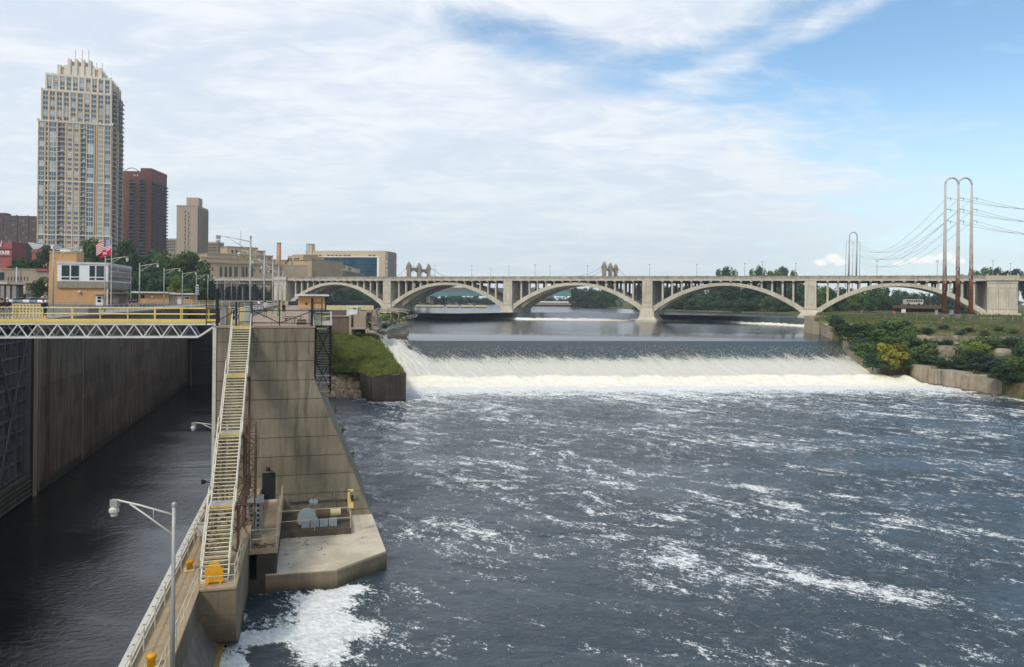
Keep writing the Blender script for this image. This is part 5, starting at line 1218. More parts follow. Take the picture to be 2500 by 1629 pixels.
# right bank: heightfield rising from the sheet wall to the park
XR = np.linspace(0, 1, 150)[None, :]; TR = np.linspace(0, 1, 150)[:, None]
SH = [Vector((86.5, 182, 0)), PZ(2225, 930, 0), PZ(2330, 945, 0), PZ(2446, 966, 0), PZ(2560, 985, 0), Vector((140, 120, 0)), Vector((220, 90, 0))]
BY = np.array([60, 90, 120, SH[4].y, SH[3].y, SH[2].y, SH[1].y, 182.5, 211, 238, 262, 285, 300, 318, 345, 400, 430, 470, 500, 560, 700, 1150])
BX = np.array([300, 220, 140, SH[4].x, SH[3].x, SH[2].x, SH[1].x, 87.2, 90.4, 95.3, 105, 115, 122, 127, 134, 142, 131, 106, 92, 80, 70, 60])
def zland(d): return np.interp(d, [0, 4, 12, 22, 26.5, 27.5, 44, 52, 70, 120, 400], [2.9, 3.6, 5.4, 8.2, 8.8, 10.5, 12.0, 13.2, 13.9, 14.2, 14.5])
yr_ = np.concatenate([np.linspace(60, 118, 12), np.linspace(120, 300, 200), np.linspace(303, 1150, 60)])[:, None]
bx_l = np.interp(yr_, BY, BX); q_ = np.linspace(0, 1, 190)[None, :]
RX = bx_l+(q_**2)*(520); RY = yr_+0*q_
D = np.full(RX.shape, 1e9)
for A, B in zip(SH[:-1], SH[1:]):
    e = B-A; k_ = np.clip(((RX-A.x)*e.x+(RY-A.y)*e.y)/(e.x**2+e.y**2), 0, 1)
    D = np.minimum(D, np.hypot(RX-A.x-k_*e.x, RY-A.y-k_*e.y))
RZ = zland(D)-1.8*smooth(RY, 325, 370)*(1-smooth(RX-bx_l, 2, 40))+(fbm(RX*.12, RY*.12, 4, 101)-.5)*2.*smooth(D, 1, 12)*(1-.7*smooth(D, 40, 60))+(fbm(RX*.5, RY*.5, 3, 111)-.5)*.6*smooth(D, 1, 8)
_sk = np.stack([RX[:, :1]+.02, RY[:, :1], RZ[:, :1]*0-3.], -1)
_all = np.concatenate([_sk, np.stack([RX, RY, RZ], -1)], 1)
tag(link(bpy.data.objects.new('right_bank', grid_mesh('right_bank', _all, M_dry))), kind='structure')
def rb(x, y):
    i = int(np.argmin(np.abs(yr_[:, 0]-y))); j = int(np.clip(math.sqrt(max(0, (x-bx_l[i, 0])/520))*189, 0, 189)); return float(RZ[i, j])
# find the bank point seen at a pixel: march along the sight line
def bank_hit(px, py):
    a, b = ray(px, py); Y = np.linspace(150, 420, 541); X = a*Y; Z = CAMH+b*Y
    best = None
    for x, y, z in zip(X[::2], Y[::2], Z[::2]):
        if x > 84 and rb(x, y) >= z: return Vector((x, y, rb(x, y)))
    return Vector((X[-1], Y[-1], 14))
m = MB(); rg2 = random.Random(31); G_rough = leafmat('rough_bank_grass', (.055, .085, .025), (.10, .11, .035), (.15, .125, .05))
for i in range(17000):
    y_ = rg2.uniform(158, 262); x_ = float(np.interp(y_, BY, BX))+rg2.random()**1.3*75+1.5; z_ = rb(x_, y_)
    h_ = rg2.uniform(.25, .7)*(1.9 if math.sin(x_*.31)+math.sin(y_*.23+x_*.1) > .9 else 1); th_ = rg2.uniform(0, 3.14); e_ = Vector((math.cos(th_), math.sin(th_), 0))*rg2.uniform(.08, .22); P = Vector((x_, y_, z_-.05))
    m.add([P-e_, P+e_, P+Vector((rg2.uniform(-.2, .2), rg2.uniform(-.2, .2), h_))], [(0, 1, 2)], G_rough)
tag(m.build('rough_grass'), kind='stuff')
# wing wall right of the falls
w = thing('wing_wall', (90, 210, 5), 'tan concrete wing wall stepping down along the right side of the falls', 'wall')
WW = [(PZ(1984, 815, 8.7), ZY(1987, 784, 238)), (Vector((94.3, 232, 8.5)), ZY(2000, 788, 232)), (Vector((92.0, 222, 8.1)), 11.6), (Vector((90.8, 212, 7.6)), ZY(2036, 807, 211)), (Vector((89.4, 203, 5.6)), ZY(2060, 829, 203)), (Vector((88.6, 196, 4.0)), 7.1), (Vector((88.0, 190, 2.6)), ZY(2100, 872, 190)), (Vector((86.8, 180, .2)), ZY(2128, 903, 181))]
for (A, za), (B, zb) in zip(WW[:-1], WW[1:]):
    n = Vector((B.y-A.y, -(B.x-A.x), 0)).normalized()*-.9
    if n.x < 0: n = -n
    m = MB(); e = (B-A)*.004
    q0 = [A+e, B-e, B-e+n, A+e+n]
    vs = [Vector((p.x, p.y, -2)) for p in q0]+[Vector((p.x, p.y, z)) for p, z in zip(q0, (za, zb, zb, za))]
    m.add(vs, [(0, 3, 2, 1), (4, 5, 6, 7), (0, 1, 5, 4), (1, 2, 6, 5), (2, 3, 7, 6), (3, 0, 4, 7)], M_wing); m.build('wall_panel', w)
    m = MB(); cp_ = [Vector((p.x, p.y, z+.0)) for p, z in zip((A-n*.12, B-n*.12, B+n*1.12, A+n*1.12), (za, zb, zb, za))]
    m.add(cp_+[p+Vector((0, 0, .22)) for p in cp_], [(0, 3, 2, 1), (4, 5, 6, 7), (0, 1, 5, 4), (1, 2, 6, 5), (2, 3, 7, 6), (3, 0, 4, 7)], M_wing); m.build('coping', w)
A = WW[0][0]; boxpx(None, 'end_pier', M_wing, 1978, 1987.5, 772, 818, 237, 5, w)
w = thing('abutment_wall', PY(2040, 790, 262), 'stepped brown and tan concrete walls at the upper right end of the falls', 'wall')
boxpx(None, 'wall_block', M_tangrey, 1987, 2043, 772, 800, 244, 3, w); boxpx(None, 'wall_block', surf('bright_tan_concrete', (.46, .39, .26), (.38, .32, .21), .3, streak=.2), 2043, 2113, 776, 806, 250, 3, w); boxpx(None, 'wall_block', M_deckgrey, 2070, 2155, 771, 792, 258, 3, w); boxpx(None, 'wall_block', M_wing, 2055, 2098, 774, 790, 255, 3, w)
# caisson wall: scalloped concrete cells
w = thing('cell_wall', PZ(2225, 930, 0), 'curved concrete cell wall along the right bank with rust and lime streaks', 'wall')
cells = [PZ(x, y, 0) for x, y in ((2224, 930), (2271, 936.5), (2303, 941.5), (2354, 950), (2386, 956), (2446, 966))]
for i, (A, B) in enumerate(zip(cells[:-1], cells[1:])):
    n = Vector((-(B.y-A.y), (B.x-A.x), 0)).normalized()
    if n.x > 0: n = -n
    m = MB(); k_ = 14; pr_ = []
    for k in range(k_+1):
        q = k/k_; p = A.lerp(B, q)+n*(1.7*math.sin(math.pi*q)**.7+.07*(k % 2)); pr_.append((p.x, p.y))
    pr_ += [(B.x-n.x*2, B.y-n.y*2), (A.x-n.x*2, A.y-n.y*2)]
    z1 = (3.9, 3.35, 3.6, 3.3, 3.55)[i]; A = A.lerp(B, .02); B = B.lerp(A, .02)
    m.prism(pr_[::-1], -3, z1, M_cell); m.build('cell', w)
for A, B, z1 in ((PZ(2118, 919, 0), cells[0], 2.4), (cells[-1]+Vector((.6, .3, 0)), PZ(2560, 985, 0), 1.1)):
    m = MB(); k_ = 28; n = Vector((-(B.y-A.y), (B.x-A.x), 0)).normalized(); pr_ = [A.lerp(B, k/k_)+n*(.12*(k % 2)) for k in range(k_+1)]
    nb_ = Vector((.8, 1.6, 0)); pr2 = [(p.x, p.y) for p in pr_]+[(B.x+nb_.x, B.y+nb_.y), (A.x+nb_.x, A.y+nb_.y)]
    m.prism(pr2, -3, z1, M_cell); m.build('sheet_wall', w)
# dry stone ledge and rocks on the right bank
sw = thing('stone_wall', bank_hit(2350, 838), 'old ledge of rough grey stone blocks across the right bank slope', 'stone wall')
rr_ = random.Random(5); rocks = []
for k in range(6):
    m = MB(); vs = []
    for z in (0, 1):
        for x, y in ((-.5, -.5), (.5, -.5), (.5, .5), (-.5, .5)): vs.append((x*rr_.uniform(.75, 1.05), y*rr_.uniform(.75, 1.05), (z-.5)*rr_.uniform(.8, 1.1)))
    m.add(vs, [(0, 3, 2, 1), (4, 5, 6, 7), (0, 1, 5, 4), (1, 2, 6, 5), (2, 3, 7, 6), (3, 0, 4, 7)], M_stone); rocks.append(m.mesh('stone'))
n_st = 0
for r in range(5):
    px_ = 2215
    while px_ < 2540:
        wpx = rr_.uniform(12, 26); y = 851-r*7.+(px_-2215)*.016+rr_.uniform(-1.5, 1.5)
        if rr_.random() < .80:
            P = bank_hit(px_+wpx/2, 838+(px_-2215)*.01)
            zz_ = ZY(px_, y, P.y-1.2+r*.25)
            inst('stone', rr_.choice(rocks), Matrix.Translation((P.x, P.y-1.4+r*.3, zz_)) @ Matrix.Rotation(-.35+rr_.uniform(-.12, .12), 4, 'Z') @ Matrix.Diagonal((wpx*P.y/FPX*1.05, 1.8, rr_.uniform(.65, .95), 1)), sw); n_st += 1
        px_ += wpx
for i, (px_, py_, w1, h1) in enumerate(((2312, 866, 62, 26), (2340, 850, 30, 12), (2455, 868, 62, 22), (2262, 832, 18, 10), (2318, 888, 26, 16), (2232, 858, 20, 14), (2400, 836, 30, 10))):
    P = bank_hit(px_, py_); sc_ = P.y/FPX
    t = thing('boulder', P, ['big flat grey boulder slab among the bushes of the right bank', 'flat pale rock just above the big boulder slab', 'wide tan boulder at the right edge of the bank', 'small pale rock near the left end of the stone ledge', 'round rock under the big flat boulder', 'small white rock above the yellow bush', 'low rock sitting in the stone ledge'][i], 'boulder', 'boulders on the right bank')
    m = MB(); nn = 9
    for lv, (z, s_) in enumerate(((-.6, 1.), (.25, .95), (.5, .7))):
        for k in range(nn):
            th = 2*math.pi*k/nn; rj = rr_.uniform(.85, 1.1); m.v.append((w1/2*sc_*s_*rj*math.cos(th), w1/2*sc_*.8*s_*rj*math.sin(th), z*h1*sc_*1.6+rr_.uniform(-.1, .1)))
    mi = m.mi(M_stone if i != 5 else M_white)
    for lv in range(2):
        for k in range(nn): m.f.append((lv*nn+k, lv*nn+(k+1) % nn, lv*nn+nn+(k+1) % nn, lv*nn+nn+k)); m.m.append(mi)
    m.f.append(tuple(2*nn+k for k in range(nn))); m.m.append(mi)
    m.build('rock', t, False, Matrix.Translation(P))
# fence, path and signs on the right bank
fc = thing('chain_fence', bank_hit(2200, 800), 'thin wire fence on posts across the grassy right bank', 'fence')
prev = None
for k in range(14):
    P = PY(2160+k*26, 790+.6*k*.3, 238-2.2*k); P.z = rb(P.x, P.y)
    rod('fence_post', M_galv, P, P+Vector((0, 0, 1.7)), .07, fc)
    if prev is not None:
        for hh in (.3, .95, 1.65): rod('fence_wire', M_galv, prev+Vector((0, 0, hh)), P+Vector((0, 0, hh)), .022, fc)
    prev = P
def sign(name, label, px0, px1, py0, py1, Y, mat, post=True, cat='sign'):
    A, B = PY(px0, py1, Y), PY(px1, py0, Y); t = thing(name, A, label, cat)
    fb(Matrix(), 'sign_panel', mat, A.x, B.x, Y, Y+.08, A.z, B.z, t); fb(Matrix(), 'border', M_galv, A.x-.03, B.x+.03, Y+.08, Y+.11, A.z-.03, B.z+.03, t)
    rod('post', M_galv, ((A.x+B.x)/2, Y+.15, A.z-2.2), ((A.x+B.x)/2, Y+.15, B.z), .1, t); return t
sign('notice_sign', 'square cream notice board in front of the dark rail bridge', 2201, 2211, 755, 764, 292, M_roofw)
sign('notice_sign', 'small white sign on the wire fence near the grass middle', 2248.5, 2252.5, 781, 784, 232, M_white)
sign('notice_sign', 'small white sign on the fence left of the pylon feet', 2299, 2304, 776, 779, 228, M_white)
t = thing('life_ring', PY(2182, 763, 290), 'round red sign on the fence at the right bank path', 'sign')
m = MB(); P = PY(2182.5, 763, 290); m.tube([P, P+Vector((0, .1, 0))], .55, surf('red_sign', (.60, .07, .04), None, 2), 16); m.build('disc', t); rod('post', M_galv, P-Vector((0, 0, 2)), P, .1, t)
for x0, x1, lb in ((2286, 2290, 'grey utility box left of the tall pylon foot'), (2322, 2328, 'grey utility box between the first two pylon feet')):
    t = thing('utility_box', PY(x0, 770, 262), lb, 'utility box', 'utility boxes by the pylons'); boxpx(None, 'case', M_galv, x0, x1, 757, 772, 262, 1, t); boxpx(None, 'lid', M_greysteel, x0-.3, x1+.3, 756.3, 757, 261.9, 1.2, t)
rp = railing('dark railing along the right bank path below the bridge', [PY(2165, 772, 300), PY(2290, 774, 296), PY(2440, 778, 290)], M_greysteel, 1.2, 3, 3., .07)
A, B = PY(2372, 784, 236), PY(2560, 788, 228)
sheet('riverside_path', [tuple(p) for p in ((A.x, A.y), (B.x, B.y), (B.x+3, B.y+7), (A.x+2, A.y+6))], 14.05, surf('path_gravel', (.52, .46, .36), (.44, .39, .3), .5), 'structure', .4)

# ------------------------------------------------------------ left grassy bank by the falls
gv = np.linspace(0, 1, 90)[None, :]; gt = np.linspace(0, 1, 90)[:, None]
FL, FR = PZ(885, 975, 0), PZ(989, 978, 0)
FLz, FRz = Vector((-27.8, 139.5, 3.4)), Vector((-19.2, 137., 4.3)); BLz, BRz = Vector((-47, 178, 9.6)), Vector((-34.8, 194, 8.6))
base_l = Vector((-38.0, 148, 3.9))
fk = [0, .45, .6, 1]; fx_ = np.interp(gv, fk, [-38., -28.5, -24.6, -19.3]); fy_ = np.interp(gv, fk, [148., 142., 134.9, 136.7]); fz_ = np.interp(gv, fk, [3.8, 4.4, 4.3, 4.9])
bx2, by2, bz2 = BLz.x+(BRz.x-BLz.x)*gv, BLz.y+(BRz.y-BLz.y)*gv, BLz.z+(BRz.z-BLz.z)*gv
GX, GY = fx_*(1-gt)+bx2*gt, fy_*(1-gt)+by2*gt
GZ = fz_+(bz2-fz_)*gt**.9+(fbm(GX*.3, GY*.3, 4, 131)-.5)*1.2*smooth(gt, 0, .12)+.8*np.sin(math.pi*gv)*gt
tag(link(bpy.data.objects.new('grassy_bank', grid_mesh('grassy_bank', np.stack([GX, GY, GZ], -1), M_turf))), kind='structure')
m = MB(); rg = random.Random(11)
gmats = [leafmat('turf_blades', (.065, .095, .020), (.14, .155, .036), (.23, .21, .07))]
for i in range(34000):
    a, b2 = rg.random()*89, rg.random()*89; ia, ib = int(a), int(b2); P = Vector((GX[ia, ib], GY[ia, ib], GZ[ia, ib]))+Vector((rg.uniform(-.4, .4), rg.uniform(-.3, .3), -.05))
    h_ = rg.uniform(.18, .55)*(1.9 if fbm(np.array([P.x*.35]), np.array([P.y*.35]), 3, 7)[0] > .54 else 1); th = rg.uniform(0, 3.14); e = Vector((math.cos(th), math.sin(th), 0))*rg.uniform(.05, .12); ln = Vector((rg.uniform(-.15, .2), rg.uniform(-.15, .15), h_))
    m.add([P-e, P+e, P+ln], [(0, 1, 2)], gmats[0])
tag(m.build('grass'), kind='stuff')
# sheet pile cofferdam at its foot
w = thing('sheet_pile_wall', (-24, 134, 0), 'dark rusty sheet pile wall at the foot of the grass bank beside the falls', 'sheet pile wall')
def spile(A, B, za, zb, n):
    e = (B-A)/n; nn = Vector((e.y, -e.x, 0)).normalized()*.13
    for k in range(n):
        p, q = A+e*k, A+e*(k+1); o = nn if k % 2 else Vector((0, 0, 0)); z = za+(zb-za)*(k+.5)/n
        m = MB(); m.prism([(p.x+o.x, p.y+o.y), (q.x+o.x, q.y+o.y), (q.x-nn.x*2, q.y-nn.y*2), (p.x-nn.x*2, p.y-nn.y*2)], -3, z, M_pile); m.build('pile', w)
C0, C1, C2 = Vector((-28.2, 141.5, 0)), PZ(912, 981, 0), PZ(990, 979, 0)
spile(C0, C1, 4.5, 4.2, 16); spile(C1, C2, 4.2, 4.9, 26); spile(C2, Vector((-21.5, 147, 0)), 4.9, 4.9, 18)
# rubble slope
rp_ = random.Random(21); rbl = thing('rubble_slope', (-32, 140, 1), 'heap of tan broken rock at the water edge below the grass bank', 'rock heap')
rock_ms = []
for k in range(6):
    m = MB(); vs = []
    for z in (-.5, .5):
        for x, y in ((-.5, -.5), (.5, -.5), (.5, .5), (-.5, .5)): vs.append((x*rp_.uniform(.5, 1.2), y*rp_.uniform(.5, 1.2), z*rp_.uniform(.5, 1.2)))
    m.add(vs, [(0, 3, 2, 1), (4, 5, 6, 7), (0, 1, 5, 4), (1, 2, 6, 5), (2, 3, 7, 6), (3, 0, 4, 7)], M_rock); rock_ms.append(m.mesh('rock'))
for i in range(300):
    q = rp_.random(); h_ = rp_.random()**1.2
    P = Vector((-38.8+11.*q, 137.5+3.*q+8.5*h_, .05+3.5*h_))
    s_ = rp_.uniform(.35, 1.3)*(1.25-.4*h_)
    inst('rock', rp_.choice(rock_ms), Matrix.Translation(P) @ Matrix.Rotation(rp_.uniform(0, 6), 4, Vector((rp_.uniform(-1, 1), rp_.uniform(-1, 1), 1)).normalized()) @ Matrix.Diagonal((s_*1.3, s_, s_*.6, 1)), rbl)
m = MB(); m.prism([(-39.5, 138), (-27.5, 141.5), (-28, 149), (-40, 148)], -2, 0, M_rock, None, None)
m.v[4:8] = [(-39.5, 138.2, -.1), (-27.5, 141.2, .1), (-28, 149, 3.6), (-40, 149, 3.4)]; m.build('rubble_core', rbl)
# left wing wall of the falls
w = thing('wing_wall', (-33, 200, 8), 'sloping tan concrete wing wall on the left side of the falls', 'wall')
LW = [(Vector((-41.2, 214, 8)), ZY(895, 795, 214)), (Vector((-38.6, 206, 7)), ZY(910, 803, 206)), (Vector((-35.4, 196, 7)), ZY(928, 811, 196)), (Vector((-32.0, 187.5, 6)), ZY(941, 818, 188)), (Vector((-27.8, 172, 2)), ZY(957, 860, 172)), (Vector((-24.0, 158, .5)), 5.0)]
for (A, za), (B, zb) in zip(LW[:-1], LW[1:]):
    n = Vector((-(B.y-A.y), (B.x-A.x), 0)).normalized()
    if n.x > 0: n = -n
    n *= .9; e = (B-A)*.004; q0 = [A+e, B-e, B-e+n, A+e+n]
    m = MB(); vs = [Vector((p.x, p.y, -2)) for p in q0]+[Vector((p.x, p.y, z)) for p, z in zip(q0, (za, zb, zb, za))]
    m.add(vs, [(0, 3, 2, 1), (4, 5, 6, 7), (0, 1, 5, 4), (1, 2, 6, 5), (2, 3, 7, 6), (3, 0, 4, 7)], M_wing); m.build('wall_panel', w)
# little concrete stub standing in the flow at the crest
t = thing('crest_pier', (-29.5, 204, 7), 'dark stub of an old pier in the water at the left end of the crest', 'pier stub')
boxpx(None, 'stub', M_dark, 990, 996, 809, 822, 196, 1.2, t); boxpx(None, 'sill', M_dark, 945, 992, 815, 824, 198, 1., t)
# ruined walls between the lock and the falls
def ruin(name, label, parts, cat='wall'):
    t = thing(name, PY(parts[0][1], parts[0][4], parts[0][5]), label, cat)
    for nm, x0, x1, y0, y1, Y, dp, mt in parts: boxpx(None, nm, mt, x0, x1, y0, y1, Y, dp, t)
M_brown = surf('brown_stained_concrete', (.155, .115, .085), (.11, .085, .065), .4, streak=.6)
ruin('retaining_wall', 'brown stained retaining walls above the grass bank, in two steps', (('wall_block', 797, 853, 773, 812, 182, 3, M_brown), ('wall_block', 804, 846, 758.5, 773.5, 186, 3, M_brown), ('coping', 796, 854, 771.5, 773, 181.8, 3.4, M_tangrey)))
ruin('tank', 'small pale grey tank box on the old walls', (('body', 846, 873, 751, 772.5, 184, 4, M_roofw), ('lid', 845, 874, 750, 751, 183.8, 4.4, M_white), ('hatch', 862, 868, 753, 754.5, 183.9, .2, M_void)), 'tank')
ruin('ruined_wall', 'broken concrete walls and a doorway of an old mill beside the falls', (('pier', 852, 857, 769, 820, 181, 3, M_wing), ('wall_block', 863, 893, 768, 802, 181, 3, M_tangrey), ('wall_block', 876, 895, 760, 770, 183, 3, M_tangrey), ('lintel', 893, 910, 757, 763, 183, 3, M_tangrey), ('doorway', 895, 908, 763, 785, 184, .5, M_greysteel), ('pier', 908, 918, 756, 772, 183, 3, M_tangrey), ('ledge', 857, 893, 800, 804, 180, 2.5, M_wing), ('dark_recess', 868, 890, 804, 814, 182, 1, M_void), ('footing', 853, 858, 804, 822, 180, 2, M_wing)))
t = thing('stone_pillar', PY(914, 800, 182), 'rough stacked stone pillar of the old mill doorway', 'stone pillar')
for k in range(6): boxpx(None, 'stone', M_stone, 908.5+rr_.uniform(-.8, .8), 920+rr_.uniform(-1, 1)+k*.5, 769+k*6, 774.6+k*6, 181.5+rr_.uniform(-.2, .2), 2.5, t)
for k in range(5): boxpx(None, 'stone', M_stone, 921+rr_.uniform(-.5, .5), 927+rr_.uniform(-1, 1), 776+k*7, 782.4+k*7, 184+rr_.uniform(-.2, .2), 2.5, t)
# driftwood on the point and the yellow guard wall
t = thing('driftwood', PY(950, 765, 235), 'tangle of bleached driftwood logs on the point below the bridge', 'driftwood')
for k in range(34):
    A = PY(rr_.uniform(925, 990), rr_.uniform(754, 766), rr_.uniform(228, 245)); e = Vector((rr_.uniform(-2.2, 2.2), rr_.uniform(-1, 1), rr_.uniform(-.4, .6)))
    m = MB(); m.tube([A-e, A+Vector((0, 0, .1)), A+e], .14, M_wood, 5, r1=.06); m.build('log', t)
m = MB(); m.tube([PY(923, 764, 232), PY(953, 751, 236)], .22, M_wood, 6, r1=.12); m.build('log', t)
for x in (953, 972): m = MB(); m.tube([PY(x, 764, 232), PY(x+2, 772, 232), PY(x-1, 782, 232)], .12, M_wood, 5); m.build('log', t)
t = thing('guard_wall', PY(860, 752, 250), 'faded yellow slatted guard wall behind the ruins', 'fence')
for k in range(24): boxpx(None, 'panel', M_yellowpale, 797+k*4.8, 797+k*4.8+4.5, 745.6+rr_.uniform(-.4, .4), 757, 250+rr_.uniform(0, .2), .5, t)
# riprap point
t = thing('riprap_bank', PY(980, 785, 228), 'dark stone riprap with concrete slabs along the point', 'rock bank')
for k in range(70):
    q = rr_.random(); x = 905+112*q; yb = 808-38*q; P = PY(x, yb-rr_.uniform(0, 9)*(1.2-q), 200+85*q)
    inst('rock', rr_.choice(rocks), Matrix.Translation(P) @ Matrix.Rotation(rr_.uniform(0, 6), 4, 'Z') @ Matrix.Diagonal((rr_.uniform(.8, 2), rr_.uniform(.8, 1.6), rr_.uniform(.5, 1.1), 1)), t)
for x0, y0, x1, y1, Y in ((998, 768, 1020, 779, 285), (984, 772, 997, 786, 270)):
    m = MB(); q0 = [PY(x0, y1-2, Y), PY(x1-3, y1-7, Y+8), PY(x1-1, y0, Y+12), PY(x0+3, y0+4, Y+4)]; m.add(q0+[p-Vector((0, 0, .5)) for p in q0], [(0, 1, 2, 3), (0, 4, 5, 1), (1, 5, 6, 2)], M_wing); m.build('slab', t)
PT = [Vector((-43.5, 214, 8.6)), Vector((-43, 240, 8.6)), Vector((-42, 270, 8.6)), Vector((-40.5, 300, 8.6)), Vector((-52, 330, 8.6))]
m = MB()
for A, B in zip(PT[:-1], PT[1:]):
    q0 = [A, B, B+Vector((-7, 2, 3.2)), A+Vector((-5, 2, 3.6))]; m.add(q0+[q0[3]+Vector((-25, 0, .3)), q0[2]+Vector((-25, 0, .3))], [(0, 1, 2, 3), (3, 2, 5, 4)], M_turf)
tag(m.build('point_bank'), kind='structure')
# ------------------------------------------------------------ the city on the left
def fpx(F, name, mat, x0, x1, yt, yb, d0, d1, parent):   # box on a facade, edges read at the facade plane
    s0, zt = F.sz(x0, yt); s1, _ = F.sz(x1, yt); zb = F.sz((x0+x1)/2, yb)[1]; zt = F.sz((x0+x1)/2, yt)[1]
    return fb(F.M, name, mat, s0, s1, -d1, -d0, zb, zt, parent)
def bthing(name, P, label, cat='building', group=None): return thing(name, (P[0], P[1], 14), label, cat, group)
def winmesh(mat, fr, nm=2):    # a unit window: recessed pane with a frame and mullions; x along, y out, z up
    m = MB(); m.add([(-.5, .0, -.5), (.5, .0, -.5), (.5, .0, .5), (-.5, .0, .5)], [(0, 1, 2, 3)], mat)
    for k in range(nm-1): x = -.5+(k+1)/nm; m.box(x-.03, x+.03, -.25, 0, -.5, .5, fr)
    m.box(-.5, .5, -.25, 0, .44, .5, fr); m.box(-.5, .5, -.25, 0, -.5, -.42, fr)
    return m.mesh('window_unit')
WU_t3 = winmesh(G_tower, M_steelw, 3); WU_t2 = winmesh(G_tower, M_steelw, 2); WU_o2 = winmesh(G_old, M_tangrey, 2); WU_d1 = winmesh(G_dark, M_tan, 1)
def win(F, me, s0, s1, z0, z1, d, parent, name='window'):
    M = F.M @ Matrix.Translation(((s0+s1)/2, -d, (z0+z1)/2)) @ Matrix.Diagonal((s1-s0, .35, z1-z0, 1)); return inst(name, me, M, parent)
# tall residential tower
TY = 450.; th = rad(17)
a0 = PY(90, 600, TY); FT = Fac(a0, a0+Vector((math.cos(th), math.sin(th), 0))*50)
LT = FT.sz(271, 600)[0]; tw_ = bthing('residential_tower', a0, 'tall buff brick and glass apartment tower with a stepped crown', 'tower')
FS = Fac(FT.at(LT), FT.at(LT)+Vector((-math.sin(th), math.cos(th), 0))*30)
DP = FS.sz(298, 600)[0] if False else 34.
def zt_(y): return FT.sz(180, y)[1]
ZB, Z1, Z2, Z3, Z4, Z5 = 10., zt_(300), zt_(222), zt_(183), zt_(158), zt_(142)
fb(FT.M, 'lower_body', M_towerbrick, 0, LT, 0, DP, ZB, Z1, tw_)
fb(FT.M, 'middle_body', M_towerbrick, LT*.04, LT*.975, 1.2, DP-1.5, Z1, Z2, tw_)
fb(FT.M, 'upper_body', M_towerbrick, LT*.085, LT*.96, 2.5, DP-3, Z2, Z3, tw_)
fb(FT.M, 'crown', M_towerpink, LT*.24, LT*.80, 5, DP-7, Z3, Z4, tw_)
fb(FT.M, 'crown_top', M_towerpink, LT*.38, LT*.66, 8, DP-9, Z4, Z5, tw_)
def colx(X): return (X-62)/(1140-62)*LT
cols = [(86, 148, 'A'), (182, 197, 's'), (232, 318, 'B'), (352, 442, 'c'), (495, 545, 'D'), (592, 642, 'D'), (684, 750, 'c'), (775, 865, 'B'), (938, 966, 'h'), (974, 1004, 'h'), (1040, 1110, 'B')]
FLH = (Z1-zt_(600))/25.2
nrow = 27; sm = MB()
for X in (62, 160, 206, 330, 460, 560, 655, 758, 872, 905, 1018, 1115):
    s_ = colx(X); fb(FT.M, 'pier', M_towerbrick, s_, s_+colx(86)-colx(74), -.45, 0, ZB, Z1-.1, tw_)
fb(FT.M, 'corner_strip', surf('brown_corner_brick', (.20, .12, .07)), colx(896), colx(908), -.3, 0, ZB, Z1, tw_)  # darker brown strip where the front steps at the corner
for r in range(nrow):
    z1 = Z1-.6-r*FLH; z0 = z1-FLH*.82
    if r in (12, 23): fb(FT.M, 'stone_band', M_towerstone, 0, LT, -.5, -.05, z1-.05, z1+.55, tw_)
    for x0, x1, k in cols:
        s0, s1 = colx(x0), colx(x1)
        if k in 'AB': win(FT, WU_t3, s0, s1, z0-FLH*.14, z1, .12, tw_)
        elif k == 'D': win(FT, WU_t2, s0, s1, z0+.5, z1, .12, tw_)
        elif k == 'c':
            bc = fb(FT.M, 'balcony', M_balc, s0, s1, -.1, 0, z0-.4, z1, tw_); fb(FT.M, 'slab', M_towerstone, s0, s1, -1.1, -.1, z0-.42, z0-.2, bc)
            win(FT, WU_t2, s0+(s1-s0)*.35, s1-(s1-s0)*.1, z0+.3, z1-.3, .14, bc)
            bb = None
        elif k == 's': sm.box(s0, s1, -.12, .0, z0+.4, z1-.3, M_void, FT.M)
        else: sm.box(s0, s1, -.10, .0, z0+.6, z1, G_tower, FT.M)
# side face: two stacks of dark balconies
LS = DP
for r in range(nrow+15):
    z1 = Z3-1-r*FLH; z0 = z1-FLH*.8
    for s0, s1 in ((.06, .36), (.60, .92)):
        if r < 2: continue
        sm.box(LS*s0, LS*s1, -.12, 0, z0, z1, M_balc, FS.M); sm.box(LS*s0, LS*s1, -1.3, -.1, z0-.3, z0-.05, M_towerstone, FS.M)
    sm.box(LS*.45, LS*.50, -.1, 0, z0+.5, z1, M_void, FS.M)
tag(sm.build('small_windows', tw_), kind='stuff')
# middle and upper tiers: piers, windows, parapet merlons
for (za, zb, sa, sb, d) in ((Z1, Z2, .04, .975, -1.2), (Z2, Z3, .085, .96, -2.5)):
    n = 10; w_ = (sb-sa)*LT/n; rows = int((zb-za)/FLH)
    for k in range(n+1): fb(FT.M, 'pier', M_towerstone if za == Z2 else M_towerbrick, sa*LT+k*w_-.45, sa*LT+k*w_+.45, -d-.5, -d, za, zb+.6, tw_)
    fb(FT.M, 'parapet', M_towerstone, sa*LT, sb*LT, -d-.4, -d+.2, zb-.9, zb+.3, tw_)
    for r in range(rows):
        z1 = zb-1.2-r*FLH; z0 = z1-FLH*.78
        for k in range(n):
            if z0 > za: win(FT, WU_t2, sa*LT+k*w_+.8, sa*LT+(k+1)*w_-.8, z0, z1, d+.15, tw_)
for k in range(7):
    s_ = LT*(.24+.56*k/6); fb(FT.M, 'crown_pier', M_towerstone, s_-.9, s_+.9, 4.3, 5.2, Z3-3, Z4+.5, tw_)
for k in range(4):
    s_ = LT*(.38+.28*k/3); fb(FT.M, 'crown_pier', M_towerstone, s_-.8, s_+.8, 3.6, 8.2, Z3-6, Z5+.5, tw_)
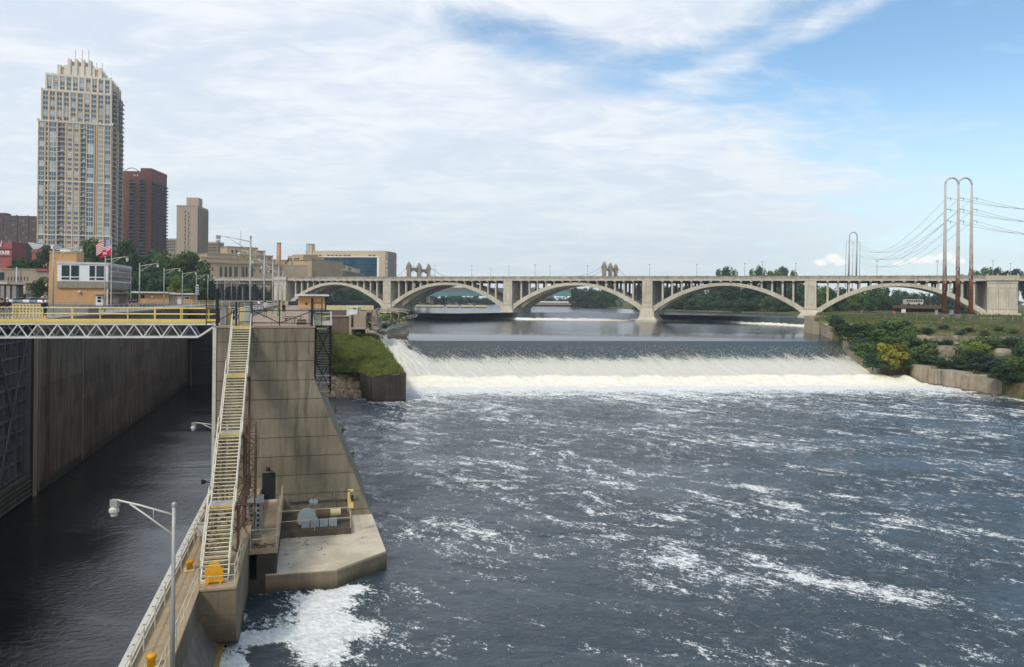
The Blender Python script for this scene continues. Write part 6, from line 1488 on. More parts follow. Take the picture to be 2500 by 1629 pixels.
for k in range(6): fb(FT.M, 'crown_pier', M_towerstone, LT*.80, LT*.80+.6, 6+k*3.6, 7+k*3.6, Z3, Z4+1, tw_)
fb(FT.M, 'parapet', M_towerstone, LT*.24, LT*.80, 4.6, 5.3, Z4-1, Z4+.2, tw_)
for k in range(6): s_ = (0, .25, .24, .66, .83, 1.)[k]*LT; fb(FT.M, 'merlon', M_towerstone, s_-.5, s_+.6, -.5, .5, Z1, Z1+1.3, tw_)
fb(FT.M, 'parapet', M_towerstone, -.1, LT+.1, -.5, .2, Z1-.3, Z1+.35, tw_)
for (za, zb, sb, d0, d1) in ((Z1, Z2, .975, 1.2, DP-1.5), (Z2, Z3, .96, 2.5, DP-3)):
    for k in range(6): y_ = d0+(d1-d0)*k/5; fb(FT.M, 'side_pier', M_towerstone, sb*LT, sb*LT+.6, y_-.5, y_+.5, za, zb+1, tw_)
for k, (px_, yt) in enumerate(((176, 112), (193, 112), (209, 112), (223, 137), (237, 137))):
    s_, z1 = FT.sz(px_, yt); fb(FT.M, 'mast', M_galvw, s_-.18, s_+.18, 8 if k < 3 else 14, 8.36 if k < 3 else 14.36, Z4, z1, tw_)
# red-brown slab tower
def slab_tower(name, label, x0, xm, x1, yt, yr, Y, th_, mat, depth, **k):
    A = PY(x0, 600, Y); F = Fac(A, A+Vector((math.cos(th_), math.sin(th_), 0))*10); l = F.sz(xm, 600)[0]
    B = F.at(l); e = Vector((-math.sin(th_), math.cos(th_), 0)); G = Fac(B, B+e*10); d = G.sz(x1, 600)[0]
    if d < 0 or d > 80: d = depth
    z1 = F.sz((x0+xm)/2, yt)[1]; t = bthing(name, A, label, 'tower')
    fb(F.M, 'wall', mat, 0, l, 0, d, 8, z1, t); return t, F, G, l, d, z1
t, F, G, l, d_, z1 = slab_tower('brown_tower', 'rust brown brick apartment tower with two dark columns of balconies', 298, 368, 406, 418, 440, 520, rad(4), M_brickrust, 30)
print('brown tower', l, d_, z1)
fb(F.M, 'parapet', M_brickrust, l*.62, l+.05, -.1, d_+.1, z1, z1+2.2, t)
m = MB(); m.tube([F.at(l*(.05+.5*q), -.5, z1+2.2*math.sin(math.pi*q)) for q in np.linspace(0, 1, 9)], .3, M_greysteel, 5); m.build('roof_arc', t)
fh = FPX and 8.1*520/FPX
for r in range(24):
    zt2 = z1-6-r*fh
    for s0, s1 in ((.235, .43), (.58, .80)):
        b_ = fb(F.M, 'balcony', M_balc, l*s0, l*s1, -.12, 0, zt2-fh*.95, zt2, t); fb(F.M, 'slab', M_greysteel, l*s0-.2, l*s1+.2, -1.2, -.12, zt2-fh*.95, zt2-fh*.82, b_)
        fb(F.M, 'pane', G_old, l*(s0+.03), l*(s0+(s1-s0)*.5), -.15, -.12, zt2-fh*.7, zt2-.3, b_)
    for k in range(4):
        q0, q1 = d_*(k+.08)/4, d_*(k+.92)/4
        b_ = fb(G.M, 'balcony', M_balc, q0, q1, -.1, 0, zt2-fh*.9, zt2, t); fb(G.M, 'slab', M_brickbrown, q0-.3, q1+.3, -1.2, -.1, zt2-fh*.95, zt2-fh*.62, b_)
for k in range(3): fb(F.M, 'window', M_white, l*(.38+.06*k), l*(.41+.06*k), -.1, 0, z1-3.4, z1-2.4, t)
# beige tower with slot windows
t, F, G, l, d_, z1 = slab_tower('beige_tower', 'slender beige concrete tower with small staggered slot windows', 430.5, 482, 507, 502, 517, 600, rad(6), M_beige, 30)
print('beige tower', l, d_, z1)
fb(F.M, 'roof_house', M_beige, l*.42, l*1.0, 2, 12, z1, z1+6.6, t); fb(F.M, 'cornice', M_tangrey, -.1, l+.15, -.15, d_+.1, z1-1., z1+.1, t)
for r in range(22):
    for k, s_ in enumerate((.38, .55)):
        zt2 = z1-4-r*3.05-(1.2 if k else 0); fb(F.M, 'slot_window', M_void, l*(s_+.02*(r % 2)), l*(s_+.02*(r % 2))+.75, -.06, .02, zt2-1.9, zt2, t)
for k in range(11):
    q = d_*(k+.15)/11; fb(G.M, 'dark_strip', surf('dark_grey_strip', (.12, .115, .11)), q, q+d_*.055, -.08, 0, 12, z1-2, t)
    fb(G.M, 'fin', M_beige, q+d_*.055, q+d_*.075, -.5, 0, 12, z1-1.2, t)
# brown apartment block at the left edge
t, F, G, l, d_, z1 = slab_tower('apartment_block', 'dark brown brick apartment block at the left edge with small paired windows', -60, 92, 96, 526, 530, 560, rad(10), M_brickbrown, 20)
for r in range(9):
    for k in range(12):
        s_ = l*(.36+.055*k) if k < 11 else l*.3; zt2 = z1-3.2-r*3.1
        win(F, WU_o2, s_, s_+1.6, zt2-1.3, zt2, .1, t)
for s_ in (.43, .66, .84): fb(F.M, 'pier', M_brickbrown, l*s_-.4, l*s_+.4, -.4, 0, 8, z1+.6, t)
fb(F.M, 'parapet', M_brickbrown, l*.2, l*.48, -.3, 8, z1, z1+1.8, t)
# small blocks between
for nm, lb, x0, x1, y0, Y, mt in (('office_block', 'small pale office block between the brown and beige towers', 404, 430, 583, 640, M_tangrey), ('office_block', 'small grey office block right of the beige tower', 505, 532, 591, 660, M_tangrey)):
    A, B = PY(x0, 600, Y), PY(x1, 600, Y); F = Fac(A, B); t = bthing(nm, A, lb); fpx(F, 'wall', mt, x0, x1, y0, 650, -14, 0, t)
    for r in range(4):
        for k in range(5): fpx(F, 'window', G_old if nm == 'x' else M_void, x0+1.5+k*(x1-x0-3)/5, x0+1.5+(k+.6)*(x1-x0-3)/5, y0+5+r*7, y0+8.5+r*7, 0, .1, t)
    fpx(F, 'roof_edge', M_roofw, x0-.5, x1+.5, y0-1, y0+1.5, -14, .3, t)
# post office: long stepped tan stone building
def zx(X): return 440+.2185*X
def zy(Y): return 540+.2185*Y
A, B = PY(462, 640, 455), PY(684, 655, 490); F = Fac(A, B); t = bthing('post_office', A, 'long stepped tan stone building behind the bridge approach', 'building')
L_ = F.len; zr = F.sz(500, 642)[1]
fb(F.M, 'wall', M_tan, 0, L_, 0, 30, 10, zr, t); fb(F.M, 'cornice', M_tangrey, -.3, L_+.3, -.6, 30, zr, zr+1., t)
for x0, x1 in ((440, 470), (496, 524), (546, 575), (604, 640), (686, 716), (730, 752), (788, 812)): fpx(F, 'tall_window', G_dark, zx(x0), zx(x1), zy(512), zy(645), 0, .15, t)
for x0, x1, y0, y1 in ((355, 368, 515, 560), (350, 366, 600, 630), (888, 900, 545, 575), (965, 980, 550, 580), (1008, 1020, 548, 580), (820, 832, 540, 560)): fpx(F, 'window', M_void, zx(x0), zx(x1), zy(y0), zy(y1), 0, .12, t)
F2 = Fac(F.at(0, -14), F.at(L_, -14))
z2 = F2.sz(520, zy(362))[1]
s0, s1 = F2.sz(zx(230), 640)[0], F2.sz(zx(1068), 640)[0]; zq = F2.sz(540, zy(418))[1]
fb(F2.M, 'second_tier', M_tan, s0, s1, 0, 26, zr-1, zq, t); fb(F2.M, 'cornice', M_tangrey, s0-.3, s1+.3, -.5, 26, zq, zq+.8, t)
for k in range(12): fpx(F2, 'window', M_void if k % 3 else G_old, zx(450+k*52), zx(478+k*52), zy(462+k*2), zy(492+k*2), 0, .12, t)
s0, s1 = F2.sz(zx(305), 640)[0], F2.sz(zx(1066), 640)[0]
fb(F2.M, 'third_tier', M_tan, s0+1, s1, 5, 24, zq, z2, t); fb(F2.M, 'cornice', M_tangrey, s0+.8, s1+.2, 4.6, 24, z2, z2+.6, t)
for k in range(16): fpx(F2, 'window', M_void if k % 2 else M_tangrey, zx(485+k*36), zx(497+k*36), zy(398), zy(424), -4.98, -4.8, t)
for x0, x1, yt in ((570, 915, 290), (915, 1000, 332)):
    s0, s1 = F2.sz(zx(x0), 640)[0], F2.sz(zx(x1), 640)[0]; z3 = F2.sz(zx((x0+x1)/2), zy(yt))[1]
    fb(F2.M, 'penthouse', M_tangrey if x0 > 600 else M_tan, s0, s1, 8, 22, z2, z3, t); fb(F2.M, 'cornice', M_tangrey, s0-.2, s1+.2, 7.7, 22.2, z3, z3+.5, t)
for x0, x1 in ((620, 636), (808, 822), (840, 856), (665, 680)): fpx(F2, 'window', M_void, zx(x0), zx(x1), zy(318), zy(352), -7.98, -7.8, t)
# right block with chimney
A2, B2 = PY(zx(1118), 640, 520), PY(zx(1470), 640, 505); F3 = Fac(A2, B2)
fpx(F3, 'right_block', M_tan, zx(1130), zx(1470), zy(435), 690, -30, 0, t); fpx(F3, 'cornice', M_tangrey, zx(1128), zx(1472), zy(430), zy(440), -30, .4, t)
fpx(F3, 'dark_window', G_dark, zx(1130), zx(1164), zy(480), zy(640), 0, .2, t)
fpx(F3, 'pilaster', M_tan, zx(1168), zx(1255), zy(455), 690, 0, 1.2, t)
for x0, x1, y0, y1 in ((1342, 1364, 505, 535), (1326, 1350, 585, 622)): fpx(F3, 'window', M_void, zx(x0), zx(x1), zy(y0), zy(y1), 0, .12, t)
fpx(F3, 'upper_tier', M_tan, zx(1128), zx(1300), zy(382), zy(436), -26, -6, t); fpx(F3, 'upper_cap', M_tan, zx(1150), zx(1280), zy(366), zy(382), -22, -8, t)
for x0 in (1128, 1154, 1208, 1236): fpx(F3, 'window', M_void, zx(x0), zx(x0+16), zy(408), zy(440), -5.98, -5.8, t)
t2 = thing('smokestack', PY(zx(1102), 640, 512), 'round orange brick smokestack rising from the tan stone building', 'chimney')
c0 = PY(zx(1100), zy(515), 510); c1 = PY(zx(1103), zy(245), 510)
m = MB(); m.tube([(c0.x, 510, 16), (c0.x, 510, c0.z), (c1.x, 510, c1.z)], 29*.2185*510/FPX, surf('chimney_brick', (.42, .235, .14), (.36, .20, .12), .4), 14, r1=24*.2185*510/FPX); m.build('shaft', t2, True)
m = MB(); m.lathe((c1.x, 510, c1.z-.6), [(1.55, 0), (1.62, .2), (1.62, .8), (1.3, .85)], M_tangrey, 14); m.build('rim', t2)
# long rear wing with rows of windows
A3, B3 = PY(zx(1470), 640, 507), PY(zx(2052), 640, 700); F4 = Fac(A3, B3); z4 = F4.sz(zx(1475), zy(500))[1]
fb(F4.M, 'rear_wing', M_tangrey, 0, F4.len, 0, 25, 12, z4, t); fb(F4.M, 'cornice', M_tan, -.2, F4.len, -.5, 25, z4, z4+.7, t)
for k in range(36):
    s_ = F4.len*(k+.3)/36; 
    for z_, h_ in ((z4-3.2, 2.), (z4-10.4, 4.6)): fb(F4.M, 'window', M_void, s_, s_+F4.len/80, -.1, 0, z_-h_, z_, t)
    fb(F4.M, 'pilaster', M_tangrey, s_+F4.len/60, s_+F4.len/60+.6, -.5, 0, 16, z4-.5, t)
F5 = Fac(F4.at(F4.len*.12, -8), F4.at(F4.len*.82, -8))
for x0, x1, y0 in ((1510, 1915, 468), (1880, 2012, 525)):
    fpx(F5, 'roof_tier', M_cream, zx(x0), zx(x1), zy(y0), zy(640), -14, 0, t)
for x0 in (1742, 1766, 1806, 1826, 1700): fpx(F5, 'window', M_void, zx(x0), zx(x0+12), zy(500), zy(522), 0, .15, t)
# teal glass bank building
A, B = PY(zx(1400), 640, 760), PY(zx(2292), 640, 745); F = Fac(A, B); t = bthing('glass_building', A, 'cream stone building with a large teal glass front, right of the smokestack', 'building')
fpx(F, 'wall', M_cream, zx(1480), zx(2292), zy(332), 700, -30, 0, t); fpx(F, 'side_wall', M_tangrey, zx(2292), zx(2324), zy(342), 700, -25, -.05, t)
fpx(F, 'left_wall', M_cream, zx(1400), zx(1480), zy(330), 700, -28, .3, t)
for r in range(7):
    for k in range(12):
        x0 = 1474+(2200-1474)*k/12; x1 = 1474+(2200-1474)*(k+1)/12; y0 = 408+(640-408)*r/7; y1 = 408+(640-408)*(r+1)/7
        fpx(F, 'glass_panel', G_teal, zx(x0)+.12, zx(x1)-.12, zy(y0)+.15, zy(y1)-.15, 0, .9, t)
fpx(F, 'glass_frame', M_teal, zx(1472), zx(2202), zy(405), 700, 0, .6, t); fpx(F, 'white_edge', M_white, zx(2202), zx(2230), zy(405), 700, 0, .8, t); fpx(F, 'white_head', M_white, zx(1472), zx(2230), zy(397), zy(405), 0, 1.1, t)
for x0 in (1505, 1552, 1642, 1688, 1734, 1780, 1828, 1874, 2106, 2152): fpx(F, 'window', M_void, zx(x0), zx(x0+28), zy(378), zy(388), 0, .3, t)
for k in range(4): fpx(F, 'side_window', M_bluegrey, zx(2296), zx(2318), zy(440+k*48), zy(468+k*48), 0, .2, t)
fpx(F, 'stair_tower', M_cream, zx(1420), zx(1478), zy(262), zy(420), -6, 1.2, t); fpx(F, 'copper_panel', M_copper, zx(1415), zx(1446), zy(258), zy(345), 1.2, 1.6, t); fpx(F, 'copper_cap', M_copper, zx(1413), zx(1481), zy(253), zy(260), -6, 1.8, t); fpx(F, 'slot', M_brickred, zx(1428), zx(1437), zy(372), zy(398), 1.2, 1.4, t)
t = thing('radio_mast', PY(588, 600, 640), 'very thin lattice radio mast behind the tan stone building', 'mast')
bar('mast_pole', M_galv, PY(588, 610, 640), PY(588, 562, 640), .25, t)
for y in (572, 584): bar('crosspiece', M_galv, PY(586.5, y, 640), PY(589.5, y, 640), .2, t)

# ------------------------------------------------------------ small things at the far left
def q0(X): return X*.129
def q1(Y): return 580+Y*.129
A, B = PY(-40, 620, 300), PY(29, 620, 300); F = Fac(A, B); t = bthing('red_building', A, 'dusky red brick building with large white lettering at the left edge')
fpx(F, 'wall', M_brickred, -40, 29, 591, 660, -.05, 0, t); fb(F.M, 'body', M_brickred, 0, F.len, .05, 9, 10, F.sz(10, 591)[1], t)
fpx(F, 'ledge', M_brickred, -40, 29.3, 606.5, 608, 0, .4, t); fpx(F, 'ledge', M_brickred, -40, 29.3, 624, 625.5, 0, .3, t)
s1, zt0 = F.sz(24.5, 612.3); s0, zb0_ = F.sz(-6.5, 621.3)
cv = bpy.data.curves.new('lettering', 'FONT'); cv.body = 'HOUSE'; cv.extrude = .04; cv.offset = .03; cv.size = 1
fo = bpy.data.objects.new('lettering_source', cv); COL.objects.link(fo); bpy.context.view_layer.update()
dg = bpy.context.evaluated_depsgraph_get(); lm_ = bpy.data.meshes.new_from_object(fo.evaluated_get(dg)); bpy.data.objects.remove(fo)
lm_.materials.clear(); lm_.materials.append(M_white)
xs2 = [v.co.x for v in lm_.vertices]; ys2 = [v.co.y for v in lm_.vertices]
for v in lm_.vertices:
    fx = (v.co.x-min(xs2))/(max(xs2)-min(xs2)); fy = (v.co.y-min(ys2))/(max(ys2)-min(ys2)); p = F.at(s0+(s1-s0)*fx, .12+v.co.z, zb0_+(zt0-zb0_)*fy); v.co = p
inst('lettering', lm_, Matrix(), t)
p0_, p1_, p2_ = F.sz(2.5, 601), F.sz(6.5, 588), F.sz(6.5, 601.5)
bar('sign_stroke', M_white, F.at(p0_[0], .4, p0_[1]), F.at(p1_[0], .4, p1_[1]), .22, t); bar('sign_stroke', M_white, F.at(p0_[0], .4, p0_[1]), F.at(p2_[0], .4, p2_[1]), .22, t)
A, B = PY(36, 620, 330), PY(122, 620, 330); F = Fac(A, B); t = bthing('gabled_building', A, 'dark glass building with a pale folded metal roof behind the red brick house')
def gz(X, Y): s_, z_ = F.sz(q0(X), q1(Y)); return s_, z_
M_gab = surf('dark_green_cladding', (.012, .022, .026), (.02, .03, .034), .4, .5)
pts = [gz(390, 200), gz(525, 88), gz(600, 170), gz(600, 380), gz(390, 380)]
m = MB(); n = 5; vs = [F.at(p[0], 0, p[1]) for p in pts]+[F.at(p[0], -12, p[1]) for p in pts]; m.add(vs, [(0, 4, 3, 2, 1), (5, 6, 7, 8, 9)]+[(i, (i+1) % n, n+(i+1) % n, n+i) for i in range(n)], M_gab); m.build('gable_wall', t)
pts = [gz(528, 86), gz(830, 140), gz(730, 216), gz(655, 214)]
m = MB(); m.add([F.at(*((p[0], d_2, p[1]))) for p, d_2 in zip(pts, (.2, -3, .8, .8))], [(0, 3, 2, 1)], M_roofg); m.add([F.at(p[0], d_2, p[1]-.3) for p, d_2 in zip(pts, (.2, -3, .8, .8))], [(0, 1, 2, 3)], M_roofg); m.build('folded_roof', t)
pts = [gz(740, 216), gz(830, 142), gz(940, 145), gz(940, 220)]
m = MB(); m.add([F.at(p[0], 0, p[1]) for p in pts]+[F.at(p[0], -8, p[1]) for p in pts], [(0, 3, 2, 1), (4, 5, 6, 7), (0, 1, 5, 4), (1, 2, 6, 5)], M_gab); m.build('gable_wall', t)
fpx(F, 'pale_block', M_white, q0(935), q0(1010), q1(140), q1(215), -6, -.5, t); fpx(F, 'rear_block', M_roofg, q0(300), q0(470), q1(112), q1(135), -10, -4, t); fpx(F, 'rear_band', M_gab, q0(300), q0(450), q1(135), q1(190), -10, -4.2, t)
A, B = PY(q0(605), 620, 318), PY(q0(960), 620, 318); F = Fac(A, B); t = bthing('brick_annex', A, 'small red brick building with one dark window under the folded roof')
mr = surf('light_red_brick', (.36, .125, .095), (.30, .10, .08), .4)
fpx(F, 'wall', mr, q0(605), q0(960), q1(228), q1(430), -8, 0, t); fpx(F, 'parapet', mr, q0(600), q0(965), q1(222), q1(285), -8, .25, t); fpx(F, 'window', M_void, q0(695), q0(722), q1(300), q1(360), 0, .1, t)
A, B = PY(-30, 680, 235), PY(119, 680, 235); F = Fac(A, B); t = bthing('stone_wall', A, 'long tan and grey old stone wall behind the parking area on the left', 'wall')
fpx(F, 'wall', M_tangrey, -30, 119, q1(600), 692, -3, 0, t); fpx(F, 'wall_cap', M_tan, -30, 119, q1(590), q1(606), -3.2, .2, t)
fpx(F, 'dark_window', G_dark, -4, 10.5, q1(660), q1(800), 0, .1, t); fpx(F, 'red_coping', M_brickred, q0(690), q0(920), q1(590), q1(640), 0, .4, t)
for k in range(7): fpx(F, 'slot', M_void, q0(150+k*62), q0(162+k*62), q1(745), q1(815), 0, .1, t)
rod('pole', M_white, F.at(F.sz(45, 680)[0], 1, 16), F.at(F.sz(45.8, 680)[0], 1, ZY(46, 652, 234)), .35, t)
A, B = PY(-30, 700, 200), PY(39, 700, 200); F = Fac(A, B); t = bthing('mill_ruin', A, 'grey concrete posts and beam of an old mill front at the left edge')
fpx(F, 'beam', M_bridge, -30, 20, 688, 694, -3, .3, t); fpx(F, 'beam', M_tangrey, 20, 64, 690, 695, -3, .0, t)
fpx(F, 'wall', M_brown, -30, 39, 694, 742, -3, -1, t)
for k in range(5): fpx(F, 'post', M_deckgrey, -28+k*14.5, -19+k*14.5, 698, 742, -1, 0, t)
A, B = PY(39, 700, 215), PY(64, 700, 215); F = Fac(A, B); t = bthing('kiosk', A, 'small peach coloured kiosk front with a wavy top', 'kiosk')
pts = [(39, 717), (64, 717), (64, 699), (61, 697), (57, 700.5), (52.5, 701.5), (48, 700.5), (44.5, 697.5), (42, 699)]
m = MB(); n = len(pts); pp = [F.sz(*p) for p in pts]; m.add([F.at(p[0], .3, p[1]) for p in pp]+[F.at(p[0], -2, p[1]) for p in pp], [tuple(range(n)), tuple(range(n, 2*n))[::-1]]+[(i, n+i, n+(i+1) % n, (i+1) % n) for i in range(n)], M_cream); m.build('front', t)
fpx(F, 'sign_band', M_brickrust, 46, 62, 712, 713.5, .3, .4, t); fpx(F, 'counter', M_towerstone, 39.5, 63.5, 703, 704, .3, .5, t)
# parked cars
def car(P, rz, label, col, grp):
    t = thing('parked_car', P, label, 'car', grp, rz); T = Matrix.Translation(P) @ Matrix.Rotation(rz, 4, 'Z'); mc = surf('car_'+'_'.join(str(int(c*100)) for c in col), col, None, 1, .25, bump=0, grain=.02, rand=0, spec=.6)
    m = MB(); m.prism([(-2.2, -.85), (2.2, -.85), (2.2, .85), (-2.2, .85)], .3, .62, mc, T, [(-2.25, -.88), (2.25, -.88), (2.25, .88), (-2.25, .88)]); m.prism([(-2.25, -.88), (2.25, -.88), (2.25, .88), (-2.25, .88)], .62, .95, mc, T, [(-2.1, -.8), (2.05, -.8), (2.05, .8), (-2.1, .8)]); m.build('body', t)
    m = MB(); m.prism([(-1.8, -.78), (1.1, -.78), (1.1, .78), (-1.8, .78)], .95, 1.4, G_dark, T, [(-1.2, -.64), (.5, -.64), (.5, .64), (-1.2, .64)]); m.prism([(-1.2, -.64), (.5, -.64), (.5, .64), (-1.2, .64)], 1.4, 1.46, mc, T); m.build('cabin', t)
    for x in (-1.4, 1.4):
        for y in (-.86, .70): m = MB(); m.tube([T @ Vector((x, y, .33)), T @ Vector((x, y+.16, .33))], .33, M_void, 10); m.build('wheel', t)
for i, (px_, py_, Y, c_, lb) in enumerate(((47, 735, 172, (.60, .60, .62), 'silver car parked at the left end below the peach kiosk'), (63, 733, 176, (.04, .045, .06), 'dark blue car parked second from the left below the kiosk'), (80, 733, 174, (.70, .70, .70), 'white car parked under the small round tree'), (97, 734, 178, (.10, .10, .11), 'charcoal car parked right of the white one'), (112, 735, 172, (.66, .66, .67), 'pale car parked against the orange control building'))):
    P = PY(px_, py_, Y); P.z = TOP; car(P, rad(68+8*i), lb, c_, 'cars parked behind the lock')

# ------------------------------------------------------------ trees and shrubs
_on = 'first second third fourth fifth sixth seventh eighth ninth tenth eleventh twelfth thirteenth fourteenth fifteenth sixteenth seventeenth eighteenth nineteenth'.split()
def od(i):
    if i < 20: return _on[i-1]
    t_ = ['twent', 'thirt', 'fort', 'fift', 'sixt', 'sevent', 'eight'][i//10-2]
    return t_+'ieth' if i % 10 == 0 else t_+'y-'+_on[i % 10-1]
def crown_mesh(seed, n, blobs, leaf, mat):
    r = np.random.default_rng(seed); m_v = []; C = []
    for b_ in range(blobs):
        th_ = r.uniform(0, 2*math.pi); rr = r.uniform(.05, .36); zz_ = r.uniform(.22, .86); f_ = math.sin(math.pi*min(1, max(.15, zz_*.92)))
        C.append((rr*f_*math.cos(th_)*1.15, rr*f_*math.sin(th_)*1.15, zz_, r.uniform(.10, .21)))
    C = np.array(C); k = r.integers(0, blobs, n); d_ = r.normal(size=(n, 3)); d_ /= np.linalg.norm(d_, axis=1)[:, None]
    rad_ = r.uniform(.55, 1.06, n)**.5
    P = C[k, :3]+d_*(C[k, 3]*rad_)[:, None]*np.array([1, 1, .8])
    P[:, 2] = np.clip(P[:, 2], .08, 1.02)
    nr = d_*.8+r.normal(size=(n, 3))*.55+np.array([0, 0, .35]); nr /= np.linalg.norm(nr, axis=1)[:, None]
    a = np.cross(nr, r.normal(size=(n, 3))); a /= np.linalg.norm(a, axis=1)[:, None]; b2 = np.cross(nr, a)
    s_ = leaf*r.uniform(.6, 1.35, n)[:, None]
    V = np.stack([P-a*s_, P-b2*s_*.6, P+a*s_, P+b2*s_*.6], 1).reshape(-1, 3)
    me = bpy.data.meshes.new('crown'); me.vertices.add(4*n); me.vertices.foreach_set('co', V.reshape(-1).astype(np.float32)); me.loops.add(4*n); me.loops.foreach_set('vertex_index', np.arange(4*n, dtype=np.int32)); me.polygons.add(n); me.polygons.foreach_set('loop_start', np.arange(0, 4*n, 4, dtype=np.int32)); me.update(calc_edges=True); me.materials.append(mat)
    return me
_cm = {}
def crown(shape, mat, n=3000, leaf=.032):
    k = (shape, mat.name, n)
    if k not in _cm: _cm[k] = crown_mesh(200+shape, n, 15+4*shape, leaf, mat)
    return _cm[k]
def trunk_mesh():
    m = MB(); m.tube([(0, 0, -.02), (.006, 0, .25), (0, .008, .6)], .028, M_trunk, 7, r1=.010)
    for th_ in (0, 1.3, 2.6, 3.9, 5.2): m.tube([(0, 0, .22+.05*th_/2), (.14*math.cos(th_), .14*math.sin(th_), .48), (.25*math.cos(th_), .25*math.sin(th_), .66)], .011, M_trunk, 5, r1=.003)
    return m.mesh('trunk', True)
TRM = trunk_mesh()
def tree(P, h, w_, mat, label, grp, shape=None, name='tree', cat='tree', n=3000, leaf=.032):
    t = thing(name, P, label, cat, grp); shape = random.randrange(4) if shape is None else shape
    M = Matrix.Translation(P) @ Matrix.Rotation(random.uniform(0, 6.28), 4, 'Z') @ Matrix.Diagonal((w_*1.12, w_*1.12, h, 1))
    inst('crown' if cat == 'tree' else 'foliage', crown(shape, mat, n, leaf), M, t); inst('trunk' if cat == 'tree' else 'stems', TRM, M, t); return t
MM = {'d': F_dark, 'm': F_mid, 'l': F_lite, 'b': F_blue, 'g': F_gold}; MN = {'d': 'dark green', 'm': 'mid green', 'l': 'yellow green', 'b': 'cool green', 'g': 'golden'}
def row(lst, grp, where):
    for i, (px_, yt, yb, wpx, Y, k) in enumerate(lst):
        P = PY(px_, yb, Y); h = (yb-yt)*Y/FPX; w_ = wpx*Y/FPX
        if 'control' in grp or 'stone wall' in grp: h *= 1.1; w_ *= 1.28
        if 'arch' in grp: P.z -= .16*h; h *= 1.16
        tree(P, h, w_, MM[k], MN[k]+' tree '+where(i), grp)
lt1 = [(185, 612, 750, 60, 300, 'd'), (222, 596, 750, 66, 290, 'm'), (262, 604, 750, 70, 300, 'm'), (300, 600, 750, 76, 280, 'd'), (338, 628, 750, 74, 270, 'd'), (362, 616, 750, 60, 300, 'b'), (392, 640, 750, 80, 300, 'd'), (424, 618, 755, 74, 280, 'm'), (455, 624, 755, 70, 260, 'm'), (488, 640, 755, 56, 250, 'm'), (300, 655, 750, 60, 240, 'd'), (345, 664, 752, 70, 236, 'd'), (398, 668, 752, 66, 236, 'd'), (440, 676, 752, 56, 232, 'l'), (478, 682, 752, 54, 236, 'd'), (502, 690, 752, 50, 250, 'd'), (150, 640, 750, 60, 320, 'd'), (430, 655, 752, 60, 262, 'd'), (370, 650, 750, 70, 255, 'b')]
wl1 = ['behind the brick stair tower of the control house', 'directly behind the roof of the control house', 'behind the two flags', 'just right of the flagpole', 'right of the control house, below the brown tower', 'in front of the brown tower foot', 'between the brown and the beige tower', 'below the beige tower, left of its foot', 'at the foot of the beige tower', 'at the left end of the tan stone building', 'low beside the control house side windows', 'behind the first lamp right of the control house', 'behind the low hut roof', 'brightest one behind the low hut', 'low one behind the traffic signal', 'under the left end of the bridge approach', 'far back left of the control house', 'filling the gap over the low hut', 'in the middle of the grove right of the control house']
row(lt1, 'trees behind the control house', lambda i: wl1[i])
lt2 = [(35, 636, 694, 42, 262, 'd'), (62, 632, 692, 44, 262, 'd'), (88, 640, 692, 36, 262, 'd'), (108, 612, 692, 40, 285, 'd')]
row(lt2, 'trees above the old stone wall', lambda i: ('above the stone wall beside the red building', 'above the stone wall in front of the gabled building', 'above the stone wall in front of the small red annex', 'above the stone wall against the control house')[i])
tree(PY(98, 726, 196)-Vector((0, 0, 1)), 6.6, 5.4, F_mid, 'small round green tree with a bare trunk among the parked cars', None, 1)
# under the bridge
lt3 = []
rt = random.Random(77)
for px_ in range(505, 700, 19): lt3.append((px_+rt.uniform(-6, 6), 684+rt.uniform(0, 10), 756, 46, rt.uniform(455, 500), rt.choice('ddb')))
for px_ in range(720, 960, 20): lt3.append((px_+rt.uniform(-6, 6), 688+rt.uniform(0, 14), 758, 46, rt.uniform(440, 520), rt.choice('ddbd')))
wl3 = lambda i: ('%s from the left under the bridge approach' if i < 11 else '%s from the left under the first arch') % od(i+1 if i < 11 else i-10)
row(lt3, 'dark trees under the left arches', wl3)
lt4 = []
for px_ in range(1200, 1420, 24): lt4.append((px_, 722+rt.uniform(0, 8), 748, 34, rt.uniform(830, 900), 'b'))
for px_ in range(1005, 1200, 20): lt4.append((px_, 722+rt.uniform(-2, 6), 750, 32, rt.uniform(800, 860), 'b'))
for px_, yt in ((1045, 698), (1062, 700), (1080, 698), (1120, 704), (1160, 702), (1010, 696), (1240, 700), (1265, 702), (1300, 698)): lt4.append((px_, yt, 745, 26, 960, 'b'))
row(lt4, 'far trees up the river', lambda i: 'far upriver, %s from the left behind the %s' % ((od(i+1), 'low brown bridge') if i < 10 else (od(i-9), 'yellow boom floats') if i < 20 else (od(i-19), 'teal girder bridge')))
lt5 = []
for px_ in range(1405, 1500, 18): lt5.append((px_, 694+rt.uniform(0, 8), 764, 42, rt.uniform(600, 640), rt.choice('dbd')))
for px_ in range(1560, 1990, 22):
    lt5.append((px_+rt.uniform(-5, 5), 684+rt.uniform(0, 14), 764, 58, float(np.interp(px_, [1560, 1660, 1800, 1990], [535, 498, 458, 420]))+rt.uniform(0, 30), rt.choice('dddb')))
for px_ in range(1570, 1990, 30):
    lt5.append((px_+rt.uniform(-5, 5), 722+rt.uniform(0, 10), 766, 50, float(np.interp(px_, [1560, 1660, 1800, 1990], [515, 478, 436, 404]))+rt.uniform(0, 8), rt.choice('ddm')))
n5 = [6, len(range(1560, 1990, 22)), len(range(1570, 1990, 30))]
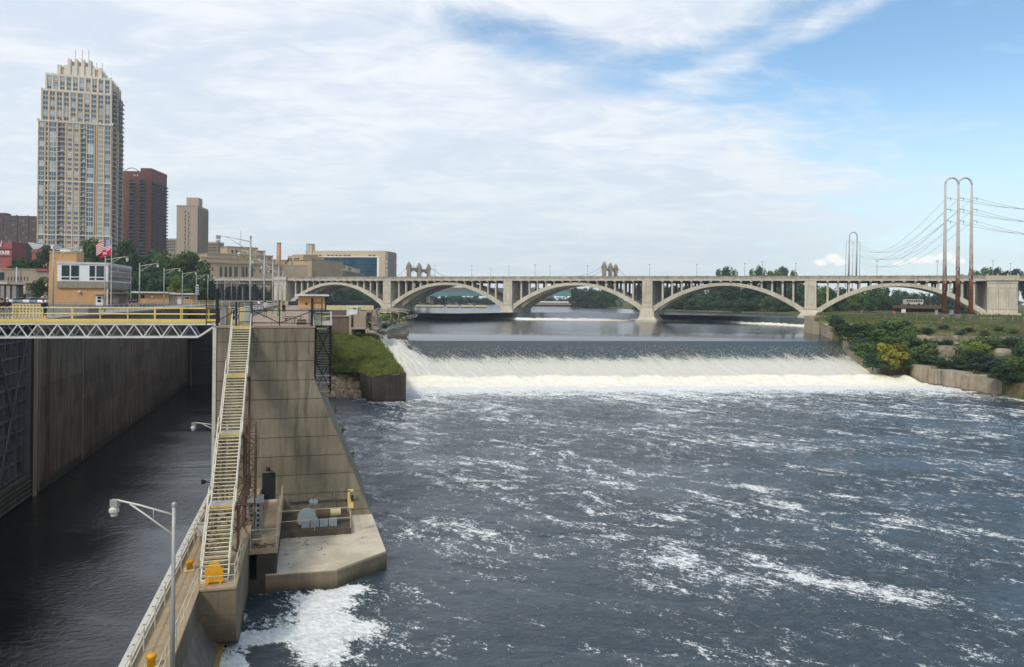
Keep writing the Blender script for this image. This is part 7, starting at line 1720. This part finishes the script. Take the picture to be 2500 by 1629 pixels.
row(lt5, 'trees on the island under the arches', lambda i: '%s from the left under the third arch' % od(i+1) if i < 6 else '%s from the left in the back row under the fourth arch' % od(i-5) if i < 6+n5[1] else '%s from the left in the front row under the fourth arch' % od(i-5-n5[1]))
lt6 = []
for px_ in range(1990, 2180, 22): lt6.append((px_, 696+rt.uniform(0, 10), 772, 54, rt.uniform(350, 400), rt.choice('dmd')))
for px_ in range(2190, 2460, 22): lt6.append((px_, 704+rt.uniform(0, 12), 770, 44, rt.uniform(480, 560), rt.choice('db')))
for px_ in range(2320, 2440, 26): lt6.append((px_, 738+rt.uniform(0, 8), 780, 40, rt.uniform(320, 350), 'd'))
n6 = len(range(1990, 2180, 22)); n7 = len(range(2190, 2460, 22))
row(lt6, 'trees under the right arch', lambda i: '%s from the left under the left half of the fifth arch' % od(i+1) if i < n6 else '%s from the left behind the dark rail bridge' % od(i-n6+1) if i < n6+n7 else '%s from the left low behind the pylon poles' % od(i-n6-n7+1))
lt7 = [(1752, 652, 740, 44, 560, 'm'), (1772, 648, 740, 46, 560, 'd'), (1790, 654, 740, 30, 560, 'm'), (1832, 652, 740, 36, 580, 'm'), (1856, 648, 740, 42, 575, 'd'), (1884, 652, 740, 44, 570, 'm'), (1910, 650, 740, 44, 570, 'b'), (1934, 656, 740, 40, 570, 'm'), (1900, 660, 740, 60, 560, 'm'), (2352, 668, 745, 50, 520, 'm'), (2385, 654, 745, 54, 520, 'b'), (2410, 650, 745, 50, 520, 'm'), (2432, 652, 745, 44, 520, 'b'), (2462, 660, 745, 46, 520, 'd'), (2485, 655, 745, 50, 510, 'b'), (2512, 652, 745, 50, 510, 'd')]
row(lt7, 'tree tops rising over the bridge deck', lambda i: 'rising over the bridge deck, %s from the left above the %s' % ((od(i+1), 'fourth arch') if i < 9 else (od(i-8), 'right end')))
# far woods closing the horizon
m = MB(); rf = random.Random(9)
for i in range(5200):
    x = rf.uniform(-1500, 1500); y = rf.uniform(1130, 1240); z = 13+rf.random()**.7*(10+5*math.sin(x*.02)+3*math.sin(x*.07+1)); q = rf.uniform(1.5, 3.2); a = rf.uniform(0, 3.14); e = Vector((math.cos(a), math.sin(a), rf.uniform(-.3, .3)))*q
    m.add([Vector((x, y, z))-e, Vector((x, y, z-q*.7)), Vector((x, y, z))+e, Vector((x, y, z+q*.7))], [(0, 1, 2, 3)], F_blue)
tag(m.build('far_woods'), kind='stuff')
# shrubs on the right bank
sh = [(2055, 800, 40, 34, 'd'), (2040, 788, 34, 28, 'b'), (2080, 815, 60, 40, 'd'), (2105, 835, 60, 44, 'd'), (2120, 812, 56, 40, 'm'), (2150, 830, 60, 44, 'd'), (2140, 860, 50, 40, 'd'), (2110, 862, 50, 40, 'd'), (2130, 885, 44, 40, 'd'), (2100, 850, 44, 40, 'b'), (2165, 815, 60, 46, 'd'), (2200, 820, 64, 56, 'd'), (2185, 850, 56, 48, 'm'), (2215, 838, 50, 44, 'd'), (2150, 892, 40, 34, 'b'), (2172, 880, 54, 66, 'g'), (2186, 872, 44, 58, 'g'), (2178, 896, 34, 40, 'g'), (2160, 866, 34, 40, 'l'), (2205, 892, 44, 34, 'd'), (2220, 880, 44, 40, 'm'), (2250, 872, 50, 40, 'l'), (2265, 860, 44, 38, 'l'), (2245, 895, 52, 36, 'd'), (2280, 898, 56, 40, 'b'), (2310, 905, 54, 40, 'd'), (2340, 896, 52, 44, 'd'), (2350, 912, 52, 36, 'b'), (2368, 850, 46, 36, 'l'), (2390, 860, 50, 44, 'l'), (2380, 880, 54, 44, 'd'), (2410, 846, 56, 44, 'd'), (2400, 900, 60, 50, 'd'), (2440, 852, 46, 36, 'd'), (2470, 846, 54, 40, 'd'), (2430, 906, 60, 50, 'b'), (2460, 918, 60, 54, 'd'), (2490, 912, 60, 60, 'd'), (2495, 880, 50, 50, 'd'), (2480, 936, 50, 36, 'b'), (2150, 803, 24, 18, 'd'), (2185, 800, 30, 22, 'd'), (2288, 845, 40, 22, 'd'), (2320, 842, 34, 20, 'b'), (2240, 850, 34, 30, 'b'), (2510, 860, 50, 44, 'd'), (2505, 930, 50, 44, 'd'), (2365, 920, 40, 24, 'd'), (2270, 880, 40, 26, 'd'), (2468, 930, 40, 34, 'm'), (2492, 944, 36, 26, 'd'), (2230, 806, 22, 12, 'm'), (2262, 812, 26, 12, 'd'), (2305, 802, 20, 10, 'm'), (2365, 808, 26, 11, 'd'), (2402, 815, 22, 10, 'l'), (2440, 806, 24, 10, 'm'), (2478, 812, 24, 12, 'd'), (2210, 792, 20, 14, 'm'), (2345, 822, 26, 12, 'b')]
shl = ['high on the bank beside the wing wall top', 'topmost beside the tan wall block', 'along the wing wall, second down', 'along the wing wall, third down', 'just below the tan wall block', 'left of the golden bush, higher up', 'touching the golden bush on its upper left', 'along the wing wall, fourth down', 'at the foot of the wing wall', 'against the wing wall middle']
for i, (px_, py_, wpx, hpx, k) in enumerate(sh):
    P = bank_hit(px_, min(py_+hpx*.4, 950 if px_ > 2452 else 888+max(0, px_-2225)*.115 if px_ > 2225 else 902 if px_ > 2120 else 880)); q = P.y/FPX
    zt2 = ZY(px_, py_-hpx*.55, P.y); h = max(1.5, zt2-P.z+.5)
    k = 'm' if k == 'd' and i % 2 else k
    lab = MN[k]+' bush '+shl[i] if i < len(shl) else '%s bush, %s from the left along the right bank' % (MN[k], od(1+sum(1 for j_, o_ in enumerate(sh) if (o_[0], j_) < (px_, i))))
    tree(P-Vector((0, 0, .4)), h*1.12, wpx*q*1.35, MM[k], lab, 'bushes on the right bank', None, 'shrub', 'shrub', 1800, .040)
# low weeds along the left point and among the ruins
for i, (px_, py_, wpx, hpx, Y, k) in enumerate(((930, 786, 34, 24, 226, 'm'), (950, 780, 36, 22, 236, 'l'), (968, 774, 34, 20, 246, 'm'), (985, 768, 34, 16, 262, 'd'), (1003, 764, 26, 12, 280, 'd'), (938, 797, 30, 16, 218, 'd'), (902, 796, 12, 14, 187, 'm'), (875, 820, 24, 16, 178, 'd'), (890, 834, 20, 12, 176, 'd'), (862, 826, 18, 14, 178, 'm'), (866, 905, 20, 14, 143, 'm'), (800, 814, 40, 10, 178, 'm'))):
    P = PY(px_, py_+hpx*.5, Y); tree(P, hpx*1.1*Y/FPX, wpx*Y/FPX, MM[k], MN[k]+' weedy bush '+('%s along the river point near the driftwood' % od(i+1) if i < 6 else ['growing in the ruined doorway', 'below the broken mill ledge', 'beside the left wing wall of the falls', 'at the foot of the broken pier', 'hanging over the rubble slope', 'along the brown retaining wall'][i-6]), 'weeds by the old mill', None, 'shrub', 'shrub', 1500, .036)
# small clumps growing on the wall edge
for i, (px_, py_) in enumerate(((818, 1000), (836, 1052), (860, 1110))):
    v_, z_ = PU(px_, py_, 61.2); tree(L(61.3, v_+.05, z_-.25), .5, .5, F_mid, ('top', 'middle', 'lowest')[i]+' little weed clump on the sloping wall edge', 'weeds on the wall edge', 0, 'weed', 'plant', 300, .06)

# ------------------------------------------------------------ people
def person(P, rz, h, label, top, legs, hair=M_hair, stride=.25, lean=0., arms=.3, hat=None, pack=None, group=None, shorts=True, bend=0.):
    t = thing('person', P, label, 'person', group, rz); k = h/1.75
    T = Matrix.Translation(P) @ Matrix.Rotation(rz, 4, 'Z')
    V = {}; ed = []
    def j(nm, x, y, z, r, par=None):
        V[nm] = (len(V), Vector((x, y+lean*max(0, z-.9)+bend*max(0, z-.95)**2, z))*k, r*k)
        if par: ed.append((V[par][0], V[nm][0]))
    j('pelvis', 0, 0, .95, .135); j('waist', 0, .01, 1.10, .12, 'pelvis'); j('chest', 0, .02, 1.32, .145, 'waist'); j('neck', 0, .02, 1.49, .058, 'chest'); j('jaw', 0, .035, 1.56, .075, 'neck'); j('head', 0, .03, 1.66, .095, 'jaw')
    for sg, nm in ((-1, 'l'), (1, 'r')):
        st_ = stride*sg
        j('hip'+nm, sg*.10, 0, .90, .095, 'pelvis'); j('knee'+nm, sg*.105, st_*.5+.03, .50, .06, 'hip'+nm); j('ankle'+nm, sg*.11, st_-.02, .09, .042, 'knee'+nm); j('toe'+nm, sg*.125, st_+.14, .04, .035, 'ankle'+nm)
        j('sho'+nm, sg*.19, .01, 1.40, .065, 'chest'); j('elb'+nm, sg*.25, -st_*.35-.02, 1.13, .043, 'sho'+nm); j('wri'+nm, sg*.24, -st_*.55+arms*.35, .93+arms*.22, .03, 'elb'+nm); j('palm'+nm, sg*.235, -st_*.55+arms*.35+.04, .86+arms*.24, .033, 'wri'+nm)
    me = bpy.data.meshes.new('body'); me.from_pydata([v[1] for v in V.values()], ed, []); o = bpy.data.objects.new('body_source', me); COL.objects.link(o)
    o.modifiers.new('skin', 'SKIN'); sk = me.skin_vertices[0].data
    for i, v in enumerate(V.values()): sk[i].radius = (v[2], v[2])
    sk[0].use_root = True
    ss = o.modifiers.new('sub', 'SUBSURF'); ss.levels = 1; ss.render_levels = 1
    bpy.context.view_layer.update(); d2 = bpy.context.evaluated_depsgraph_get(); bm_ = bpy.data.meshes.new_from_object(o.evaluated_get(d2)); bpy.data.objects.remove(o)
    mb = MB(); mats = [M_skin, top, legs, M_void]
    vs = [v.co.copy() for v in bm_.vertices]; o0 = len(mb.v); mb.v += [tuple(v) for v in vs]
    for p in bm_.polygons:
        c = p.center/k; ax = abs(c.x)
        if c.z > 1.475: mt = M_skin
        elif ax > .205 and c.z < 1.2: mt = M_skin
        elif c.z > .98: mt = top
        elif c.z > (.52 if shorts else .12): mt = legs
        elif c.z > .11: mt = M_skin
        else: mt = M_void
        mb.f.append(tuple(p.vertices)); mb.m.append(mb.mi(mt))
    for nm, sg in (('l', -1), ('r', 1)):
        c0 = V['palm'+nm][1]
        for q in range(5):
            ox = (-.024+.016*q)*k if q < 4 else 0; l_ = (.07, .08, .075, .06, .05)[q]*k
            a0 = c0+Vector((0, ox+.0, -.015*k)) if q < 4 else c0+Vector((-sg*.015*k, .02*k, .0))
            a1 = a0+(Vector((-sg*.012*k, 0, -l_*.6)) if q < 4 else Vector((-sg*.02*k, .02*k, -l_*.5))); a2 = a1+Vector((-sg*.02*k, .004, -l_*.4))
            mb.tube([a0, a1, a2], .009*k, M_skin, 5, r1=.006*k)
    hd = V['head'][1]
    mb.tube([hd+Vector((0, .085*k, -.02*k)), hd+Vector((0, .115*k, -.035*k))], .014*k, M_skin, 5)
    mb.build('body', t, True, T)
    m = MB(); m.lathe(hd+Vector((0, -.012*k, -.02*k)), [(.103*k, 0), (.108*k, .05*k), (.09*k, .10*k), (.05*k, .128*k), (.005, .135*k)], hat or hair, 10); 
    if hat: m.box(hd.x-.07*k, hd.x+.07*k, hd.y+.08*k, hd.y+.17*k, hd.z+.0*k, hd.z+.02*k, hat)
    m.build('cap' if hat else 'hair', t, True, T)
    if pack:
        c = V['chest'][1]; m = MB(); m.box(-.16*k, .16*k, c.y-.30*k, c.y-.12*k, c.z-.30*k, c.z+.14*k, pack); m.build('backpack', t, False, T)
    return t
C_blk = cloth('black_cloth', (.015, .016, .02)); C_grey = cloth('grey_cloth', (.30, .30, .29)); C_khk = cloth('khaki_cloth', (.33, .28, .20)); C_red = cloth('red_cloth', (.50, .02, .04)); C_navy = cloth('navy_cloth', (.03, .04, .10)); C_lav = cloth('pale_lavender_cloth', (.42, .42, .50)); C_grn = cloth('bright_green_cloth', (.01, .40, .10)); C_pink = cloth('pale_pink_cloth', (.62, .42, .42)); C_wht = cloth('white_cloth', (.7, .7, .7)); C_org = cloth('orange_cloth', (.7, .18, .08)); C_brn = cloth('brown_cloth', (.10, .065, .045)); M_whair = cloth('white_hair', (.6, .58, .55))
def on_u(px_, u_, z): v_, _ = PU(px_, 780, u_); return L(u_, v_, z)
person(on_u(4, 62.2, 16.34), LA+3.3, 1.72, 'man in a dark top on the walkway at the left edge of the picture', C_blk, C_grey, stride=.05, arms=.8)
person(on_u(19, 62.0, 16.34), LA+2.9, 1.76, 'white-haired man in a black shirt and grey shorts leaning on the yellow rail', C_blk, C_grey, M_whair, .06, .02, .9)
person(on_u(110, 62.1, 16.34), LA+1.2, 1.70, 'person in a red cap and dark top striding along the yellow walkway', C_navy, C_blk, hat=C_red, stride=.42, lean=.16, arms=.4)
P = PZ(647, 774, TOP+.02); person(P, .1, 1.78, 'man in a pale lavender shirt and brown shorts walking away on the lock wall', C_lav, C_brn, stride=.28)
P = PZ(679, 780.5, TOP+.02); person(P, -.3, 1.05, 'small child in a bright green shirt and shorts on the lock wall', C_grn, C_grn, stride=.1)
P = PZ(693, 772, TOP+.02); person(P, .1, 1.62, 'woman with a black backpack and navy shorts walking away on the lock wall', C_pink, C_navy, stride=.18, pack=C_blk)
P = PZ(632, 757, TOP+.02); person(P, .2, 1.7, 'distant walker in a white shirt and black trousers beyond the big lamp', C_wht, C_blk, stride=.2, shorts=False)
for px_, u_, lb in ((318, 150, 'dark clothed visitor at the rail right of the control house door'), (326, 152, 'second visitor in dark clothes leaning by the control house corner'), (333, 154, 'third visitor in a black top beside the control house')):
    v_ = -25.5; aa, bb2 = ray(px_, 740); u2 = v_*(_cl-aa*_sl)/(aa*_cl+_sl); person(L(u2, v_, TOP), LA+2.5, 1.72, lb, C_blk, C_khk, stride=.05, arms=.6)
P = PY(2104, 766, 284); person(P-Vector((0, 0, .2)), .4, 1.75, 'person in an orange top by the fence on the right bank', C_org, C_khk, stride=.1)
# ------------------------------------------------------------ thin summer haze over the whole valley
m = bpy.data.materials.new('haze_air'); m.use_nodes = True; nt = m.node_tree; nt.nodes.clear()
pv = N(nt, 'ShaderNodeVolumePrincipled', {'Color': (.80, .88, .96, 1), 'Density': .00019, 'Anisotropy': .2})
N(nt, 'ShaderNodeOutputMaterial', {'Volume': pv.outputs[0]})
mb = MB(); mb.box(-2700, 2700, -600, 2700, -5.5, 180, m); o = mb.build('haze'); tag(o, kind='stuff')
